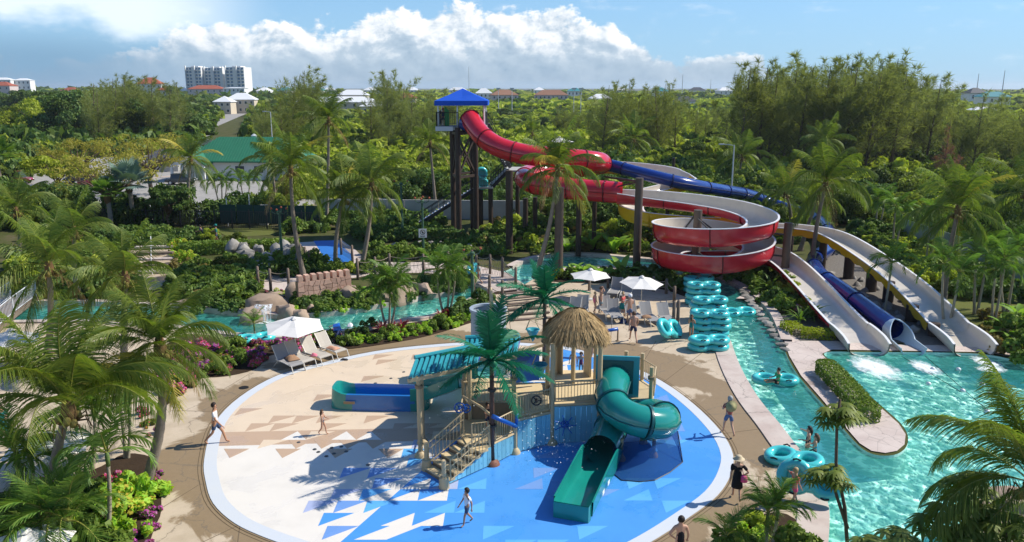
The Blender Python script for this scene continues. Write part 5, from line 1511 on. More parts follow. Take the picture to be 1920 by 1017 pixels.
car(G(32, 345), .15, M_carred, 'red pickup parked at the left edge of the car park', True)
car(G(178, 350), .1, M_carred, 'red car behind the poinciana in the car park')
car(G(150, 344), .1, M_cardark, 'dark vehicle beside the red car in the car park', True)
car(G(340, 346), .1, M_cardark, 'dark car beyond the fan palms')
for i, px in enumerate([(161, 396), (182, 397), (300, 394)]):
    p = G(*px); q = MB(); q.lathe((0, 0, 0), [(.16, 0), (.16, .8), (.12, .9), (.01, .92)], 10); o = q.build('bollard', mat('yellow_paint', (.60, .38, .02), .5, .3), None, True); o.location = p
    tag(o, 'yellow bollard on the car park kerb', 'bollard', 'yellow bollards on the car park kerb')
kb2 = MB()
for a, b in [((60, 380), (200, 400)), ((200, 400), (640, 396)), ((230, 340), (330, 330))]:
    kb2.beam(G(*a) + Vector((0, 0, .06)), G(*b) + Vector((0, 0, .06)), .2, .14)
tag(kb2.build('kerb', M_cope), 'pale kerb along the car park', kind='structure')
# ------------------------------------------------------------------ scrubland: nearest bushes singly, the rest as one mass
def far_bush(seed, nl, size, n=8, ext=(1.0, 1.0, .8)):
    rng = np.random.default_rng(seed); c, r = lumps(rng, n, ext, .1, (.25, .45))
    return clump_leaves(rng, c, r, nl, size, 1.5, .7, .8)
SB = {'s': [bush_mesh('shrub', 500 + i, (2.2, 2.2, 1.9), 2600, .18, L_scrub, 16) for i in range(4)],
      'b': [bush_mesh('shrub', 510 + i, (2.0, 2.0, 1.7), 2300, .18, L_scruby, 14) for i in range(3)],
      'd': [bush_mesh('shrub', 520 + i, (2.4, 2.4, 2.2), 2600, .19, L_dark, 16) for i in range(3)]}
cells = []
sr = random.Random(9)
Y = 70.0
while Y < 1500:
    st = 2.6 + (Y - 70) * .020
    X = -.70 * Y - 6
    while X < .70 * Y + 6:
        x, y = X + sr.uniform(-.5, .5) * st, Y + sr.uniform(-.5, .5) * st
        if free(x, y): cells.append((x, y, st))
        X += st
    Y += st * .9
def zone_kind(x, y):
    px = x / y * 1540 + 960
    n = math.sin(x * .05 + 1.3) * math.sin(y * .043) + math.sin(x * .017 - y * .023)
    if px < 520: return 'd' if sr.random() < .62 else 's'
    if n > .45: return 'b' if sr.random() < .8 else 's'
    if n < -.75: return 'd' if sr.random() < .6 else 's'
    return 's' if sr.random() < .75 else ('b' if sr.random() < .7 else 'd')
cells.sort(key=lambda c: c[1])
near = [c for c in cells if 110 < 1e9][:0]
keep = []
nn = 0
bulk = {'s': [], 'b': [], 'd': []}
for x, y, st in cells:
    k = zone_kind(x, y)
    px = x / y * 1540 + 960
    f = 1.0 if px > 520 else 1.35
    s = st / 2.6 * sr.uniform(.75, 1.3) * (1.0 if y < 200 else .9)
    hz = sr.uniform(.8, 1.25) * f / (1 if y < 150 else (y / 150) ** .42)
    if nn < 420:
        nn += 1
        mass(sr.choice(SB[k]), (x, y, -.05), sr.uniform(0, 6.28), (s * .85, s * .85, s * .8 * hz))
    else:
        bulk[k].append((x, y, s, hz))
BM = {'s': L_scrub, 'b': L_scruby, 'd': L_dark}
Vs = []; Fs = []; Ms = []; off = 0
protos = {k: ([far_bush(600 + i + 10 * j, 420, .19) for i in range(4)], [far_bush(640 + i + 10 * j, 130, .33) for i in range(4)], [far_bush(670 + i + 10 * j, 40, .55) for i in range(4)]) for j, k in enumerate('sbd')}
for mi, k in enumerate('sbd'):
    for x, y, s, hz in bulk[k]:
        lod = 0 if y < 170 else (1 if y < 420 else 2)
        V, F = sr.choice(protos[k][lod])
        a = sr.uniform(0, 6.28); c_, s_ = math.cos(a), math.sin(a); sc = 2.3 * s * .8
        R = np.array([[c_ * sc, s_ * sc, 0], [-s_ * sc, c_ * sc, 0], [0, 0, sc * hz]])
        Vs.append(V @ R + np.array([x, y, -.1])); Fs.append(F + off); off += len(V); Ms.append(np.full(len(F), mi))
o = link('scrub_vegetation', np_mesh('scrub_vegetation', np.concatenate(Vs), np.concatenate(Fs), [BM[k] for k in 'sbd'], mi=np.concatenate(Ms)))
tag(o, 'green scrubland stretching to the horizon', kind='stuff')
print('SCRUB', len(cells), off // 4)
# taller trees standing out of the left-hand wood
lt = 0
while lt < 110:
    px, py = sr.uniform(-20, 520), sr.uniform(180, 272)
    p = G(px, py)
    if not free(p.x, p.y) or (390 < px < 482 and p.y < 480): continue
    lt += 1
    k = sr.random(); cr = CR_dark if k < .6 else (CR_scrub if k < .9 else CR_bright)
    kind = 'dark' if k < .6 else ('olive' if k < .9 else 'light')
    broad_tree(p, sr.uniform(1.0, 1.5) * (1 if p.y < 200 else (1.25 if px > 330 else 1.65)), cr, kind + ' green broadleaf tree of the wood at the left', kind + ' green broadleaf trees of the wood at the left', i=lt)
# leaf litter trees scattered through the middle distance
lt = 0
while lt < 90:
    px, py = sr.uniform(560, 1960), sr.uniform(184, 300)
    p = G(px, py)
    if not free(p.x, p.y) or (575 < px < 712 and p.y < 420): continue
    lt += 1
    k = sr.random(); cr = CR_scrub if k < .5 else (CR_dark if k < .7 else CR_bright)
    kind = 'olive' if k < .5 else ('dark' if k < .7 else 'light')
    broad_tree(p, sr.uniform(.55, .95) * (1 if p.y < 250 else 1.1), cr, kind + ' green low tree standing in the scrubland', kind + ' green low trees standing in the scrubland', i=lt)

# all the small undergrowth that nobody could count, as one body
Vs = []; Fs = []; Ms = []; off = 0; mats = []
for me, pl_ in MASS.values():
    nv = len(me.vertices); V = np.empty(nv * 3, np.float32); me.vertices.foreach_get('co', V); V = V.reshape(-1, 3)
    F = np.empty(len(me.loops), np.int32); me.loops.foreach_get('vertex_index', F); F = F.reshape(-1, 4)
    mi = np.empty(len(me.polygons), np.int32); me.polygons.foreach_get('material_index', mi)
    ids = []
    for m in me.materials:
        if m not in mats: mats.append(m)
        ids.append(mats.index(m))
    mi = np.array(ids)[mi]
    for loc, rz, sc in pl_:
        a, b = math.cos(rz), math.sin(rz); S = np.array(sc if isinstance(sc, tuple) else (sc, sc, sc))
        Vs.append((V * S) @ np.array([[a, b, 0], [-b, a, 0], [0, 0, 1]]) + np.array(loc)); Fs.append(F + off); Ms.append(mi); off += nv
o = link('undergrowth', np_mesh('undergrowth', np.concatenate(Vs), np.concatenate(Fs), mats, mi=np.concatenate(Ms))); tag(o, 'dense green undergrowth of the garden and nearest scrub', kind='stuff')
print('UNDER', off // 4)
# ------------------------------------------------------------------ the three slides and their tower
def frames(path):
    P = [Vector(p[:3]) for p in path]; out = []
    for i, p in enumerate(P):
        t = (P[min(len(P) - 1, i + 1)] - P[max(0, i - 1)]).normalized()
        r = t.cross(Vector((0, 0, 1))).normalized()      # right of travel
        out.append((p, t, r, r.cross(t)))
    return out
def resample(path, step):
    P = [np.array(p, float) for p in path]
    d = [0]
    for a, b in zip(P[:-1], P[1:]): d.append(d[-1] + np.linalg.norm((b - a)[:3]))
    n = max(2, int(round(d[-1] / step)) + 1); P = np.array(P); s = np.linspace(0, d[-1], n)
    return [tuple(np.interp(x, d, P[:, k]) for k in range(P.shape[1])) for x in s]
def tube_slide(root, pts, r, m, seam, sec=7, step=.45, n=18):
    """closed tube in flanged sections"""
    path = resample(spline(pts, 10), step); F = frames(path); i = 0; k = len(F)
    while i < k - 1:
        j = min(k - 1, i + sec)
        if k - 1 - j < 3: j = k - 1
        q = MB(root.location); q.tube([f[0] for f in F[i:j + 1]], r, n, False); q.build('tube_section', m, root, True)
        p, t, rr, u = F[i]
        q = MB(root.location); q.tube([p - t * .05, p + t * .05], r + .06, n, True); q.build('joint_flange', seam, root, 40)
        i = j
    # lengthwise seam where the two half shells are bolted
    q = MB(root.location)
    for sgn in (-1, 1):
        q.tube([f[0] + f[2] * sgn * (r + .012) for f in F], .028, 4)
    q.build('shell_seam', seam, root)
def profile(w, hl, hr, d=0.0, n=12, flat=.62):
    """U section from the left rim over the floor to the right rim: (side, up)"""
    out = []
    for i in range(n + 1):
        a = PI + PI * i / n
        c, s = math.cos(a), math.sin(a)
        x = (w / 2 + d) * (abs(c) ** flat) * (1 if c > 0 else -1)
        h = hl if c < 0 else hr
        out.append((x, (h + d) * (1 - abs(s) ** flat) - d))
    return out
def flume(root, pts, w, m_out, m_in, m_rim, step=.4, seg=10, end=None, scallop=None):
    """open flume; pts carry (x, y, floor z, left wall, right wall)"""
    path = resample(spline(pts, 10), step); F = frames(path); k = len(F)
    def row(i, d, lift=0.0):
        p, t, r, u = F[i]; hl, hr = path[i][3], path[i][4]
        return [p + r * x * -1 * -1 + u * (y + lift) for x, y in profile(w, hl, hr, d)]
    q = MB(root.location); q.grid([row(i, 0) for i in range(k)]); q.build('flume_liner', m_in, root, True)
    i = 0
    while i < k - 1:
        j = min(k - 1, i + seg)
        if k - 1 - j < 3: j = k - 1
        q = MB(root.location); q.grid([list(reversed(row(a, .07))) for a in range(i, j + 1)])
        q.build('flume_shell', m_out, root, True)
        if i:
            q = MB(root.location); q.tube(row(i, .10), .04, 4); q.build('joint_flange', M_seam if m_out is M_red else m_out, root)
        i = j
    for side in (0, -1):
        q = MB(root.location)
        rows = []
        for i in range(k):
            a, b = row(i, -.01)[side], row(i, .13)[side]; u = F[i][3]
            z = max(a.dot(u), b.dot(u))
            a2 = a + u * .02; b2 = b + (a - b).dot(u) * u + u * .02
            rows.append([a2 - u * .05, a2, b2, b2 - u * .05, a2 - u * .05])
        q.grid(rows); q.build('rim_flange', m_rim, root)
        if scallop:
            q = MB(root.location); n = 0
            for i in range(k - 1):
                a = row(i, .10)[side]; b = row(i + 1, .10)[side]; u = F[i][3]
                dz = .40 + .20 * abs(math.sin(i * .8)); dz2 = .40 + .20 * abs(math.sin((i + 1) * .8))
                q.add([a, b, b - u * dz2, a - u * dz], [(0, 1, 2, 3)])
            q.build('side_skirt', scallop, root)
    return F, path
def wf(px, py, Y, dz=0.0):
    v = W(px, py, Y); return (v.x, v.y, v.z + dz)

# red slide: covered upper run, U-turn, covered lower run, open flume, double helix, run-out
base_red = G(1302, 530)
red = thing('red_water_slide', 'long red tube slide turning into an open cream-lined helix and chute', 'water slide', base_red)
rt = [wf(881, 222, 74.4), wf(889, 236, 73.6), wf(906, 257, 72.4), wf(931, 274, 71.4), wf(962, 285, 70.8), wf(1000, 292, 70.5), wf(1060, 297, 70.5), wf(1105, 302, 70.9), wf(1126, 305, 72.2), wf(1124, 309, 74.4), wf(1095, 314, 76.2), wf(1050, 319, 76.6), wf(1010, 324, 75.6), wf(988, 329, 73.4), wf(984, 336, 71.0), wf(1000, 344, 69.0), wf(1040, 351, 67.8), wf(1090, 356, 66.9), wf(1140, 360, 66.1), wf(1165, 362, 65.8)]
tube_slide(red, rt, .90, M_red, M_seam, 7)
e = Vector(rt[-1]); z0 = e.z - .86
hx, hy, hR = 14.65, 57.5, 3.3
fl = [(e.x - .3, e.y + .03, z0, 1.0, .95), (e.x + 1.2, e.y - .3, z0 - .04, 1.05, .8), (12.2, 64.7, z0 - .15, 1.15, .72), (15.0, 63.4, z0 - .35, 1.2, .7), (17.2, 61.2, z0 - .52, 1.2, .7), (18.2, 58.2, z0 - .75, 1.2, .7), (17.3, 55.4, z0 - .95, 1.2, .7)]
zs = {.5: 3.55, .75: 3.2, 1.0: 2.8, 1.25: 2.2, 1.5: 1.66, 1.75: 1.45, 2.0: 1.3}
for i in range(4, 17):
    u = i / 8; a = PI / 2 - u * 2 * PI; z = np.interp(u, list(zs), list(zs.values()))
    fl.append((hx + hR * math.cos(a), hy + hR * math.sin(a), z - .16, 1.34, .72))
fl += [(17.5, 60.25, 1.24, 1.1, .7), (19.3, 58.4, 1.18, 1.0, .7), (19.85, 56.0, 1.08, .75, .6), (19.75, 51.5, .82, .6, .55), (19.5, 47.0, .45, .55, .55), (19.4, 44.2, .2, .55, .55)]
flume(red, fl, 2.05, M_red, M_gel, M_rim)
flume(red, [(19.4, 44.25, .2, .6, .6), (19.35, 43.2, .06, .75, .75), (19.3, 42.0, -.12, .85, .85), (19.28, 41.2, -.2, .72, .72)], 2.1, M_gel, M_gel, M_rim)
def slide_post(root, base, top, r=.30, m=None):
    q = MB(root.location); q.cyl(base, top, r, r, 14); q.build('support_post', m or M_post2, root, 40)
def post_px(root, px, ytop, r=.30, m=None):
    b = G(*px); t = W(px[0], ytop, b.y); slide_post(root, b - Vector((0, 0, .1)), Vector((b.x, b.y, t.z)), r, m)
post_px(red, (1193, 508), 334, .30); post_px(red, (1302, 530), 394, .30); post_px(red, (1470, 530), 418, .30); post_px(red, (955, 475), 320, .32, M_post); post_px(red, (1047, 520), 352, .33)
post_px(red, (1084, 478), 372, .24, M_post); post_px(red, (985, 455), 372, .24, M_post); post_px(red, (1003, 452), 370, .22, M_post); post_px(red, (1113, 468), 375, .2, M_post)
q = MB(red.location)
a = W(1193, 340, G(1193, 508).y)
q.beam(a, W(1135, 332, 70.5), .12, .16); q.beam(a + Vector((0, 0, -.1)), W(1150, 352, 66.5), .1, .1); q.build('cross_arm', M_blackmetal, red)
q = MB(red.location); b = W(1302, 405, G(1302, 530).y)
for u in (.5, .8, 1.15):
    an = PI / 2 - u * 2 * PI; q.beam(b, (hx + 2.5 * math.cos(an), hy + 2.5 * math.sin(an), np.interp(u, list(zs), list(zs.values()))), .08, .1)
b2 = W(1302, 470, G(1302, 530).y)
for u in (1.5, 1.8): 
    an = PI / 2 - u * 2 * PI; q.beam(b2, (hx + 2.5 * math.cos(an), hy + 2.5 * math.sin(an), np.interp(u, list(zs), list(zs.values()))), .08, .1)
p = W(1470, 440, G(1470, 530).y); q.beam(p, (18.3, 57.8, 3.6), .1, .12); q.beam(p + Vector((0, 0, -1.6)), (18.0, 57.0, 2.2), .1, .12)
q.build('bracket_arm', M_blackmetal, red)

# yellow slide: open flume, upper loop, lower loop, covered piece, long run-out
yel = thing('yellow_water_slide', 'yellow open slide with cream lining, high loop and long scalloped chute', 'water slide', G(1600, 520))
yl = [wf(1080, 316, 79.5, -.6), wf(1150, 313, 78.2, -.6), wf(1215, 318, 76.6, -.6), wf(1262, 327, 74.8, -.6), wf(1281, 338, 74.4, -.6), wf(1262, 348, 73.2, -.6), wf(1222, 358, 71.4, -.6), wf(1190, 373, 69.2, -.75), wf(1184, 391, 66.6, -.9), wf(1222, 402, 64.8, -.95), wf(1290, 409, 64.0, -.95), wf(1345, 414, 63.8, -.85)]
flume(yel, [(*p, *((1.0, .45) if i < 5 else (.7, .7) if i < 7 else (.7, 1.25))) for i, p in enumerate(yl)], 2.0, M_yellow, M_gel, M_rim)
tb = [wf(1340, 413, 64.1, .0), wf(1370, 416, 63.8, .0), wf(1405, 419, 63.5, .0)]
q = MB(yel.location); tube_slide(yel, tb, .85, M_yellow, M_yellow, 8)
y2 = [wf(1400, 419, 63.5, -.75), wf(1440, 421, 63.2, -.7), wf(1500, 426, 62.3, -.6), (24.4, 59.9, 2.55), (25.4, 55.0, 1.75), (25.6, 50.1, 1.05), (25.2, 45.4, .42), (25.0, 44.0, .25)]
flume(yel, [(*p, .62, .62) for p in y2], 2.1, M_yellow, M_gel, M_rim, scallop=M_yellow)
flume(yel, [(25.0, 44.05, .25, .65, .65), (24.95, 43.0, .08, .8, .8), (24.9, 41.8, -.12, .9, .9), (24.88, 41.0, -.2, .75, .75)], 2.15, M_gel, M_gel, M_rim)
for px, yt, r in [((1590, 522), 478, .38), ((1632, 546), 505, .38), ((1664, 566), 528, .36), ((1708, 602), 572, .36), ((1540, 505), 452, .3), ((1750, 630), 606, .3)]:
    post_px(yel, px, yt, r, M_post)
for px in [(1250, 430), (1200, 425), (1260, 372)]:
    b = G(*px); slide_post(yel, b, b + Vector((0, 0, 4.2 if px[1] > 380 else 5.2)), .2, M_post)

# blue slide
blu = thing('blue_water_slide', 'dark blue closed tube slide ending in a pale half pipe', 'water slide', G(1600, 600))
bt = [wf(1085, 300, 75.0), wf(1145, 311, 73.6), wf(1200, 325, 72.2), wf(1280, 344, 71.6), wf(1340, 355, 75.0), wf(1402, 365, 82.0), (27.5, 84.6, 2.0), (30.3, 80, 1.2), (29.3, 73, .95), (26.6, 66, .85), (23.6, 61.0, .95), (21.6, 55.0, 1.2), (21.6, 50.5, 1.0), (21.65, 46.0, .75), (21.7, 43.6, .6)]
tube_slide(blu, bt, .57, M_blue, M_seamb, 10)
q = MB(blu.location); F_ = frames(resample([(21.7, 43.65, .6), (21.72, 42.6, .48), (21.74, 41.2, .36)], .2))
rows = []; rows2 = []
for i, (p, t, r, u) in enumerate(F_):
    f = i / (len(F_) - 1); a0 = PI * (.5 - f * .75) if f < 1 else -PI * .25
    a0 = max(-.15, PI / 2 * (1 - 2.2 * f)); R = .59 + .09 * f
    rows.append([p + r * R * math.cos(a) + u * R * math.sin(a) for a in [a0 + (-PI - 2 * a0) * j / 14 for j in range(15)]])
    rows2.append([p + r * (R + .06) * math.cos(a) + u * (R + .06) * math.sin(a) for a in [a0 + (-PI - 2 * a0) * j / 14 for j in range(15)]])
q.grid(rows); q.grid([list(reversed(r)) for r in rows2])
q.grid([[a[0], b[0]] for a, b in zip(rows, rows2)]); q.grid([[a[-1], b[-1]] for a, b in zip(rows, rows2)]); q.grid([rows[-1], rows2[-1]])
q.build('run_out_trough', mat('pale_blue_gelcoat', (.42, .52, .60), .3, .5, coat=.2), blu, 50)
for p, z in [((21.65, 47.5), .2), ((21.6, 53), .5), ((21.7, 58), .8), ((23.4, 66), 2.8)]:
    slide_post(blu, Vector((*p, -.1)), Vector((*p, z)), .22, M_post)
# foam where the slides run into the pool
M_foam = mat('white_water', (.85, .9, .9), .5, .3, bump=.5, bscale=8)
mf = bpy.data.materials.new('foam_film'); mf.use_nodes = True; T = NT(mf.node_tree); T.n.clear(); g_ = T.new('ShaderNodeTexCoord').outputs['Object']
r_ = T.vmath('LENGTH', g_); d_ = T.new('ShaderNodeBsdfDiffuse'); d_.inputs[0].default_value = (.85, .9, .9, 1); tr = T.new('ShaderNodeBsdfTransparent'); mx = T.new('ShaderNodeMixShader')
f_ = T.math('SUBTRACT', T.math('ADD', T.noise(g_, 3.2, 8, .7, .4), .34), T.math('MULTIPLY', r_, .62))
T.put(mx.inputs[0], T.math('MULTIPLY', T.step(f_, .22, .62), .85)); T.l.new(tr.outputs[0], mx.inputs[1]); T.l.new(d_.outputs[0], mx.inputs[2]); oo = T.new('ShaderNodeOutputMaterial'); T.l.new(mx.outputs[0], oo.inputs[0])
def foam(px, sx, sy, seed, lab):
    rng = np.random.default_rng(seed); q = MB()
    q.grid([[Vector((r * math.cos(a), r * math.sin(a), .012 + .05 * rng.uniform() * (1 - r))) for a in np.linspace(0, 2 * PI, 22)] for r in (0.02, .3, .55, .8, 1.0)])
    o = q.build('foam', mf, None, True); o.location = G(px[0], px[1], WZ); o.scale = (sx * 1.7, sy * 1.7, 1); o.rotation_euler = (0, 0, seed * .01); tag(o, lab, kind='stuff')
foam((1640, 690), .7, 1.3, 1, 'white foam below the red chute'); foam((1735, 690), .4, .8, 2, 'white foam below the blue tube'); foam((1850, 680), .4, .7, 3, 'white foam below the yellow chute'); foam((1858, 693), .5, .35, 4, 'splash ring of foam beside the yellow chute')

# tower
B = G(866, 447)
tw = thing('slide_tower', 'tall dark post slide tower with blue canopy and open stairs', 'tower', B)
fl_z = W(870, 236, 75.5).z - .1
corners = [G(861, 449), G(893, 441), G(887, 432), G(851, 439)]
for c in corners:
    q = MB(B); q.cyl(c - Vector((0, 0, .1)), Vector((c.x, c.y, fl_z)), .26, .26, 12); q.build('tower_post', M_post, tw, 40)
def brace(a, za, b, zb, w=.14):
    q = MB(B); q.beam(Vector((a.x, a.y, za)), Vector((b.x, b.y, zb)), w, w * 1.3); q.build('brace', M_post, tw)
for i in range(4):
    a, b = corners[i], corners[(i + 1) % 4]
    for z in (fl_z - .6, fl_z - 4.6): brace(a, z, b, z, .18)
    brace(a, fl_z - 4.5, b, fl_z - .8); brace(b, fl_z - 4.5, a, fl_z - .8)
cx, cy = -4.55, 75.9
pl = [(-6.9, 74.3), (-2.4, 74.3), (-2.4, 79.0), (-6.9, 79.0)]
q = MB(B); q.prism(pl, fl_z - .25, fl_z); q.build('platform', M_greyw, tw)
q = MB(B); q.box((-6.2, 74.35, fl_z - .12), (1.6, .3, .4)); q.build('platform_edge', M_galv, tw)
def rail(a, b, z, root, B, m, h=1.1, step=.16, rm=None, name='railing'):
    a, b = Vector(a), Vector(b); q = MB(B); L = (b - a).length; n = max(2, int(L / step)); up = Vector((0, 0, 1))
    q.tube([a + up * h, b + up * h], .035, 5); q.tube([a + up * .12, b + up * .12], .03, 5)
    for i in range(1, n):
        p = a.lerp(b, i / n); q.tube([p + up * .12, p + up * h], .016, 4, False)
    for p in (a, b): q.tube([p, p + up * (h + .05)], .04, 5)
    return q.build(name, m, root)
P3 = [Vector((x, y, fl_z)) for x, y in pl]
rail(P3[0], P3[0].lerp(P3[1], .44), 0, tw, B, M_blackmetal, 1.35); rail(P3[1].lerp(P3[2], .1), P3[2], 0, tw, B, M_blackmetal, 1.35); rail(P3[2], P3[3], 0, tw, B, M_blackmetal, 1.35); rail(P3[3], P3[0], 0, tw, B, M_blackmetal, 1.35)
ez = W(870, 189, 75.5).z; pz = W(870, 166, 76.5).z
for x, y in [(-6.75, 74.5), (-5.0, 74.5), (-2.55, 74.5), (-6.75, 78.8), (-2.55, 78.8)]:
    q = MB(B); q.cyl((x, y, fl_z), (x, y, ez), .07, n=8); q.build('canopy_post', M_white, tw)
q = MB(B); x0, x1, y0, y1 = -7.05, -2.2, 74.1, 79.2
ap = (-4.6, 76.6, pz); rows = []
ring = [(x0, y0), (x1, y0), (x1, y1), (x0, y1)]
for i in range(4):
    a, b = Vector((*ring[i], ez)), Vector((*ring[(i + 1) % 4], ez)); A = Vector(ap)
    m = (a + b) / 2; sag = Vector((0, 0, -.12))
    q.add([a, m, b, a.lerp(A, .5) + sag * .3, m.lerp(A, .5) + sag, b.lerp(A, .5) + sag * .3, A], [(0, 1, 4, 3), (1, 2, 5, 4), (3, 4, 6), (4, 5, 6)])
    q.add([a, b, b - Vector((0, 0, .42)), a - Vector((0, 0, .42))], [(3, 2, 1, 0)])
q.build('canopy', M_canopy, tw)
q = MB(B); q.add([(-6.2, 74.9, fl_z + .05), (-5.8, 74.9, fl_z + .05), (-5.8, 74.9, fl_z + 1.5), (-6.2, 74.9, fl_z + 1.9), (-6.2, 75.1, fl_z + .05), (-5.8, 75.1, fl_z + .05), (-5.8, 75.1, fl_z + 1.5), (-6.2, 75.1, fl_z + 1.9)], [(0, 1, 2, 3), (7, 6, 5, 4), (0, 3, 7, 4), (1, 5, 6, 2), (3, 2, 6, 7)]); q.build('green_panel', mat('green_panel', (.02, .20, .05), .5, .3), tw)
q = MB(B); q.cyl((-4.5, 74.7, fl_z + .5), (-3.9, 74.4, fl_z + .35), .75, .9, 16); q.build('slide_entry_tub', M_blue, tw, 40)
# stairs
def stair(a, b, w, n, label=None):
    a, b = Vector(a), Vector(b); d = b - a; dh = Vector((d.x, d.y, 0)).normalized(); sd = Vector((-dh.y, dh.x, 0))
    for s in (-1, 1):
        q = MB(B); q.beam(a + sd * s * w / 2, b + sd * s * w / 2, .07, .32); q.build('stringer', M_blackmetal, tw)
        q = MB(B); up = Vector((0, 0, 1)); q.tube([a + sd * s * w / 2 + up * 1.05, b + sd * s * w / 2 + up * 1.05], .035, 5); q.tube([a + sd * s * w / 2 + up * .6, b + sd * s * w / 2 + up * .6], .022, 4)
        for i in range(7):
            p = a.lerp(b, i / 6) + sd * s * w / 2; q.tube([p, p + up * 1.05], .025, 4, False)
        q.build('stair_rail', M_blackmetal, tw)
    ang = math.atan2(dh.y, dh.x)
    q = MB(); q.box((0, 0, 0), (.30, w - .1, .06)); me = q.mesh('tread', M_tread)
    for i in range(n):
        o = link('tread', me, tw); o.location = a.lerp(b, (i + .6) / n) - B + Vector((0, 0, .16)); o.rotation_euler = (0, 0, ang)
y1 = 79.6
s0 = Vector((W(768, 440, y1).x, y1, 0)); s1 = W(882, 376, y1); l0 = W(898, 349, y1 + .3); l1 = W(922, 349, y1 + .3); s2 = W(952, 318, y1 + .6)
stair(s0, (l0.x, y1, l0.z), 1.3, 22)
q = MB(B); q.box(((l0.x + l1.x) / 2, y1 + .2, l0.z - .08), (l1.x - l0.x + .3, 2.0, .16)); q.build('landing', M_greyw, tw)
for x in (l0.x + .2, l1.x - .1):
    q = MB(B); q.cyl((x, y1 - .3, -.1), (x, y1 - .3, l0.z - .16), .24, n=10); q.build('tower_post', M_post, tw, 40)
stair(l1, s2, 1.3, 12)
q = MB(B); q.box((s2.x + 1.0, y1 + 1.5, s2.z - .08), (2.2, 3.6, .16)); q.build('landing', M_greyw, tw)
q = MB(B); q.cyl((s2.x + 1.0, y1 + 1.5, -.1), (s2.x + 1.0, y1 + 1.5, s2.z - .1), .24, n=10); q.build('tower_post', M_post, tw, 40)
stair((s2.x, y1 + 2.6, s2.z), (-2.6, y1 + 1.6, fl_z), 1.2, 18)
rail((l0.x, y1 - .7, l0.z), (l1.x, y1 - .7, l1.z), 0, tw, B, M_blackmetal, 1.1)
# ------------------------------------------------------------------ the water play structure on the splash pad
PR = Vector((1.0, 30.0, 0))
ps = thing('water_play_structure', 'multi-level water play structure with thatched hut, teal roofs and spiral tube', 'play structure', PR)
UP = Vector((0, 0, 1))
def pm(): return MB(PR)
def V3(x, y, z=0.0): return Vector((x, y, z))
def tpost(x, y, z, r=.10, foot=True, m=None, z0=0.0):
    q = pm(); q.cyl((x, y, z0), (x, y, z), r, r, 12); q.build('post', m or M_tan, ps, 40)
    if foot and z0 == 0:
        q = pm(); q.lathe((x, y, .012), [(r * 2.6, 0), (r * 2.3, .10), (r * 1.5, .20), (r * 1.05, .24)], 14); q.build('post_footing', M_tan, ps, 40)
def panel(a, b, ztop, z0=.06, m=M_pbluelt, w=.21):
    """upright planks from a to b; ztop = (at a, at b)"""
    a, b = V3(*a), V3(*b); L = (b - a).length; n = max(1, int(L / w)); rz = math.atan2((b - a).y, (b - a).x)
    for i in range(n):
        f = (i + .5) / n; z = ztop[0] + (ztop[1] - ztop[0]) * f; p = a.lerp(b, f)
        q = MB(); q.box((0, 0, (z + z0) / 2), (L / n - .018, .05, z - z0)); o = q.build('plank', m, ps)
        o.location = p - PR; o.rotation_euler = (0, 0, rz)
def prail(a, b, h=.95, step=.12, m=M_tan):
    a, b = Vector(a), Vector(b); q = pm(); L = (b - a).length; n = max(2, int(L / step))
    q.tube([a + UP * .1, a + UP * h, b + UP * h, b + UP * .1], .032, 6); q.tube([a + UP * .12, b + UP * .12], .026, 5)
    for i in range(1, n): p = a.lerp(b, i / n); q.tube([p + UP * .12, p + UP * h], .013, 4, False)
    q.build('railing', m, ps)
def deck(pts, z, th=.16, m=M_deckpanel):
    q = pm(); q.prism(pts, z - th, z); q.build('deck', m, ps)
F1, F2, C1, C2, C3 = (-2.43, 26.2), (-3.2, 27.6), (.12, 29.0), (1.6, 29.85), (3.5, 30.1)
PT = (-.75, 28.0)
ZL, ZM, ZH = .85, 1.42, 1.70
deck([(-2.0, 28.95), (-1.55, 27.55), PT, C1, (.1, 30.35), (-2.0, 30.35)], ZL)
deck([C1, C2, (1.6, 33.0), (.12, 33.0)], ZM); deck([C2, C3, (3.6, 33.8), (1.6, 33.8)], ZH)
deck([(-2.05, 30.4), (.1, 30.4), (.1, 33.4), (-2.05, 33.4)], 1.47); deck([(3.62, 30.5), (5.7, 30.4), (6.0, 31.6), (5.6, 32.6), (3.62, 32.6)], ZH)
for i in range(3): deck([(.2 + .3 * i, 29.2 + .15 * i), (1.5, 29.9), (1.5, 30.4 + .2 * i), (.2 + .3 * i, 31.0)], ZM + .09 * (i + 1), .09)
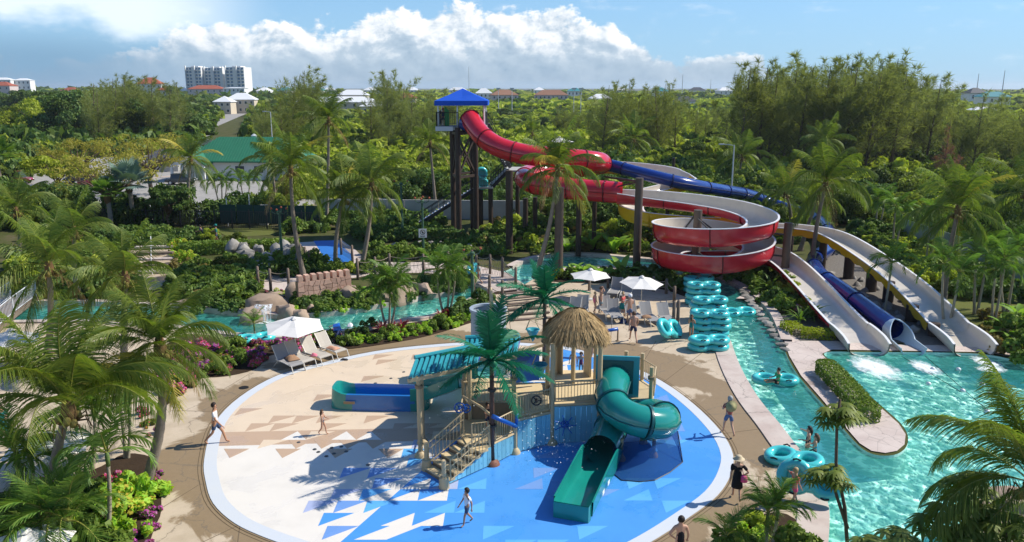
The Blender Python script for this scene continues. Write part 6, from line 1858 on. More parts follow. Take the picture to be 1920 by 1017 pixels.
# stairs from the pad to the landing
sa, sb = V3(-2.82, 26.9), V3(-1.35, 28.2, ZL); dh = (sb - sa); dh.z = 0; L = dh.length; dh.normalize(); sdv = V3(-dh.y, dh.x)
for i in range(5):
    f = i / 5; p = sa + dh * L * (f + .1); z = ZL * (i + 1) / 5.5
    q = pm(); q.box(p + UP * z, (.36, 1.45, .05), math.atan2(dh.y, dh.x)); q.build('tread', M_deckpanel, ps)
    q = pm(); q.box(p - dh * .16 + UP * (z - .08), (.03, 1.4, .14), math.atan2(dh.y, dh.x)); q.build('riser', M_tandk, ps)
for p in (F1, F2):
    q = pm(); q.lathe((*p, 0), [(.20, 0), (.17, .42), (.1, .46)], 16, True); q.build('post_footing', M_tan, ps, 40)
    tpost(*p, 1.08, .085, False)
for s in (-1, 1):
    a = sa + sdv * s * .78 + dh * .12; b = sb + sdv * s * .78
    q = pm(); n = 11; q.tube([a + UP * .2, a + UP * 1.0, b + UP * .95, b + UP * .1], .034, 6); q.tube([a + UP * .2, b + UP * .1], .028, 5); q.tube([a + UP * .72, b + UP * .68], .024, 5)
    for i in range(1, n): p = a.lerp(b, i / n); q.tube([p + UP * .18, p + UP * .98], .013, 4, False)
    q.build('stair_railing', M_tan, ps)
panel((-2.3, 26.42), (-.80, 27.95), (.12, .80)); panel((-.72, 27.98), (.06, 28.95), (ZL - .02, ZL - .02), m=M_pbluelt)
panel((.2, 29.02), (1.53, 29.8), (ZM - .1, ZM - .1)); panel((1.68, 29.83), (3.42, 30.06), (ZH - .1, ZH - .1))
panel((-3.05, 27.75), (-2.0, 28.9), (.12, .7), m=M_pblue)
q = pm(); q.box((-.95, 30.36, 1.05), (1.95, .05, 1.0)); q.build('tan_wall', M_tandk, ps)
q = pm(); q.tube([V3(*C1, ZM - .05), V3(*C2, ZM - .05)], .06, 6); q.tube([V3(*C2, ZH - .05), V3(*C3, ZH - .05)], .06, 6); q.tube([V3(*PT, ZL), V3(*C1, ZL)], .055, 6); q.build('edge_beam', M_tan, ps)
prail((-.62, 28.12, ZL), (.05, 28.95, ZL)); prail((-1.5, 27.75, ZL), (-.9, 27.95, ZL)); prail((.22, 29.06, ZM), (1.5, 29.78, ZM)); prail((1.72, 29.86, ZH), (3.38, 30.08, ZH))
prail((-1.95, 30.42, 1.47), (0, 30.42, 1.47)); prail((-2.02, 30.6, 1.47), (-2.02, 33.2, 1.47)); prail((3.7, 32.6, ZH), (5.6, 32.6, ZH)); prail((5.6, 32.6, ZH), (6.0, 31.6, ZH)); prail((6.0, 31.6, ZH), (5.75, 30.5, ZH)); prail((1.65, 33.75, ZH), (2.2, 33.75, ZH)); prail((.2, 33.0, ZM), (1.5, 33.0, ZM)); prail((-2.0, 29.0, ZL), (-2.0, 30.3, ZL))
for x, y, z in [(*C1, 2.5), (*C2, 4.25), (*C3, 4.25), (1.5, 32.0, 4.25), (3.55, 32.2, 4.25), (2.6, 32.2, 4.2), (.08, 30.35, 3.3), (-1.7, 30.3, 3.3), (-3.55, 28.7, 3.45), (-3.6, 29.9, 3.4), (-1.9, 32.9, 3.3), (.2, 33.2, 3.3), (5.62, 30.45, 3.05), (4.9, 32.6, 3.0), (3.65, 32.6, 3.0), (5.6, 32.6, 2.9)]:
    tpost(x, y, z, .095 if z > 3.3 else .085)
for x, y, z in [(-3.55, 28.7, 2.9), (5.62, 30.45, 2.6), (.08, 30.35, 2.6)]:
    q = pm(); q.lathe((x, y, z), [(.15, -.06), (.15, .06)], 12, True); q.build('post_clamp', M_tandk, ps)
for x in (1.85, 2.1):   # tan side panels of the hut
    q = pm(); q.box((x, 33.4, ZH + .95), (.06, .5, 1.9), .2 * x); q.build('side_panel', M_tan, ps)
q = pm(); q.box((3.3, 33.2, ZH + .8), (.08, .7, 1.6), .3); q.build('side_panel', M_tan, ps)
# thatched hut roof
M_thatch = leaf_mat('thatch', (.24, .165, .08), (.12, .08, .038), .05, .03, .05)
rng = np.random.default_rng(3); V = []; F = []
hc = np.array([2.58, 31.05]); hw, ez, pz = 1.22, 4.36, 5.34
hut = thing('thatched_roof', None, None); hut.parent = ps; hut.location = (0, 0, 0)
for k in hut.keys(): pass
q = pm(); q.add([(hc[0] - .95, hc[1] - .95, ez + .22), (hc[0] + .95, hc[1] - .95, ez + .22), (hc[0] + .95, hc[1] + .95, ez + .22), (hc[0] - .95, hc[1] + .95, ez + .22), (hc[0], hc[1], pz - .1)], [(0, 1, 4), (1, 2, 4), (2, 3, 4), (3, 0, 4), (3, 2, 1, 0)]); q.build('roof_core', M_tandk, hut)
for i in range(5200):
    a = rng.uniform(0, 2 * PI); f = rng.uniform(.02, 1.0) ** .6
    ca, sa_ = math.cos(a), math.sin(a); e = (abs(ca) ** 5 + abs(sa_) ** 5) ** (-1 / 5)
    R = hw * e; d = np.array([ca, sa_])
    def P(g, lift): 
        z = pz + (ez - pz) * (g ** .92) + .10 * math.sin(PI * min(1, g)) + lift
        return np.array([*(hc + d * R * g), z])
    lay = .05 + .12 * (f * 3 % 1.0); ln = rng.uniform(.28, .5)
    p0, p1 = P(f * .9, lay), P(min(1.10, f * .9 + ln / hw), lay * .55 + rng.uniform(-.03, .03))
    if f > .78: p1 = p1 + np.array([0, 0, -rng.uniform(.05, .28)])
    sd_ = np.array([-sa_, ca, 0]) * rng.uniform(.010, .024); j = rng.normal(0, .05, 3); k = len(V)
    V += [p0 - sd_, p0 + sd_, p1 + sd_ * .4 + j, p1 - sd_ * .4 + j]; F.append((k, k + 1, k + 2, k + 3))
V = np.array(V) - np.array(PR); o = link('straw', np_mesh('straw', V, np.array(F), [M_thatch]), hut); o['kind'] = 'stuff'
# ribbed teal roofs
def rib_roof(A, B, bo, zr, n, ze):
    """gable: front eave A->B, ridge at +bo, back eave at +2bo; each ribbed sheet a part"""
    A, B, bo = V3(*A), V3(*B), V3(*bo)
    for i in range(n):
        p = A.lerp(B, (i + .5) / n); w = (B - A) / n * .5
        for sgn in (0, 1):
            e = p + bo * 2 * sgn + UP * ze; r = p + bo + UP * zr
            q = pm(); rows = []
            for t in (0, 1):
                c = e.lerp(r, t); rows.append([c - w * .98 + UP * -.02, c - w * .62 + UP * .0, c - w * .45 + UP * .085, c + w * .45 + UP * .085, c + w * .62, c + w * .98 - UP * .02])
            if sgn: rows.reverse()
            q.grid(rows); 
            lo = [v - UP * .05 for v in rows[0 if not sgn else 1]]; q.grid([lo, rows[0 if not sgn else 1]]); q.build('roof_sheet', M_roofteal, ps)
    q = pm(); q.tube([A + bo + UP * (zr + .1), B + bo + UP * (zr + .1)], .09, 8); q.build('ridge_cap', M_roofteal, ps)
    for k in (0, 2):
        q = pm(); q.beam(A + bo * k + UP * (ze - .09), B + bo * k + UP * (ze - .09), .1, .14); q.build('eave_beam', M_tan, ps)
    for E in (A, B):
        q = pm(); q.add([E + UP * (ze - .05), E + bo + UP * (zr - .02), E + bo * 2 + UP * (ze - .05)], [(0, 1, 2)]); q.build('gable_end', M_pblue, ps)
rib_roof((-3.85, 27.95), (-1.35, 29.6), (.12, 1.15), 3.82, 13, 3.5)
rib_roof((-2.05, 30.6), (.2, 30.9), (.1, 1.25), 3.75, 11, 3.4)
# open slides to the left
def trough(root, pts, w, h, m, mi, name='open_slide', end=True, th=.06):
    P = resample(spline(pts, 8), .3); Fm = frames(P)
    def row(d, i):
        p, t, r, u = Fm[i]; hh = h if len(P[i]) < 4 else P[i][3]
        return [p - r * (w / 2 + d) + UP * hh, p - r * (w / 2 + d) * .96 + UP * (.10 - d), p - r * (w / 2) * .8 - UP * d * .5, p + r * (w / 2) * .8 - UP * d * .5, p + r * (w / 2 + d) * .96 + UP * (.10 - d), p + r * (w / 2 + d) + UP * hh]
    a = [row(0, i) for i in range(len(P))]; b = [row(th, i) for i in range(len(P))]
    q = MB(root.location); q.grid(a); q.build(name + '_bed', mi, root, 50)
    q = MB(root.location); q.grid([list(reversed(r)) for r in b]); q.grid([[x[0], y[0]] for x, y in zip(a, b)]); q.grid([[y[-1], x[-1]] for x, y in zip(a, b)])
    if end:
        p, t, r, u = Fm[-1]; A = a[-1]; c = [v + t * .28 * (1 if 0 < k < 5 else .6) for k, v in enumerate(A)]
        top = [v + UP * (h - (v.z - p.z)) * .95 for v in c]; q.grid([A, c]) ; q.grid([c, top]); q.grid([[v + t * .05 for v in top], [V3(v.x, v.y, .02) + t * .05 for v in c]])
        q.add([A[0], c[0], V3(c[0].x, c[0].y, .02), V3(A[0].x, A[0].y, .02)], [(0, 1, 2, 3)]); q.add([A[-1], c[-1], V3(c[-1].x, c[-1].y, .02), V3(A[-1].x, A[-1].y, .02)], [(3, 2, 1, 0)])
    q.build(name + '_shell', m, root, 40)
    # skirt down to the pad
    return Fm
M_tblue = mat('slide_blue', (.015, .16, .46), .22, .5, var=.12, coat=.35)
def lowtub(root, c, L, w, h, rz, m_end, m_mid):
    """splash-down trough lying on the pad: rounded ends, thick wall"""
    R = Matrix.Rotation(rz, 3, 'Z'); c = V3(*c)
    def outline(d, z, bulge=0.0):
        out = []
        for i in range(40):
            a = 2 * PI * i / 40; x = abs(math.cos(a)) ** .35 * (1 if math.cos(a) > 0 else -1) * (L / 2 - d); y = abs(math.sin(a)) ** .42 * (1 if math.sin(a) > 0 else -1) * (w / 2 - d)
            lift = h * .32 * max(0, (-x / (L / 2) - .72) / .28) * (1 if z > .2 else 0)
            out.append(c + R @ Vector((x, y, z + lift)))
        return out
    q = MB(root.location); q.cur = 0
    rows = [outline(-.06, .015), outline(-.03, h * .5), outline(0, h), outline(.10, h + .02), outline(.16, h * .75), outline(.2, .22)]
    rows = [r + [r[0]] for r in rows]; q.grid(rows); q.add(rows[-1][:-1], [tuple(range(40))])
    for i, f in enumerate(q.f):
        x = (R.inverted() @ (sum((q.v[k] for k in f), Vector()) / len(f) - c)).x
        q.m[i] = 1 if -L * .30 < x < L * .36 and len(f) == 4 or len(f) > 4 else 0
    return q.build('splash_trough', [m_end, m_mid], root, 45)
lowtub(ps, (-5.9, 33.95, 0), 4.3, 1.45, .72, -.06, M_teal, M_tblue)
q = pm(); sp_ = [(-4.3, 33.85, .45), (-3.4, 33.6, .62), (-2.6, 33.1, 1.05), (-1.9, 32.7, 1.5)]
trough(ps, list(reversed(sp_)), 1.5, .62, M_teal, M_teal, 'teal_slide', False)
lowtub(ps, (-3.0, 37.2, 0), 3.6, 1.3, .55, .05, M_teallt, M_teallt)
trough(ps, [(-.9, 33.6, 1.5), (-1.2, 34.8, 1.2), (-1.8, 36.3, .7), (-2.4, 37.0, .35)], 1.3, .5, M_teallt, M_teallt, 'aqua_slide', False)
q = pm(); q.box((.55, 32.4, 2.35), (1.3, .08, 1.3), .35); q.build('climbing_panel', M_pblue, ps)
q = pm(); q.beam((-.3, 32.0, 3.0), (1.3, 32.6, 3.3), .25, .12); q.build('spray_beam', M_tan, ps)
# spiral tube
q = pm(); q.box((4.28, 30.72, 2.55), (1.75, .1, 1.75), -.12); q.build('tube_panel', M_roofteal, ps)
q = pm(); q.box((4.28, 30.66, 2.55), (1.25, .06, 1.4), -.12); q.build('tube_mouth_plate', M_tealdk, ps)
c0 = (4.92, 29.45); Rr = 1.1
sp_pts = [(4.2, 30.75, 2.42), (4.02, 30.1, 2.32), (3.88, 29.6, 2.15)]
for a, z in ((215, 1.92), (250, 1.72), (285, 1.55), (320, 1.40), (355, 1.28), (30, 1.17), (65, 1.08), (100, 1.0), (140, .92)):
    sp_pts.append((c0[0] + Rr * math.cos(RAD(a)), c0[1] + Rr * math.sin(RAD(a)), z))
sp_pts += [(3.92, 29.5, .84), (3.72, 28.9, .76), (3.5, 28.25, .70), (3.36, 27.85, .68)]
tube_slide(ps, sp_pts, .62, M_teal, M_tealdk, 4, .42, 20)
trough(ps, [(3.62, 28.6, .12, .3), (3.36, 27.85, .10, .75), (3.1, 27.1, .08, .85), (2.5, 25.6, .06, .62), (2.05, 24.3, .06, .55)], 1.25, .55, M_teal, M_teal, 'run_out', True)
q = pm()
for i, (x, y, z) in enumerate([(2.35, 24.5, .32), (2.72, 25.55, .34)]): pass
for x, y, z in [(5.5, 28.7, 1.2), (5.3, 29.9, .9), (5.75, 30.3, .8), (4.2, 28.4, .9)]: tpost(x, y, z, .07)
M_label = mat('white_sticker', (.75, .75, .75), .5, .3)
for f in (.35, .6):
    a = V3(3.1, 27.1).lerp(V3(2.05, 24.3), f); q = pm(); q.box(a + V3(.69, -.2, .36), (.012, .26, .15), -.36); q.build('warning_sticker', M_label, ps)
q = pm(); q.box((-7.2, 33.17, .4), (.5, .012, .12), -.06); q.build('maker_plate', M_tandk, ps)
# blue safety net under the spiral
m_ = bpy.data.materials.new('blue_net'); m_.use_nodes = True; T = NT(m_.node_tree); T.n.clear()
d_ = T.new('ShaderNodeBsdfDiffuse'); d_.inputs[0].default_value = (.012, .05, .20, 1); tr = T.new('ShaderNodeBsdfTransparent'); mx = T.new('ShaderNodeMixShader')
mx.inputs[0].default_value = .62; T.l.new(tr.outputs[0], mx.inputs[1]); T.l.new(d_.outputs[0], mx.inputs[2]); oo = T.new('ShaderNodeOutputMaterial'); T.l.new(mx.outputs[0], oo.inputs[0])
g = [G(1150, 890), G(1165, 902), G(1200, 905), G(1228, 902), G(1255, 888), G(1280, 868), G(1272, 838)]
tp = [(3.95, 28.9, .45), (4.3, 28.4, .75), (4.8, 28.0, 1.0), (5.4, 28.1, .95), (6.0, 28.6, .85), (6.55, 29.4, .75), (6.3, 30.2, .65)]
q = pm(); q.grid([[Vector(t).lerp(b + UP * .02, f) - UP * .12 * math.sin(PI * f) for f in (0, .33, .66, 1)] for t, b in zip(tp, g)]); q.build('safety_net', m_, ps, True)
q = pm(); q.tube([b + UP * .03 for b in g], .02, 4); q.tube([g[5] + UP * .03, tp[5]], .02, 4); q.build('net_edge', M_blackmetal, ps)
# sprayers, valves, buckets
def wheel(c, r, m, axis='Y', name='spray_wheel'):
    q = pm(); c = Vector(c); ring = [c + Vector((math.cos(a) * r, 0, math.sin(a) * r)) for a in [2 * PI * i / 14 for i in range(14)]]
    q.tube(ring, .03, 5, closed=True)
    for i in (0, 5, 9): q.tube([c, ring[i]], .022, 4)
    q.cyl(c - V3(0, .1, 0), c + V3(0, .12, 0), .06, n=8); q.build(name, m, ps, True)
wheel((-1.8, 29.3, 1.75), .17, M_pblue); wheel((.95, 29.25, 2.1), .19, M_blackmetal); wheel((2.1, 29.6, .95), .15, M_pblue); wheel((-2.02, 28.9, 1.95), .2, M_pblue)
for i in range(7):
    a = i * .9; q = pm(); q.tube([V3(2.1, 29.55, .95), V3(2.1 + .45 * math.cos(a), 29.5, .95 + .45 * math.sin(a))], .02, 4); q.build('spray_arm', M_pblue, ps)
q = pm(); q.tube([(-.72, 27.85, 2.05), (-.3, 28.2, 1.7), (.15, 28.75, 1.25)], .085, 10); q.tube([(.15, 28.75, 1.25), (.2, 28.8, 1.75)], .07, 8); q.build('spray_cannon', M_pblue, ps, True)
q = pm(); q.tube([(-1.95, 29.7, 2.1), (-1.2, 29.0, 1.95), (-.7, 28.1, 1.9)], .05, 8); q.build('feed_pipe', M_tan, ps, True)
for x, y, z, d in [(1.15, 31.0, 2.95, .3), (.95, 35.0, 3.2, .3)]:
    q = pm(); q.lathe((x, y, z), [(.02, -.55), (.30, 0), (.33, .04), (.27, .03), (.02, -.45)], 16); q.build('tipping_bucket', M_roofteal, ps, True)
    q = pm(); q.tube([(x + .5, y + .3, z + .5), (x - .15, y, z + .45), (x - .32, y, z)], .028, 5); q.tube([(x + .1, y, z + .44), (x + .33, y, z)], .022, 5); q.build('bucket_hanger', M_tan, ps)

# artificial palms on the pad
def fake_palm(base, h, label, s=1.0, n=15):
    base = Vector(base); t = thing('artificial_palm', label, 'artificial palm', base)
    q = MB(); q.cyl((0, 0, 0), (0, 0, h), .10 * s, .085 * s, 10); q.build('trunk', mat('brown_pole', (.10, .055, .04), .5, .3, var=.2), t, True)
    q = MB(); q.lathe((0, 0, .012), [(.3, 0), (.26, .1), (.12, .2)], 14); q.build('footing', mat('red_brown_footing', (.20, .08, .05), .6, .3), t, True)
    for z in (h * .38, h * .72):
        q = MB(); q.lathe((0, 0, z), [(.16, -.05), (.16, .05)], 10, True); q.build('clamp_ring', M_blackmetal, t)
    crown(t, (0, 0, h), 'fake', n, s)
    for i in range(3):
        a = 1 + i * 2.1; q = MB(); q.lathe((math.cos(a) * .16, math.sin(a) * .16, h - .12), [(.01, -.16), (.12, -.08), (.13, .05), (.01, .15)], 10); q.build('coconut', L_fake, t, True)
    return t
fake_palm((-.75, 28.05, 0), 4.2, 'green plastic palm rising from the stair corner of the play structure', 1.0, 20)
bp = G(1020, 688); fake_palm(bp, W(1020, 560, bp.y).z, 'green plastic palm behind the thatched hut', 1.08, 20)
# tall grey water tank, spray pole, arch, ground cannon
c = V3(-1.25, 40.7); t = thing('water_tank', 'tall grey-white open cylinder tank behind the teal roofs', 'tank', c)
m_t = mat('weathered_white_board', (.36, .42, .48), .6, .3, var=.35, scale=2.5)
n = 26
for i in range(n):
    a0, a1 = 2 * PI * (i + .04) / n, 2 * PI * (i + .96) / n
    q = MB(); q.add([(.93 * math.cos(a), .93 * math.sin(a), z) for z in (0, 2.6) for a in (a0, a1)] + [(.88 * math.cos(a), .88 * math.sin(a), z) for z in (0, 2.6) for a in (a0, a1)], [(0, 1, 3, 2), (5, 4, 6, 7), (2, 3, 7, 6), (1, 5, 7, 3), (4, 0, 2, 6)]); q.build('stave', m_t, t)
q = MB(); q.lathe((0, 0, 2.6), [(.86, -.06), (1.0, -.06), (1.0, .06), (.82, .06), (.82, -.06)], 30); q.build('rim', m_t, t, 40)
q = MB(); q.lathe((0, 0, .4), [(.0, 0), (.86, 0)], 24); q.build('tank_floor', M_greyw, t)
c = V3(-1.0, 38.3); t = thing('spray_pole', 'tall tan spray pole with a small aqua bucket beside the tank', 'spray pole', c)
q = MB(); q.tube([(0, 0, 0), (0, 0, 2.2), (-.02, 0, 3.6), (-.05, 0, 4.35)], [.11, .11, .10, .07], 10); q.build('pole', M_tan, t, True)
q = MB(); q.lathe((.25, -.05, 2.2), [(.02, -.4), (.2, 0), (.22, .05), (.02, -.3)], 12); q.build('bucket', M_roofteal, t, True)
c = G(1092, 618); t = thing('spray_arch', 'white bent spray pipe behind the thatched hut', 'spray arch', c)
q = MB(); q.tube([(-.5, 0, 0), (-.5, 0, .85), (-.3, 0, 1.15), (.1, 0, 1.2), (.4, 0, 1.0), (.5, 0, .6)], .09, 8); q.build('pipe', M_white, t, True)
q = MB(); q.lathe((-.35, 0, .9), [(.3, 0), (.34, .04), (.30, .08), (.02, .06)], 14); q.build('aqua_cap', M_teallt, t, True)
c = G(1158, 640); t = thing('ground_cannon', 'small blue water cannon on a stand right of the thatched hut', 'water cannon', c)
q = MB(); q.tube([(-1.0, 0, .55), (0, 0, .72)], .1, 8); q.build('barrel', M_pblue, t, True)
q = MB(); q.cyl((0, 0, 0), (0, 0, .7), .045, n=8); q.build('stand', M_tandk, t)
q = MB(); q.lathe((0, 0, .0), [(.15, 0), (.1, .05)], 10, True); q.build('base', M_tandk, t)
# drops of water flung from the sprayers
rng = np.random.default_rng(8); n = 420
C = np.concatenate([np.stack([rng.normal(1.8, .9, n // 2), rng.normal(28.3, .8, n // 2), rng.uniform(.05, 1.5, n // 2)], 1), np.stack([rng.normal(-2.4, .7, n // 4), rng.normal(30.5, .9, n // 4), rng.uniform(.3, 2.4, n // 4)], 1), np.stack([rng.normal(.6, .45, n // 4), rng.normal(28.7, .4, n // 4), rng.uniform(.4, 1.7, n // 4)], 1)])
V, F = leaves(rng, C, rng.normal(0, 1, C.shape), .028, 1.6, 1.0)
o = link('water_spray', np_mesh('water_spray', V, F, [M_foam])); tag(o, 'drops of spray flying round the play structure', kind='stuff')
# ------------------------------------------------------------------ parasols, loungers, tubes
def parasol(base, h, R, label, rz=0.0, tilt=0.0, drop=.42, n=6, name='parasol', group=None):
    t = thing(name, label, 'parasol', base, rz, group)
    q = MB(); q.cyl((0, 0, 0), (0, 0, h + .12), .028, n=8); q.build('pole', M_loungf, t)
    q = MB(); q.lathe((0, 0, 0), [(.26, 0), (.26, .07), (.05, .1)], 14, True); q.build('base', M_galv, t)
    c = thing('canopy', None, None); c.parent = t; c.location = (0, 0, h); c.rotation_euler = (tilt, 0, 0)
    q = MB()
    ring = [Vector((math.cos(2 * PI * (i + .5) / n) * R, math.sin(2 * PI * (i + .5) / n) * R, -drop)) for i in range(n)]; A = Vector((0, 0, .03))
    for i in range(n):
        a, b = ring[i], ring[(i + 1) % n]; m = (a + b) / 2 * .97; am, bm_, mm = a.lerp(A, .5), b.lerp(A, .5), m.lerp(A, .5) - UP * .035
        q.add([a, m, b, am, mm, bm_, A], [(0, 1, 4, 3), (1, 2, 5, 4), (3, 4, 6), (4, 5, 6)])
    q.build('fabric', M_canvas, c)
    q = MB(); q.lathe((0, 0, .05), [(.20, -.05), (.12, .02), (.02, .08)], n); q.build('vent_cap', M_canvas, c)
    for i in range(n):
        q = MB(); q.tube([A - UP * .04, ring[i] - UP * .02], .012, 4); q.build('rib', M_loungf, c)
    return t
b = G(556, 674); parasol(b, W(556, 598, b.y).z, 1.62, 'white parasol leaning over the four loungers left of the splash pad', .35, .08, .45)
b = G(1106, 562); parasol(b, W(1106, 506, b.y).z, 1.42, 'white parasol left of its twin beside the river plaza', .1, .02)
b = G(1202, 575); parasol(b, W(1204, 520, b.y).z, 1.45, 'white parasol shading the loungers next to the tube stacks', .5, .10)
b = at(1048, D=84); parasol(b, W(1048, 258, 84).z, 1.6, 'white parasol far behind the red tube slide', .2)
b = G(100, 905); parasol(b, 1.9, 1.55, 'large white sunshade among small palms at the near left', .3, 0, .5)
b = G(30, 690); parasol(b, 2.0, 1.5, 'white sunshade at the left edge behind the big palm', .2, 0, .5)
b = G(60, 1090); parasol(b, 1.6, 1.3, 'white sunshade at the bottom left corner', .2, 0, .5)
def make_lounger(m, back=.95):
    t = thing('sun_lounger', 'x', 'sun lounger')
    # seat towards +x, hinge at 0, back raised towards -x
    hb = (-.75 * math.cos(back), .36 + .75 * math.sin(back))
    for s in (-.32, .32):
        q = MB(); q.tube([(-.15, s, .36), (.5, s, .37), (1.15, s, .34), (1.30, s, .0)], .024, 6); q.build('side_rail', M_loungf, t)
        q = MB(); q.tube([(0, s, .36), (hb[0], s, hb[1])], .022, 6); q.build('back_rail', M_loungf, t)
        q = MB(); q.tube([(.05, s, .36), (-.35, s, 0)], .024, 6); q.build('leg', M_loungf, t)
    q = MB(); n = 8; q.grid([[Vector((x, y, z)) for y in (-.31, 0, .31)] for x, z in [(.0, .38), (.3, .355), (.7, .37), (1.0, .385), (1.17, .34)]]); q.grid([[Vector((x, y, z - .02)) for y in (.31, 0, -.31)] for x, z in [(.0, .38), (.3, .355), (.7, .37), (1.0, .385), (1.17, .34)]]); q.build('seat_sling', m, t)
    q = MB(); rows = [[Vector((hb[0] * f, y, .38 + (hb[1] - .36) * f + (.0 if abs(y) > .1 else -.03))) for y in (-.31, 0, .31)] for f in (0, .35, .7, 1.0)]; q.grid(rows); q.grid([[v - Vector((.012, 0, .012)) for v in reversed(r)] for r in rows]); q.build('back_sling', m, t)
    q = MB(); q.beam((-.2, -.3, .16), (-.2, .3, .16), .03, .03); q.build('cross_bar', M_loungf, t)
    return t
LP = {}
def lounger(px, rz, label, m=None, back=.95, group=None):
    k = (m or M_mesh).name + str(back)
    if k not in LP: o = LP[k] = make_lounger(m or M_mesh, back)
    else: o = copy_tree(LP[k])
    o.location = G(*px); o.rotation_euler = (0, 0, rz); o.scale = (1.12,) * 3; tag(o, label, None, group); return o
lg = 'loungers beside the white parasol left of the pad'
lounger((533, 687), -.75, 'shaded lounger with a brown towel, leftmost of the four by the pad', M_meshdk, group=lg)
lounger((553, 680), -.72, 'lounger with a brown towel over its backrest, second of the four by the pad', group=lg)
lounger((584, 672), -.70, 'lounger with a pink bag on its seat beside the parasol pole', group=lg)
lounger((612, 662), -.68, 'lounger with clothes on its seat, next to the stroller', group=lg)
lu = 'grey loungers around the two plaza parasols'
for px, rz, lab in [((1077, 592), -1.9, 'striped pale lounger beside the green plastic palm'), ((1092, 588), -1.75, 'pale lounger under the left plaza parasol'), ((1135, 590), -1.4, 'lounger behind the man shading his eyes'), ((1155, 552), -1.9, 'grey lounger at the back between the two parasols'), ((1175, 556), -1.8, 'grey lounger with clothes at the back, right of its twin'), ((1183, 598), -1.35, 'grey lounger behind the man in the white cap'), ((1212, 602), -1.3, 'grey lounger with a towel under the right parasol'), ((1245, 604), -1.3, 'grey lounger nearest the piled rope posts and tubes'), ((1150, 596), -1.5, 'grey lounger between the two standing couples')]:
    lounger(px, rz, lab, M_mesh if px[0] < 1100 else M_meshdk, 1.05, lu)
# things left on the loungers
def cloth(name, c, sx, sy, sz, m, label, seed, rz=0.0, cat='towel'):
    rng = np.random.default_rng(seed); q = MB(); n = 7
    for side in (1, -1):
        rows = []
        for i in range(n):
            row = []
            for j in range(n):
                x, y = (i / (n - 1) - .5), (j / (n - 1) - .5); e = max(abs(x), abs(y)) * 2
                row.append(Vector((x * sx + rng.normal(0, sx * .02), y * sy + rng.normal(0, sy * .02), (sz * (1 - e ** 2.5) * rng.uniform(.6, 1.1) + .02) if side > 0 else 0.0)))
            rows.append(row)
        q.grid(rows)
    o = q.build(name, m, None, True); o.location = c; o.rotation_euler = (0, 0, rz); return tag(o, label, cat)
M_brownt = mat('brown_towel', (.33, .20, .12), .95, .1, var=.2, scale=9); M_whitet = mat('white_towel', (.72, .72, .74), .95, .1); M_pinkt = mat('pink_cloth', (.62, .18, .24), .9, .1); M_navyt = mat('navy_cloth', (.03, .045, .12), .9, .1, var=.3)
M_tealc = mat('teal_cloth', (.02, .25, .25), .9, .1)
def on_l(px, h=.45, dx=0, dy=0): return G(*px) + V3(dx, dy, h)
cloth('towel', on_l((549, 688), .44), .6, .75, .16, M_brownt, 'crumpled brown towel on the leftmost lounger by the pad', 1, .6)
cloth('bag', on_l((586, 680), .43, .15, -.2), .32, .25, .16, M_pinkt, 'small pink bag on the lounger beside the parasol pole', 2, cat='bag')
cloth('clothes', on_l((625, 668), .43), .7, .4, .12, mat('peach_cloth', (.55, .30, .20), .9, .1), 'pile of peach clothes on the lounger next to the stroller', 3, -.6, cat='clothes')
cloth('towel', on_l((612, 657), .47), .4, .3, .12, M_whitet, 'white towel on the lounger next to the stroller', 4)
cloth('shoes', G(645, 676), .4, .2, .1, M_blackmetal, 'dark pair of shoes on the concrete by the stroller', 5, cat='shoes')
cloth('towel', on_l((1212, 608), .45), .55, .5, .12, M_brownt, 'beige towel on the lounger under the right parasol', 6)
cloth('bag', on_l((1245, 600), .45), .3, .25, .16, M_navyt, 'dark bag on the lounger nearest the tubes', 7, cat='bag')
cloth('towel', on_l((1185, 602), .45), .5, .45, .14, M_navyt, 'blue patterned towel behind the man in the white cap', 8)
cloth('bag', G(1168, 606), .4, .4, .35, M_navyt, 'dark bag on the ground between the couples', 9, cat='bag')
q = MB(); a, b = on_l((555, 668), 1.0), on_l((545, 660), 1.02)
cloth('towel', on_l((543, 674), .62, -.1, .1), .5, .62, .35, M_brownt, 'brown towel hung over the second lounger', 10, .4)
# stroller
c = G(640, 646); t = thing('stroller', 'blue and black stroller with a white towel over its handle, by the strip bed', 'stroller', c, -.5)
for x, y in ((.42, 0), (-.38, -.3), (-.38, .3)):
    q = MB(); q.tube([(x + math.cos(a) * .22, y, .23 + math.sin(a) * .22) for a in [2 * PI * i / 14 for i in range(14)]], .035, 5, closed=True); w = q.build('wheel', M_tyre, t)
    for k in range(3): a = k * PI / 3; q = MB(); q.tube([(x + math.cos(a) * .2, y, .23 + math.sin(a) * .2), (x - math.cos(a) * .2, y, .23 - math.sin(a) * .2)], .012, 4); q.build('spoke', M_galv, w)
q = MB(); 
for y in (-.25, .25): q.tube([(.42, 0, .25), (.2, y, .45), (-.3, y, .75), (-.62, y, 1.0)], .022, 5); q.tube([(-.38, y * 1.2, .23), (-.05, y, .6)], .022, 5)
q.tube([(-.62, -.25, 1.0), (-.62, .25, 1.0)], .026, 5); q.build('frame', M_blackmetal, t)
q = MB(); q.grid([[Vector((x, y * (1 - .2 * abs(x)), z)) for y in (-.25, 0, .25)] for x, z in [(.38, .42), (.1, .38), (-.15, .42), (-.35, .8)]]); q.build('seat', M_navyt, t)
q = MB(); q.grid([[Vector((-.3 + .42 * math.cos(a) * math.sin(b), -.27 + .54 * b / PI, .75 + .42 * math.sin(a))) for b in (0, PI / 2, PI)] for a in (.2, .8, 1.4, 2.0)]); q.build('hood', M_pblue, t)
cloth('towel', c + V3(.45, .35, .95), .3, .35, .2, M_whitet, 'white towel hung on the stroller handle', 11)

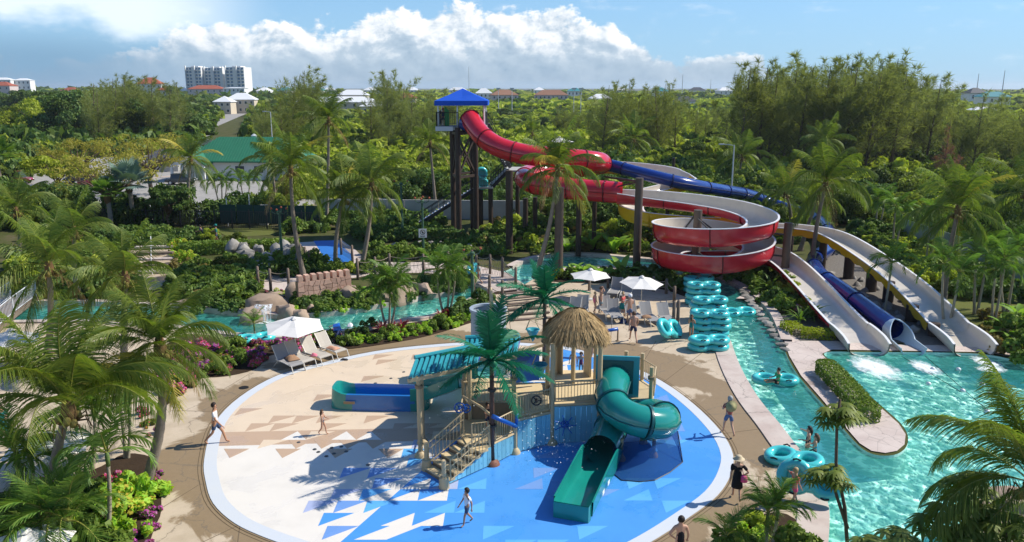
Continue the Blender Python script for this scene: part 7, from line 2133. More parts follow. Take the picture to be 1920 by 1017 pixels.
# double tubes
def make_tube():
    t = thing('double_tube', 'x', 'inner tube'); q = MB()
    nu, nv = 44, 10; rows = []
    R, r, off = .40, .165, .46
    def ringpath(sx): return [Vector((sx * off + R * math.cos(a) * 1.02, R * math.sin(a), r)) for a in [2 * PI * i / 26 for i in range(26)]]
    for s in (-1, 1): q.tube(ringpath(s), r, 10, closed=True)
    for y in (-1, 1): q.tube([(-.30, y * .34, r), (0, y * .27, r), (.30, y * .34, r)], [.10, .15, .10], 8)
    q.build('body', M_vinyl, t, True)
    for s in (-1, 1): 
        q = MB(); q.lathe((s * off, 0, .06), [(.0, 0), (.34, 0)], 18); q.build('floor_patch', M_vinyl, t)
        for y in (-1, 1): q = MB(); q.tube([(s * off - .12, y * .5, r + .13), (s * off, y * .53, r + .18), (s * off + .12, y * .5, r + .13)], .028, 5); q.build('handle', M_black, t)
    return t
TUBE0 = make_tube(); used = [False]
def dtube(loc, label, rz=0.0, tilt=0.0, ty=0.0, group=None, s=1.12):
    o = TUBE0 if not used[0] else copy_tree(TUBE0); used[0] = True
    o.location = loc; o.rotation_euler = (tilt, ty, rz); o.scale = (s, s, s); return tag(o, label, None, group)
stacks = [((1318, 570), 4, 'rearmost'), ((1327, 600), 4, 'second'), ((1331, 628), 4, 'third'), ((1330, 655), 2, 'nearest')]
for px, n, nm in stacks:
    for k in range(n):
        pos = 'bottom' if k == 0 else ('topmost' if k == n - 1 else ('second' if k == 1 else ('third' if k == 2 else 'fourth')) + ' from bottom')
        p = G(*px); dtube(p + V3(vr.uniform(-.08, .08), vr.uniform(-.06, .06), .33 * 1.12 * k), f'turquoise double tube, {pos} in the {nm} stack by the river', vr.uniform(-.15, .15), vr.uniform(-.03, .03), 0, 'turquoise double tubes stacked by the river')
for px, n, nm in [((1309, 546), 3, 'shaded')]:
    for k in range(n): dtube(G(*px) + V3(0, 0, .37 * k), 'turquoise double tube, ' + ('bottom', 'middle', 'topmost')[k] + ' in the shaded stack under the helix', .15 + .1 * k, 0, 0, 'turquoise double tubes stacked by the river')
dtube(G(1250, 634) + V3(0, 0, .50), 'turquoise double tube propped on edge against the rope posts', .8, .95, .25)
dtube(G(1384, 590, WZ), 'empty turquoise double tube floating in the upper river', .2, .1)
dtube(G(1453, 718, WZ), 'turquoise double tube carrying a rider in a green shirt', -.1)
dtube(G(1489, 868, .08), 'turquoise double tube pulled onto the coping by two bathers', -.75, .12, -.1)
dtube(G(1518, 935) + V3(0, 0, .72), 'turquoise double tube carried on edge by a child in pink shorts', -.45, 1.1)
dtube(G(884, 522) + V3(0, 0, .45), 'turquoise double tube carried over the footbridge', 1.3, 1.2)
dtube(Vector((W(903, 330, 79.4).x, 79.4, W(903, 345, 79.4).z + .55)), 'turquoise double tube upright on the tower stair landing', 0, 1.35, 1.5)
dtube(G(478, 640, .1), 'turquoise tube drifting at the river edge below the flowers', .4)

# ------------------------------------------------------------------ rope fences, lamps, sign
q = MB(); q.cyl((0, 0, -.05), (0, 0, 1.15), .11, .10, 9); q.lathe((0, 0, 1.15), [(.10, 0), (.06, .05), (.01, .06)], 9); PILE = q.mesh('pile', M_pile, True)
def rope_fence(pxs, label, h=1.0, net=False):
    P = [G(*p) for p in pxs]; t = thing('rope_fence', label, 'rope fence', P[0])
    for p in P: o = link('pile', PILE, t); o.location = p - P[0]; o.scale = (1, 1, h)
    for a, b in zip(P[:-1], P[1:]):
        for z, sg in ((1.02, .16), (.55, .12)):
            q = MB(P[0]); q.tube([a.lerp(b, f) + UP * (z * h - sg * math.sin(PI * f)) for f in (0, .2, .4, .6, .8, 1)], .026, 5, False); q.build('rope', M_rope, t)
        if net:
            q = MB(P[0]); n = max(3, int((b - a).length / .28))
            for i in range(n + 1):
                f = i / n; p = a.lerp(b, f); g2 = a.lerp(b, min(1, f + .5 / n * 2)); s1 = math.sin(PI * f)
                q.tube([p + UP * .05, g2 + UP * (1.0 * h - .15 * s1)], .009, 3, False); q.tube([g2 + UP * .05, p + UP * (1.0 * h - .15 * s1)], .009, 3, False)
            q.build('net', M_rope, t)
rope_fence([(671, 524), (704, 521), (731, 514), (794, 514), (840, 508), (885, 507)], 'weathered pile and rope fence along the path right of the castle wall', 1.35, True)
rope_fence([(485, 541), (508, 546), (542, 545)], 'short rope fence of three dark piles left of the castle wall', 1.35)
rope_fence([(564, 488), (573, 494), (581, 502)], 'three close piles at the left edge of the blue path', 1.15)
rope_fence([(640, 478), (661, 492)], 'netted rope fence at the right edge of the blue path', 1.2, True)
rope_fence([(893, 512), (919, 514), (942, 520), (967, 541)], 'rope fence on the far side of the footbridge', 1.3, True)
rope_fence([(888, 552), (918, 556), (942, 566)], 'rope fence on the near side of the footbridge', 1.25)
rope_fence([(1105, 545), (1140, 541), (1225, 546), (1249, 551), (1264, 566)], 'low rope fence behind the umbrella loungers', .9)
rope_fence([(1262, 620), (1270, 618)], 'pair of piles with a signboard beside the leaning tube', 1.5)
M_lamp = mat('green_lamp_post', (.055, .12, .075), .5, .3, var=.2)
def tiki(px, ytop, label, arms=2, rz=0.0):
    b = G(*px); h = W(px[0], ytop, b.y).z; t = thing('lamp_post', label, 'lamp post', b, rz)
    q = MB(); q.cyl((0, 0, 0), (0, 0, h - .3), .12, .09, 10); q.build('pole', M_lamp, t, 40)
    q = MB(); q.lathe((0, 0, h - .35), [(.1, 0), (.17, .05), (.17, .16), (.08, .22)], 10); q.build('collar', M_lamp, t)
    for i in range(arms):
        a = 2 * PI * i / arms; d = Vector((math.cos(a), math.sin(a), 0))
        q = MB(); q.tube([UP * (h - .3), d * .3 + UP * (h - .4), d * .55 + UP * (h - .25), d * .6 + UP * (h + .0)], .035, 6); ar = q.build('arm', M_lamp, t)
        q = MB(); q.lathe(d * .6 + UP * h, [(.06, -.05), (.10, .02), (.06, .1), (.01, .12)], 8); q.build('lamp_head', M_rred, ar)
    return t, b, h
tiki((530, 503), 392, 'green lamp post with curled arms beside the leaning palm', 4)
t_, b_, h_ = tiki((794, 482), 372, 'green lamp post with red curled lamp heads carrying a sign', 4)
t = thing('warning_sign', 'square white warning sign with a black prohibition circle on the lamp post', 'sign', Vector((b_.x, b_.y - .16, W(794, 437, b_.y).z)))
q = MB(); q.box((0, 0, 0), (.68, .03, .75)); q.build('board', M_white, t)
q = MB(); q.tube([(math.cos(a) * .2, -.02, .08 + math.sin(a) * .2) for a in [2 * PI * i / 20 for i in range(20)]], .022, 4, closed=True); q.tube([(-.14, -.02, .22), (.14, -.02, -.06)], .018, 4); q.build('prohibition_mark', M_black, t)
q = MB(); q.box((-.02, -.02, .08), (.09, .012, .18)); q.box((.07, -.02, .04), (.12, .012, .06)); q.build('pictogram', M_black, t)
q = MB()
for k in range(2): q.box((0, -.02, -.22 - .07 * k), (.42, .01, .03))
q.build('text_line', M_black, t)
tiki((886, 560), 468, 'pale teal lamp post with arms beside the footbridge', 2, .4); tiki((755, 448), 340, 'slim dark green post before the grey wall', 2)

# ------------------------------------------------------------------ rocks, castle wall, waterfall, bridges, steps
def rock_mesh(seed, sub=3, m=M_rock):
    bm = bmesh.new(); bmesh.ops.create_icosphere(bm, subdivisions=sub, radius=1); rng = np.random.default_rng(seed)
    P = np.array([v.co[:] for v in bm.verts]); d = np.ones(len(P))
    for _ in range(9):
        n = rng.normal(0, 1, 3); n /= np.linalg.norm(n); h = rng.uniform(.62, .92); k = P @ n
        d = np.minimum(d, np.where(k > 1e-3, h / np.maximum(k, 1e-3), 9))
    for f in (2.5, 6, 12):
        w = rng.normal(0, f, (3, 3)); ph = rng.uniform(0, 6, 3); d = d * (1 + .16 / f ** .8 * np.sin(P @ w + ph).sum(1))
    for v, s in zip(bm.verts, d): v.co *= s
    me = bpy.data.meshes.new('rock'); bm.to_mesh(me); bm.free(); me.materials.append(m); me.polygons.foreach_set('use_smooth', [True] * len(me.polygons)); me.set_sharp_from_angle(angle=RAD(38)); return me
RK = [rock_mesh(i) for i in range(5)]; RKG = [rock_mesh(20 + i, 2, M_rockgrey) for i in range(4)]
def rock(px, s, label, z=0.0, g=None, grey=False, rz=None):
    o = put_mesh('boulder', vr.choice(RKG if grey else RK), G(*px) + V3(0, 0, z), vr.uniform(0, 6) if rz is None else rz, s, label, 'rock', g); return o
for px, s, lab in [((480, 596), (1.1, .9, .75), 'broad tan boulder left of the waterfall'), ((505, 582), (1.4, .9, 1.15), 'large tan boulder carrying the waterfall'), ((535, 590), (1.1, .8, .85), 'tan boulder right of the waterfall'), ((560, 594), (.8, .7, .6), 'low tan boulder at the water edge right of the fall'), ((560, 562), (.9, .8, 1.3), 'tall pinkish boulder at the left end of the castle wall'), ((662, 566), (1.1, .9, 1.35), 'pinkish boulder at the right end of the castle wall'), ((352, 572), (1.0, .8, .7), 'pale boulder on the far river bank at the left'), ((338, 576), (.6, .6, .4), 'small pale boulder beside the bank boulder'), ((582, 586), (.5, .5, .6), 'orange-tan rock below the castle wall'), ((520, 560), (.9, .7, .6), 'flat boulder above the waterfall'), ((1880, 1000), (1.2, 1.0, .6), 'grey-pink boulder under the near right palm'), ((1850, 960), (.8, .7, .5), 'small boulder at the pool edge, near right'), ((1915, 960), (1.1, .9, .7), 'boulder at the right edge by the pool'), ((760, 560), (1.7, .8, 1.1), 'dark overhanging rock below the rope fence'), ((790, 553), (1.3, .8, 1.2), 'dark rock under the path beside the river bend'), ((732, 566), (1.0, .7, .8), 'rock at the river edge right of the castle')]:
    rock(px, s, lab)
for i in range(46):
    px = (vr.uniform(428, 560), vr.uniform(489, 517)); rock(px, vr.uniform(.35, .75), 'grey rubble stone in the rock bank left of the lamp post', .1 + (517 - px[1]) * .035, 'grey rubble stones in the rock bank left of the lamp post', True)
for i in range(30):
    px = (vr.uniform(735, 880), vr.uniform(462, 480)); rock(px, vr.uniform(.3, .6), 'grey rubble stone beside the stairs of the slide tower', .05, 'grey rubble stones beside the stairs of the slide tower', True)
for i in range(70):
    f = vr.random() * .74; px = (1500 + 290 * f + vr.uniform(-40, 40), 505 + 140 * f + vr.uniform(-18, 18)); rock(px, vr.uniform(.2, .42), 'dark river stone under the slide chutes', .0, 'dark river stones under the slide chutes', True)
for i in range(26):
    f = i / 25; px = (1385 + 90 * f - 22 * math.sin(f * 3), 536 + 120 * f * f); s_ = vr.uniform(.3, .5); rock(px, (s_, s_ * .75, .13), 'flat edging stone on the river bank below the helix', .0, 'flat edging stones on the river bank below the helix', True)
# castle wall: flagstones laid on a core, merlons on top
A, Bp = V3(-14.1, 50.8), V3(-11.0, 52.8)
t = thing('castle_wall', 'small crenellated castle wall of pinkish flagstones above the river', 'wall', A)
d = Bp - A; L = d.length; rz = math.atan2(d.y, d.x); nrm = Vector((math.sin(rz), -math.cos(rz), 0)); z0, z1 = .35, 1.6
q = MB(A); q.box((A + Bp) / 2 + UP * (z0 + z1) / 2, (L, .45, z1 - z0), rz); q.build('core', M_tandk, t)
M_flag = mat('pink_flagstone', (.60, .38, .28), .85, .2, var=.25, scale=3, objvar=.2, bump=.4)
rg = random.Random(4); nx, nz = 10, 4; gx = [[(i + (rg.uniform(-.45, .45) if 0 < i < nx else 0)) * L / nx for i in range(nx + 1)] for _ in range(nz + 1)]
gz = [[z0 + (k + (rg.uniform(-.42, .42) if 0 < k < nz else 0)) * (z1 - z0) / nz for i in range(nx + 1)] for k in range(nz + 1)]
def wp(x, z, o): return A + d * (x / L) + nrm * o + UP * z
for k in range(nz):
    for i in range(nx):
        c4 = [(gx[k][i], gz[k][i]), (gx[k][i + 1], gz[k][i + 1]), (gx[k + 1][i + 1], gz[k + 1][i + 1]), (gx[k + 1][i], gz[k + 1][i])]
        cxm, czm = sum(c[0] for c in c4) / 4, sum(c[1] for c in c4) / 4; c4 = [(cxm + (x - cxm) * .91, czm + (z - czm) * .91) for x, z in c4]
        o1 = .265 + rg.uniform(0, .03); q = MB(A); q.add([wp(x, z, .22) for x, z in c4] + [wp(x, z, o1) for x, z in c4], [(4, 5, 6, 7), (0, 1, 5, 4), (1, 2, 6, 5), (2, 3, 7, 6), (3, 0, 4, 7)]); q.build('flagstone', M_flag, t)
for i in range(8):
    q = MB(A); q.box(A + d * ((i + .5) / 8) + UP * (z1 + .2), (L / 8 * .62, .5, .4), rz); q.build('merlon', M_flag, t)
for i in range(4):
    rock((572 + i * 27, 562 - i * 4), (.8, .6, .6), 'pinkish rock arching under the castle wall', .15, 'pinkish rocks arching under the castle wall')
# waterfall
b = G(492, 603, WZ); t = thing('waterfall', 'thin white waterfall dropping from the boulder into the river', 'waterfall', b)
m_ = bpy.data.materials.new('falling_water'); m_.use_nodes = True; T = NT(m_.node_tree); T.n.clear(); g_ = T.new('ShaderNodeNewGeometry')
d_ = T.new('ShaderNodeBsdfDiffuse'); d_.inputs[0].default_value = (.8, .85, .88, 1); tr = T.new('ShaderNodeBsdfTransparent'); mx = T.new('ShaderNodeMixShader')
T.put(mx.inputs[0], T.step(T.noise(T.vmath('MULTIPLY', g_.outputs['Position'], (9, 9, .7)), 1.0, 4, .6), .35, .7)); T.l.new(tr.outputs[0], mx.inputs[1]); T.l.new(d_.outputs[0], mx.inputs[2]); oo = T.new('ShaderNodeOutputMaterial'); T.l.new(mx.outputs[0], oo.inputs[0])
q = MB(); q.grid([[Vector((x, .55 * (1 - f) ** 2 - .1 * math.cos(x * 5) - .1, .95 * (1 - f ** 1.6) + .02)) for x in np.linspace(-.55, .55, 9)] for f in np.linspace(0, 1, 8)]); q.build('falling_sheet', m_, t, True)
foam((492, 605), .45, .25, 9, 'foam at the foot of the waterfall')
# footbridge deck over the river, plank steps down to the plaza
def bridge(P, w, label, m=M_pile, rails=True, name='footbridge'):
    t = thing(name, label, 'bridge', P[0]); n = 0
    for a, b in zip(P[:-1], P[1:]):
        L = (b - a).length; k = max(1, int(L / .32)); dd = (b - a).normalized(); rz = math.atan2(dd.y, dd.x)
        q = MB(); q.box((0, 0, 0), (.29, w, .07)); me = q.mesh('plank', m)
        for i in range(k): o = link('plank', me, t); o.location = a.lerp(b, (i + .5) / k) - P[0]; o.rotation_euler = (0, 0, rz)
        sd = Vector((-dd.y, dd.x, 0)) * w / 2
        for s in (-1, 1): q = MB(P[0]); q.beam(a + sd * s - UP * .15, b + sd * s - UP * .15, .12, .25); q.build('side_beam', m, t)
        if rails:
            for s in (-1, 1): rail(a + sd * s, b + sd * s, .05, t, P[0], M_galv, 1.05, .22)
    return t
z = .22
bridge([G(875, 522, z), G(915, 528, z), G(948, 545, z)], 1.9, 'plank footbridge crossing the river to the plaza', M_cope, False)
bridge([G(-60, 640, .5), G(0, 590, .55), G(45, 557, .45)], 1.5, 'grey wooden footbridge with white railings at the far left')
st = thing('plank_steps', 'broad plank steps leading from the footbridge down to the plaza', 'steps', G(985, 580))
for i in range(7):
    a, b = G(945 + i * 2, 548 + i * 9), G(1015 + i * 3, 540 + i * 9.5); q = MB(st.location); q.beam(a + UP * (.26 - .035 * i), b + UP * (.26 - .035 * i), .30, .08); q.build('tread', M_pile, st)
st = thing('garden_steps', 'brown stone steps with a white handrail in the left garden', 'steps', G(290, 500))
for i in range(5):
    a, b = G(255, 478 + i * 9), G(326, 476 + i * 9); q = MB(st.location); q.beam(a + UP * (.65 - .13 * i), b + UP * (.65 - .13 * i), .55, .14); q.build('step', M_pile if i % 2 else M_cope, st)
q = MB(st.location); a, b = G(286, 478), G(286, 515); q.tube([a + UP * .6, a + UP * 1.6, b + UP * 1.0, b], .03, 5); q.build('handrail', M_white, st)
q = MB(); q.lathe((0, 0, 0), [(.01, .016), (.2, .016), (.24, .0)], 16); o = q.build('drain_cover', M_tyre); o.location = G(457, 727, .003); tag(o, 'round dark drain cover in the wet concrete left of the splash pad', 'drain cover')
# lane floats in the pool
q = MB(); q.lathe((0, 0, 0), [(.01, -.1), (.1, -.06), (.13, 0), (.1, .07), (.01, .11)], 10); fb = q.mesh('float_ball', M_white, True)
for px in [(1749, 692), (1797, 693), (1805, 733), (1856, 739), (1851, 772), (1741, 720), (1842, 721)]:
    put_mesh('float_ball', fb, G(*px, WZ + .03), 0, 1, 'small white ball float on the slide pool', 'float', 'small white ball floats on the slide pool')
for a, b in [((1690, 668), (1800, 734)), ((1735, 668), (1852, 770))]:
    q = MB(); P_ = [G(a[0] + (b[0] - a[0]) * f, a[1] + (b[1] - a[1]) * f, WZ + .01) for f in np.linspace(0, 1, 8)]; q.tube(P_, .015, 4); tag(q.build('lane_rope', M_black), 'thin dark lane rope floating below the ' + ('blue tube' if a[0] < 1700 else 'yellow chute'), 'rope')
# ------------------------------------------------------------------ people
SKIN = {'light': mat('skin_light', (.52, .30, .20), .5, .3), 'tan': mat('skin_tan', (.42, .22, .13), .5, .3), 'brown': mat('skin_brown', (.25, .13, .075), .5, .3)}
def fab(n, c, **k): return mat('fabric_' + n, c, .85, .15, **k)
FABS = {'white': fab('white', (.72, .72, .74)), 'navy': fab('navy', (.035, .045, .09), var=.3, scale=12), 'black': fab('black', (.015, .015, .018)), 'red': fab('red', (.36, .10, .09)), 'blue': fab('blue', (.12, .17, .30), var=.3, scale=14), 'pink': fab('pink', (.70, .10, .25)), 'coral': fab('coral', (.60, .11, .10)), 'teal': fab('teal', (.02, .20, .18)), 'floral': fab('floral', (.60, .62, .58), col2=(.08, .18, .20), scale=16, thr=(.45, .55)), 'print': fab('print', (.45, .42, .42), col2=(.05, .05, .08), scale=20, thr=(.45, .55)), 'green': fab('green', (.04, .40, .16)), 'plum': fab('plum', (.16, .04, .08)), 'denim': fab('denim', (.06, .09, .16)), 'aqua': fab('aqua', (.05, .33, .45)), 'straw': fab('straw', (.55, .45, .30)), 'khaki': fab('khaki', (.35, .32, .16))}
HAIR = {'dark': mat('hair_dark', (.022, .015, .011), .6, .3), 'brown': mat('hair_brown', (.10, .055, .03), .6, .3), 'blond': mat('hair_blond', (.40, .28, .14), .6, .3), 'grey': mat('hair_grey', (.35, .34, .32), .6, .3)}
def skinned(name, V, E, Rd, m, parent, sub=1, root=0):
    me = bpy.data.meshes.new(name); me.from_pydata([tuple(v) for v in V], E, []); o = bpy.data.objects.new(name, me); COL.objects.link(o); o.parent = parent
    md = o.modifiers.new('skin', 'SKIN'); md.use_smooth_shade = True; md.branch_smoothing = .6
    lay = me.skin_vertices[0].data if me.skin_vertices else None
    if lay is None:
        bm = bmesh.new(); bm.from_mesh(me); bm.verts.layers.skin.verify(); bm.to_mesh(me); bm.free(); lay = me.skin_vertices[0].data
    for i, r in enumerate(Rd): lay[i].radius = r if isinstance(r, tuple) else (r, r)
    lay[root].use_root = True
    if sub: s = o.modifiers.new('sub', 'SUBSURF'); s.levels = s.render_levels = sub
    me.materials.append(m); return o
def person(loc, h, face, label, skin='light', top=None, bot='navy', hair='brown', longhair=False, female=False, walk=.0, arms='down', seat=False, skirt=False, dress=False, hat=None, child=False, bag=None, swim=None, lean=0.0):
    """face: heading in degrees, 0 = +X; the figure is built facing +X, left = +Y"""
    t = thing('person', label, 'person', loc, RAD(face)); k = h / 1.75
    hd = .118 * (1.18 if child else 1.0); sw = (.175 if female or child else .20); hw = .10 if not female else .105
    V = []; E = []; Rr = []
    def vtx(p, r, par=None):
        V.append(Vector(p) * k); Rr.append(tuple(x * k for x in r) if isinstance(r, tuple) else r * k)
        if par is not None: E.append((par, len(V) - 1))
        return len(V) - 1
    hz = .92 if not seat else .22
    lx = lean
    pel = vtx((0, 0, hz), (.125, .155)); wai = vtx((lx * .3, 0, hz + .17), (.10, .135 if not female else .12), pel); che = vtx((lx * .7, 0, hz + .36), (.115, .165 if not female else .145), wai)
    nk = vtx((lx, 0, hz + .53), .06, che); hb = vtx((lx + .02, 0, hz + .62), (.085, .07), nk); ht = vtx((lx + .015, 0, hz + .755), (.092, .072), hb); nose = vtx((lx + .115, 0, hz + .66), .022, hb)
    leg = {}; arm = {}
    for s in (-1, 1):
        hip = vtx((0, s * hw, hz - .06), .088, pel)
        if seat: kn = vtx((.42, s * (hw + .05), hz + .06), .06, hip); an = vtx((.72, s * (hw + .03), hz - .02), .04, kn); to = vtx((.76, s * (hw + .03), hz + .12), .03, an); kp, ap = V[kn], V[an]
        else:
            sx = s * walk
            kn = vtx((.06 + sx * .30, s * (hw - .005), .50), .058, hip); an = vtx((sx * .62 - (.10 if sx < 0 else 0), s * (hw - .01), .085 + (.07 if sx < 0 else 0)), .038, kn); to = vtx((sx * .62 + .14 - (.10 if sx < 0 else 0), s * (hw + .02), .035 + (.02 if sx < 0 else 0)), .032, an)
        leg[s] = (hip, kn, an, to)
        sh = vtx((lx, s * sw, hz + .47), .06, che)
        pose = arms if isinstance(arms, str) else arms[0 if s < 0 else 1]
        if pose == 'down': el_, wr = (lx - .03 - s * walk * .22, s * (sw + .07), hz + .20), (lx + .06 - s * walk * .45, s * (sw + .09), hz - .03)
        elif pose == 'fwd': el_, wr = (lx + .08, s * (sw + .05), hz + .22), (lx + .30, s * (sw - .04), hz + .20)
        elif pose == 'up': el_, wr = (lx + .14, s * (sw + .10), hz + .60), (lx + .10, s * .06, hz + .74)
        elif pose == 'hip': el_, wr = (lx - .06, s * (sw + .20), hz + .24), (lx + .04, s * (sw + .02), hz + .06)
        elif pose == 'out': el_, wr = (lx + .05, s * (sw + .24), hz + .40), (lx + .15, s * (sw + .46), hz + .36)
        el_ = vtx(el_, .043, sh); wv = Vector(wr); w_ = vtx(wr, .028, el_)
        dv = (wv - V[el_] / k).normalized(); side = Vector((0, 0, 1)).cross(dv)
        if side.length < .1: side = Vector((1, 0, 0))
        side.normalize(); pa = vtx(wv + dv * .06, (.034, .02), w_)
        for fi, off in enumerate((-.030, -.010, .010, .030)):
            b0 = wv + dv * .105 + side * off; ln = (.055, .068, .064, .048)[fi]
            f1 = vtx(b0, .0095, pa); f2 = vtx(b0 + dv * ln * .6, .009, f1); vtx(b0 + dv * ln - UP * .012, .008, f2)
        th = vtx(wv + dv * .06 + side * .05, .011, pa); vtx(wv + dv * .10 + side * .062, .009, th)
        arm[s] = (sh, el_, w_)
    skinned('body', V, E, Rr, SKIN[skin], t)
    def chain(name, ids, rad, m, sub=1, edges=None):
        skinned(name, [V[i] if not isinstance(i, Vector) else i for i in ids], edges or [(i, i + 1) for i in range(len(ids) - 1)], [tuple(x * k for x in r) if isinstance(r, tuple) else r * k for r in rad], m, t, sub)
    if top:
        mid = [V[a].lerp(V[b], .75) for s in (-1, 1) for a, b in [arm[s][:2]]]
        low = V[pel] + Vector((0, 0, -.06 * k)) if not dress else V[pel]
        chain('shirt' if not dress else 'dress_top', [che, wai, low, V[nk] + Vector((0, 0, -.05 * k)), arm[-1][0], mid[0], arm[1][0], mid[1]], [(.135, .185 if not female else .162), (.125, .16 if not female else .135), (.14, .17), (.085, .10), .078, .068, .078, .068], FABS[top], 1, [(0, 1), (1, 2), (0, 3), (0, 4), (4, 5), (0, 6), (6, 7)])
    if swim:
        chain('swimsuit', [che, wai, pel, V[pel] + Vector((0, 0, -.09 * k))], [(.125, .150), (.112, .128), (.138, .168), (.10, .12)], FABS[swim])
    if bot and not dress:
        if skirt:
            q = MB(); n = 14; zt = V[pel].z; q.lathe((0, 0, 0), [(.14 * k, zt + .08 * k), (.19 * k, zt - .05 * k), (.24 * k, zt - .32 * k), (.22 * k, zt - .32 * k)], n); q.build('skirt', FABS[bot], t, True)
        else:
            f = .72 if not swim else .0
            if f: chain('shorts', [V[pel] + Vector((0, 0, .07 * k)), pel, leg[-1][0], V[leg[-1][0]].lerp(V[leg[-1][1]], f), leg[1][0], V[leg[1][0]].lerp(V[leg[1][1]], f)], [(.132, .160), (.138, .165), .105, .092, .105, .092], FABS[bot], 1, [(0, 1), (1, 2), (2, 3), (1, 4), (4, 5)])
    if dress:
        q = MB(); zt = V[pel].z; q.lathe((0, 0, 0), [(.13 * k, zt + .22 * k), (.17 * k, zt), (.21 * k, zt - .38 * k), (.19 * k, zt - .38 * k)], 14); q.build('dress_skirt', FABS[top], t, True)
    c = (V[hb] + V[ht]) / 2
    q = MB(); R = hd * k * .92
    for lat in (0,): pass
    prof = [(.02, 1.12), (.55, .98), (.88, .62), (1.02, .15), (.98, -.35), (.80, -.62)]
    q.lathe((c.x - .02 * k, c.y, c.z + .015 * k), [(R * a, R * b) for a, b in prof], 14)
    q.v = [v if (v.x - c.x) < .035 * k or v.z > c.z + .06 * k else Vector((c.x + .03 * k, v.y, v.z)) for v in q.v]
    if longhair: q.tube([(c.x - .07 * k, 0, c.z + .02 * k), (c.x - .11 * k, 0, c.z - .14 * k), (c.x - .12 * k, 0, c.z - .30 * k)], [.085 * k, .085 * k, .04 * k], 8)
    q.build('hair', HAIR[hair], t, True)
    q = MB()
    for s in (-1, 1): q.lathe((c.x + .083 * k, s * .032 * k, c.z - .01 * k), [(.012 * k, -.008 * k), (.014 * k, 0), (.001, .010 * k)], 6)
    q.box((c.x + .082 * k, 0, c.z - .085 * k), (.02 * k, .05 * k, .012 * k)); q.build('face_features', mat('eyes_lips', (.10, .03, .03), .5, .3), t)
    q = MB()
    for s in (-1, 1): q.lathe((c.x, s * .082 * k, c.z - .03 * k), [(.02 * k, -.03 * k), (.028 * k, 0), (.012 * k, .03 * k)], 6)
    q.build('ear', SKIN[skin], t, True)
    if hat:
        kind, m = hat; q = MB(); rb = .22 if kind == 'brim' else .135
        if kind == 'cap': q.box((c.x + .13 * k, 0, c.z + .055 * k), (.14 * k, .15 * k, .015 * k))
        q.lathe((c.x - .015 * k, 0, c.z + .05 * k), [(rb * k if kind == 'brim' else .125 * k, -.02 * k), (.122 * k, .015 * k), (.115 * k, .09 * k), (.06 * k, .125 * k), (.002, .13 * k)], 16); q.build('hat', FABS[m], t, True)
    if bag:
        o = MB(); o.lathe((-.10 * k, -.22 * k, hz * k + .02 * k), [(.06 * k, -.16 * k), (.13 * k, -.12 * k), (.12 * k, .06 * k), (.08 * k, .12 * k)], 10, True); o.tube([(-.1 * k, -.2 * k, hz * k + .12 * k), (.02 * k, -.1 * k, (hz + .5) * k), (.0, .05 * k, (hz + .52) * k)], .014 * k, 5)
        b = o.build('shoulder_bag', FABS[bag], None, True); b.location = t.location; b.rotation_euler = t.rotation_euler; tag(b, bag + ' shoulder bag carried by the woman in the straw hat' , 'bag')
    return t
Z0 = .014
def pg(x, y, z=Z0): return G(x, y, z)
person(pg(407, 832), 1.78, 5, 'man in white T-shirt and navy shorts stepping onto the splash pad at the left', 'tan', 'white', 'denim', 'dark', walk=.55, arms='down')
person(pg(606, 815), 1.10, -10, 'small girl in a printed swimsuit walking on the sand-coloured pad', 'light', None, None, 'brown', True, True, .3, 'fwd', child=True, swim='print')
person(pg(876, 984), 1.32, -150, 'boy in white long shirt and dark shorts on the blue pad', 'tan', 'white', 'denim', 'dark', walk=.35, child=True)
person(pg(1273, 1062), 1.68, 95, 'woman in black swimsuit at the bottom edge with a hand on her hip', 'light', None, None, 'dark', False, True, .1, ('down', 'hip'), swim='black')
person(pg(1380, 938), 1.66, 80, 'woman in black dress and straw sun hat on the brown concrete', 'light', 'black', 'black', 'blond', False, True, .35, ('hip', 'down'), dress=True, hat=('brim', 'straw'), bag='pink')
person(pg(1365, 816), 1.74, 100, 'man in red shirt and blue shorts walking beside the splash pad', 'light', 'red', 'blue', 'grey', walk=.45, arms='fwd')
q = MB(); q.lathe((0, 0, 0), [(.24, -.02), (.13, .02), (.12, .1), (.01, .12)], 14); o = q.build('sun_hat', FABS['khaki'], None, True); o.location = pg(1365, 816) + V3(.03, -.16, 1.32); o.rotation_euler = (1.45, 0, .1); tag(o, 'khaki sun hat hanging on the back of the man in red', 'hat')
person(pg(1487, 945), 1.36, 20, 'child in red shirt and bright pink shorts carrying a tube', 'light', 'coral', 'pink', 'blond', walk=.15, arms=('down', 'out'), child=True)
person(G(1512, 868, -.85), 1.62, 170, 'dark-haired woman standing in the river reaching for the tube', 'light', None, None, 'dark', True, True, 0, ('out', 'fwd'), swim='navy')
person(G(1525, 880, -.85), 1.55, 160, 'second bather in the river beside the moored tube', 'light', None, None, 'brown', True, True, 0, 'fwd', swim='aqua')
person(G(1458, 722, WZ + .14), 1.5, 185, 'rider in a green shirt sitting in the floating double tube', 'tan', 'green', 'black', 'dark', seat=True, arms='fwd')
person(pg(1187, 642), 1.82, 95, 'shirtless man in navy swim shorts striding across the plaza', 'light', None, 'navy', 'brown', walk=.6)
person(pg(1295, 638), 1.52, 60, 'girl in a grey-green swimsuit standing beside the tube stacks', 'tan', None, None, 'brown', True, True, .15, 'fwd', swim='teal')
person(pg(1115, 588), 1.45, 20, 'girl in pink swimsuit standing at the left parasol', 'light', None, None, 'blond', False, True, .1, swim='pink')
person(pg(1126, 588), 1.78, 10, 'shirtless man in white floral trunks shading his eyes', 'light', None, 'floral', 'brown', walk=.1, arms='up')
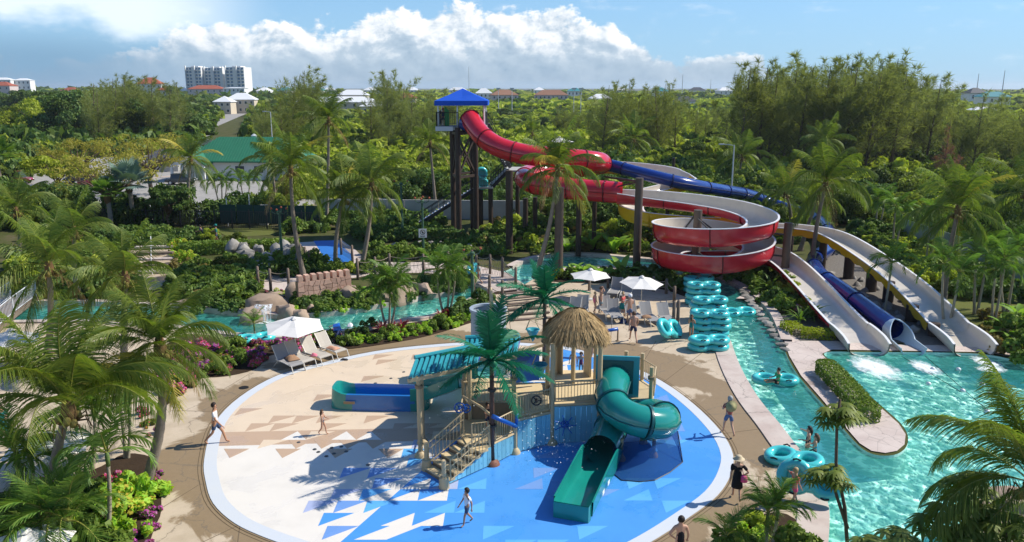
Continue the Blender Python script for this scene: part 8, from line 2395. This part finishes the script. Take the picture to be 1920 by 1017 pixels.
person(pg(1167, 595), 1.66, -30, 'woman in coral top and teal skirt talking under the right parasol', 'light', 'coral', 'teal', 'blond', False, True, .1, 'fwd', skirt=True)
person(pg(1180, 606), 1.80, 110, 'man in white cap and blue trunks with his back turned', 'light', None, 'blue', 'grey', walk=.1, hat=('cap', 'white'), arms='fwd')
person(pg(1074, 700), 1.22, -95, 'girl in printed swimsuit on the pad behind the hut, left one of two', 'light', None, None, 'brown', True, True, .05, child=True, swim='print')
person(pg(1089, 706), 1.28, -90, 'girl in plum swimsuit on the pad behind the hut, right one of two', 'light', None, None, 'brown', True, True, .05, child=True, swim='plum')
person(pg(1109, 668), 1.75, -120, 'dark-haired adult in dark clothes behind the thatched hut', 'tan', 'black', 'navy', 'dark', walk=.2)
person(G(868, 520, .26), 1.75, 200, 'shirtless man on the footbridge carrying a tube', 'tan', None, 'navy', 'brown', walk=.3, arms='down')
person(G(897, 535, .26), 1.62, 190, 'person in purple shorts crossing the footbridge', 'light', None, 'plum', 'brown', walk=.4)
person(G(9, 830), 1.7, -60, 'woman in teal top and blue skirt at the left edge', 'tan', 'teal', 'aqua', 'dark', True, True, .2, 'fwd', skirt=True)
person(G(28, 846), 1.3, -120, 'child in blue patterned shirt at the left edge', 'tan', 'blue', 'denim', 'dark', walk=.1, child=True)
person(G(407, 456), 1.75, 190, 'gardener in dark blue work clothes beside the trimmed hedge', 'brown', 'teal', 'denim', 'dark', walk=.1, hat=('cap', 'teal'), arms='fwd')
person(G(384, 455, .0), 1.7, 200, 'second gardener bending in the shade of the hedge', 'brown', 'navy', 'denim', 'dark', walk=.1, arms='fwd', lean=.3)
person(Vector((-.95, 29.2, .86)), 1.2, -60, 'child in dark clothes on the stair landing of the play structure', 'tan', 'black', 'navy', 'dark', child=True, arms='fwd')
person(G(1038, 372, 0) * 0 + Vector((-6.4, 75.6, fl_z)), 1.7, -90, 'attendant in a red cap on the slide tower platform', 'tan', 'navy', 'navy', 'dark', hat=('cap', 'red'))

# ------------------------------------------------------------------ look-alikes that a viewer can still tell apart get their place in the row
ORD = 'leftmost second third fourth fifth sixth seventh eighth ninth tenth eleventh twelfth'.split()
by = {}
bpy.context.view_layer.update()
for o in SC.objects:
    if o.parent is None and 'label' in o and 'group' in o: by.setdefault(o['label'], []).append(o)
for lab, os_ in by.items():
    if 2 <= len(os_) <= 12 and len(lab.split()) <= 12:
        os_.sort(key=lambda o: o.location.x / max(o.location.y, 1))
        for i, o in enumerate(os_):
            o['label'] = lab + (', ' + ORD[i] + ' of them' if i == 0 else ', rightmost of them' if i == len(os_) - 1 else ', ' + ORD[i] + ' from left')
# ------------------------------------------------------------------ the air
hz_ = MB(); hz_.box((0, 4470, 19), (8400, 9200, 42.2)); ho = hz_.build('haze', [])
mh = bpy.data.materials.new('air'); mh.use_nodes = True; T = NT(mh.node_tree); T.n.clear()
pv = T.new('ShaderNodeVolumePrincipled'); pv.inputs['Color'].default_value = (.86, .93, 1, 1); pv.inputs['Density'].default_value = .00011; pv.inputs['Anisotropy'].default_value = .3
oo = T.new('ShaderNodeOutputMaterial'); T.l.new(pv.outputs[0], oo.inputs['Volume']); ho.data.materials.append(mh)
tag(ho, 'thin pale sea air fading the far scrub', kind='stuff')
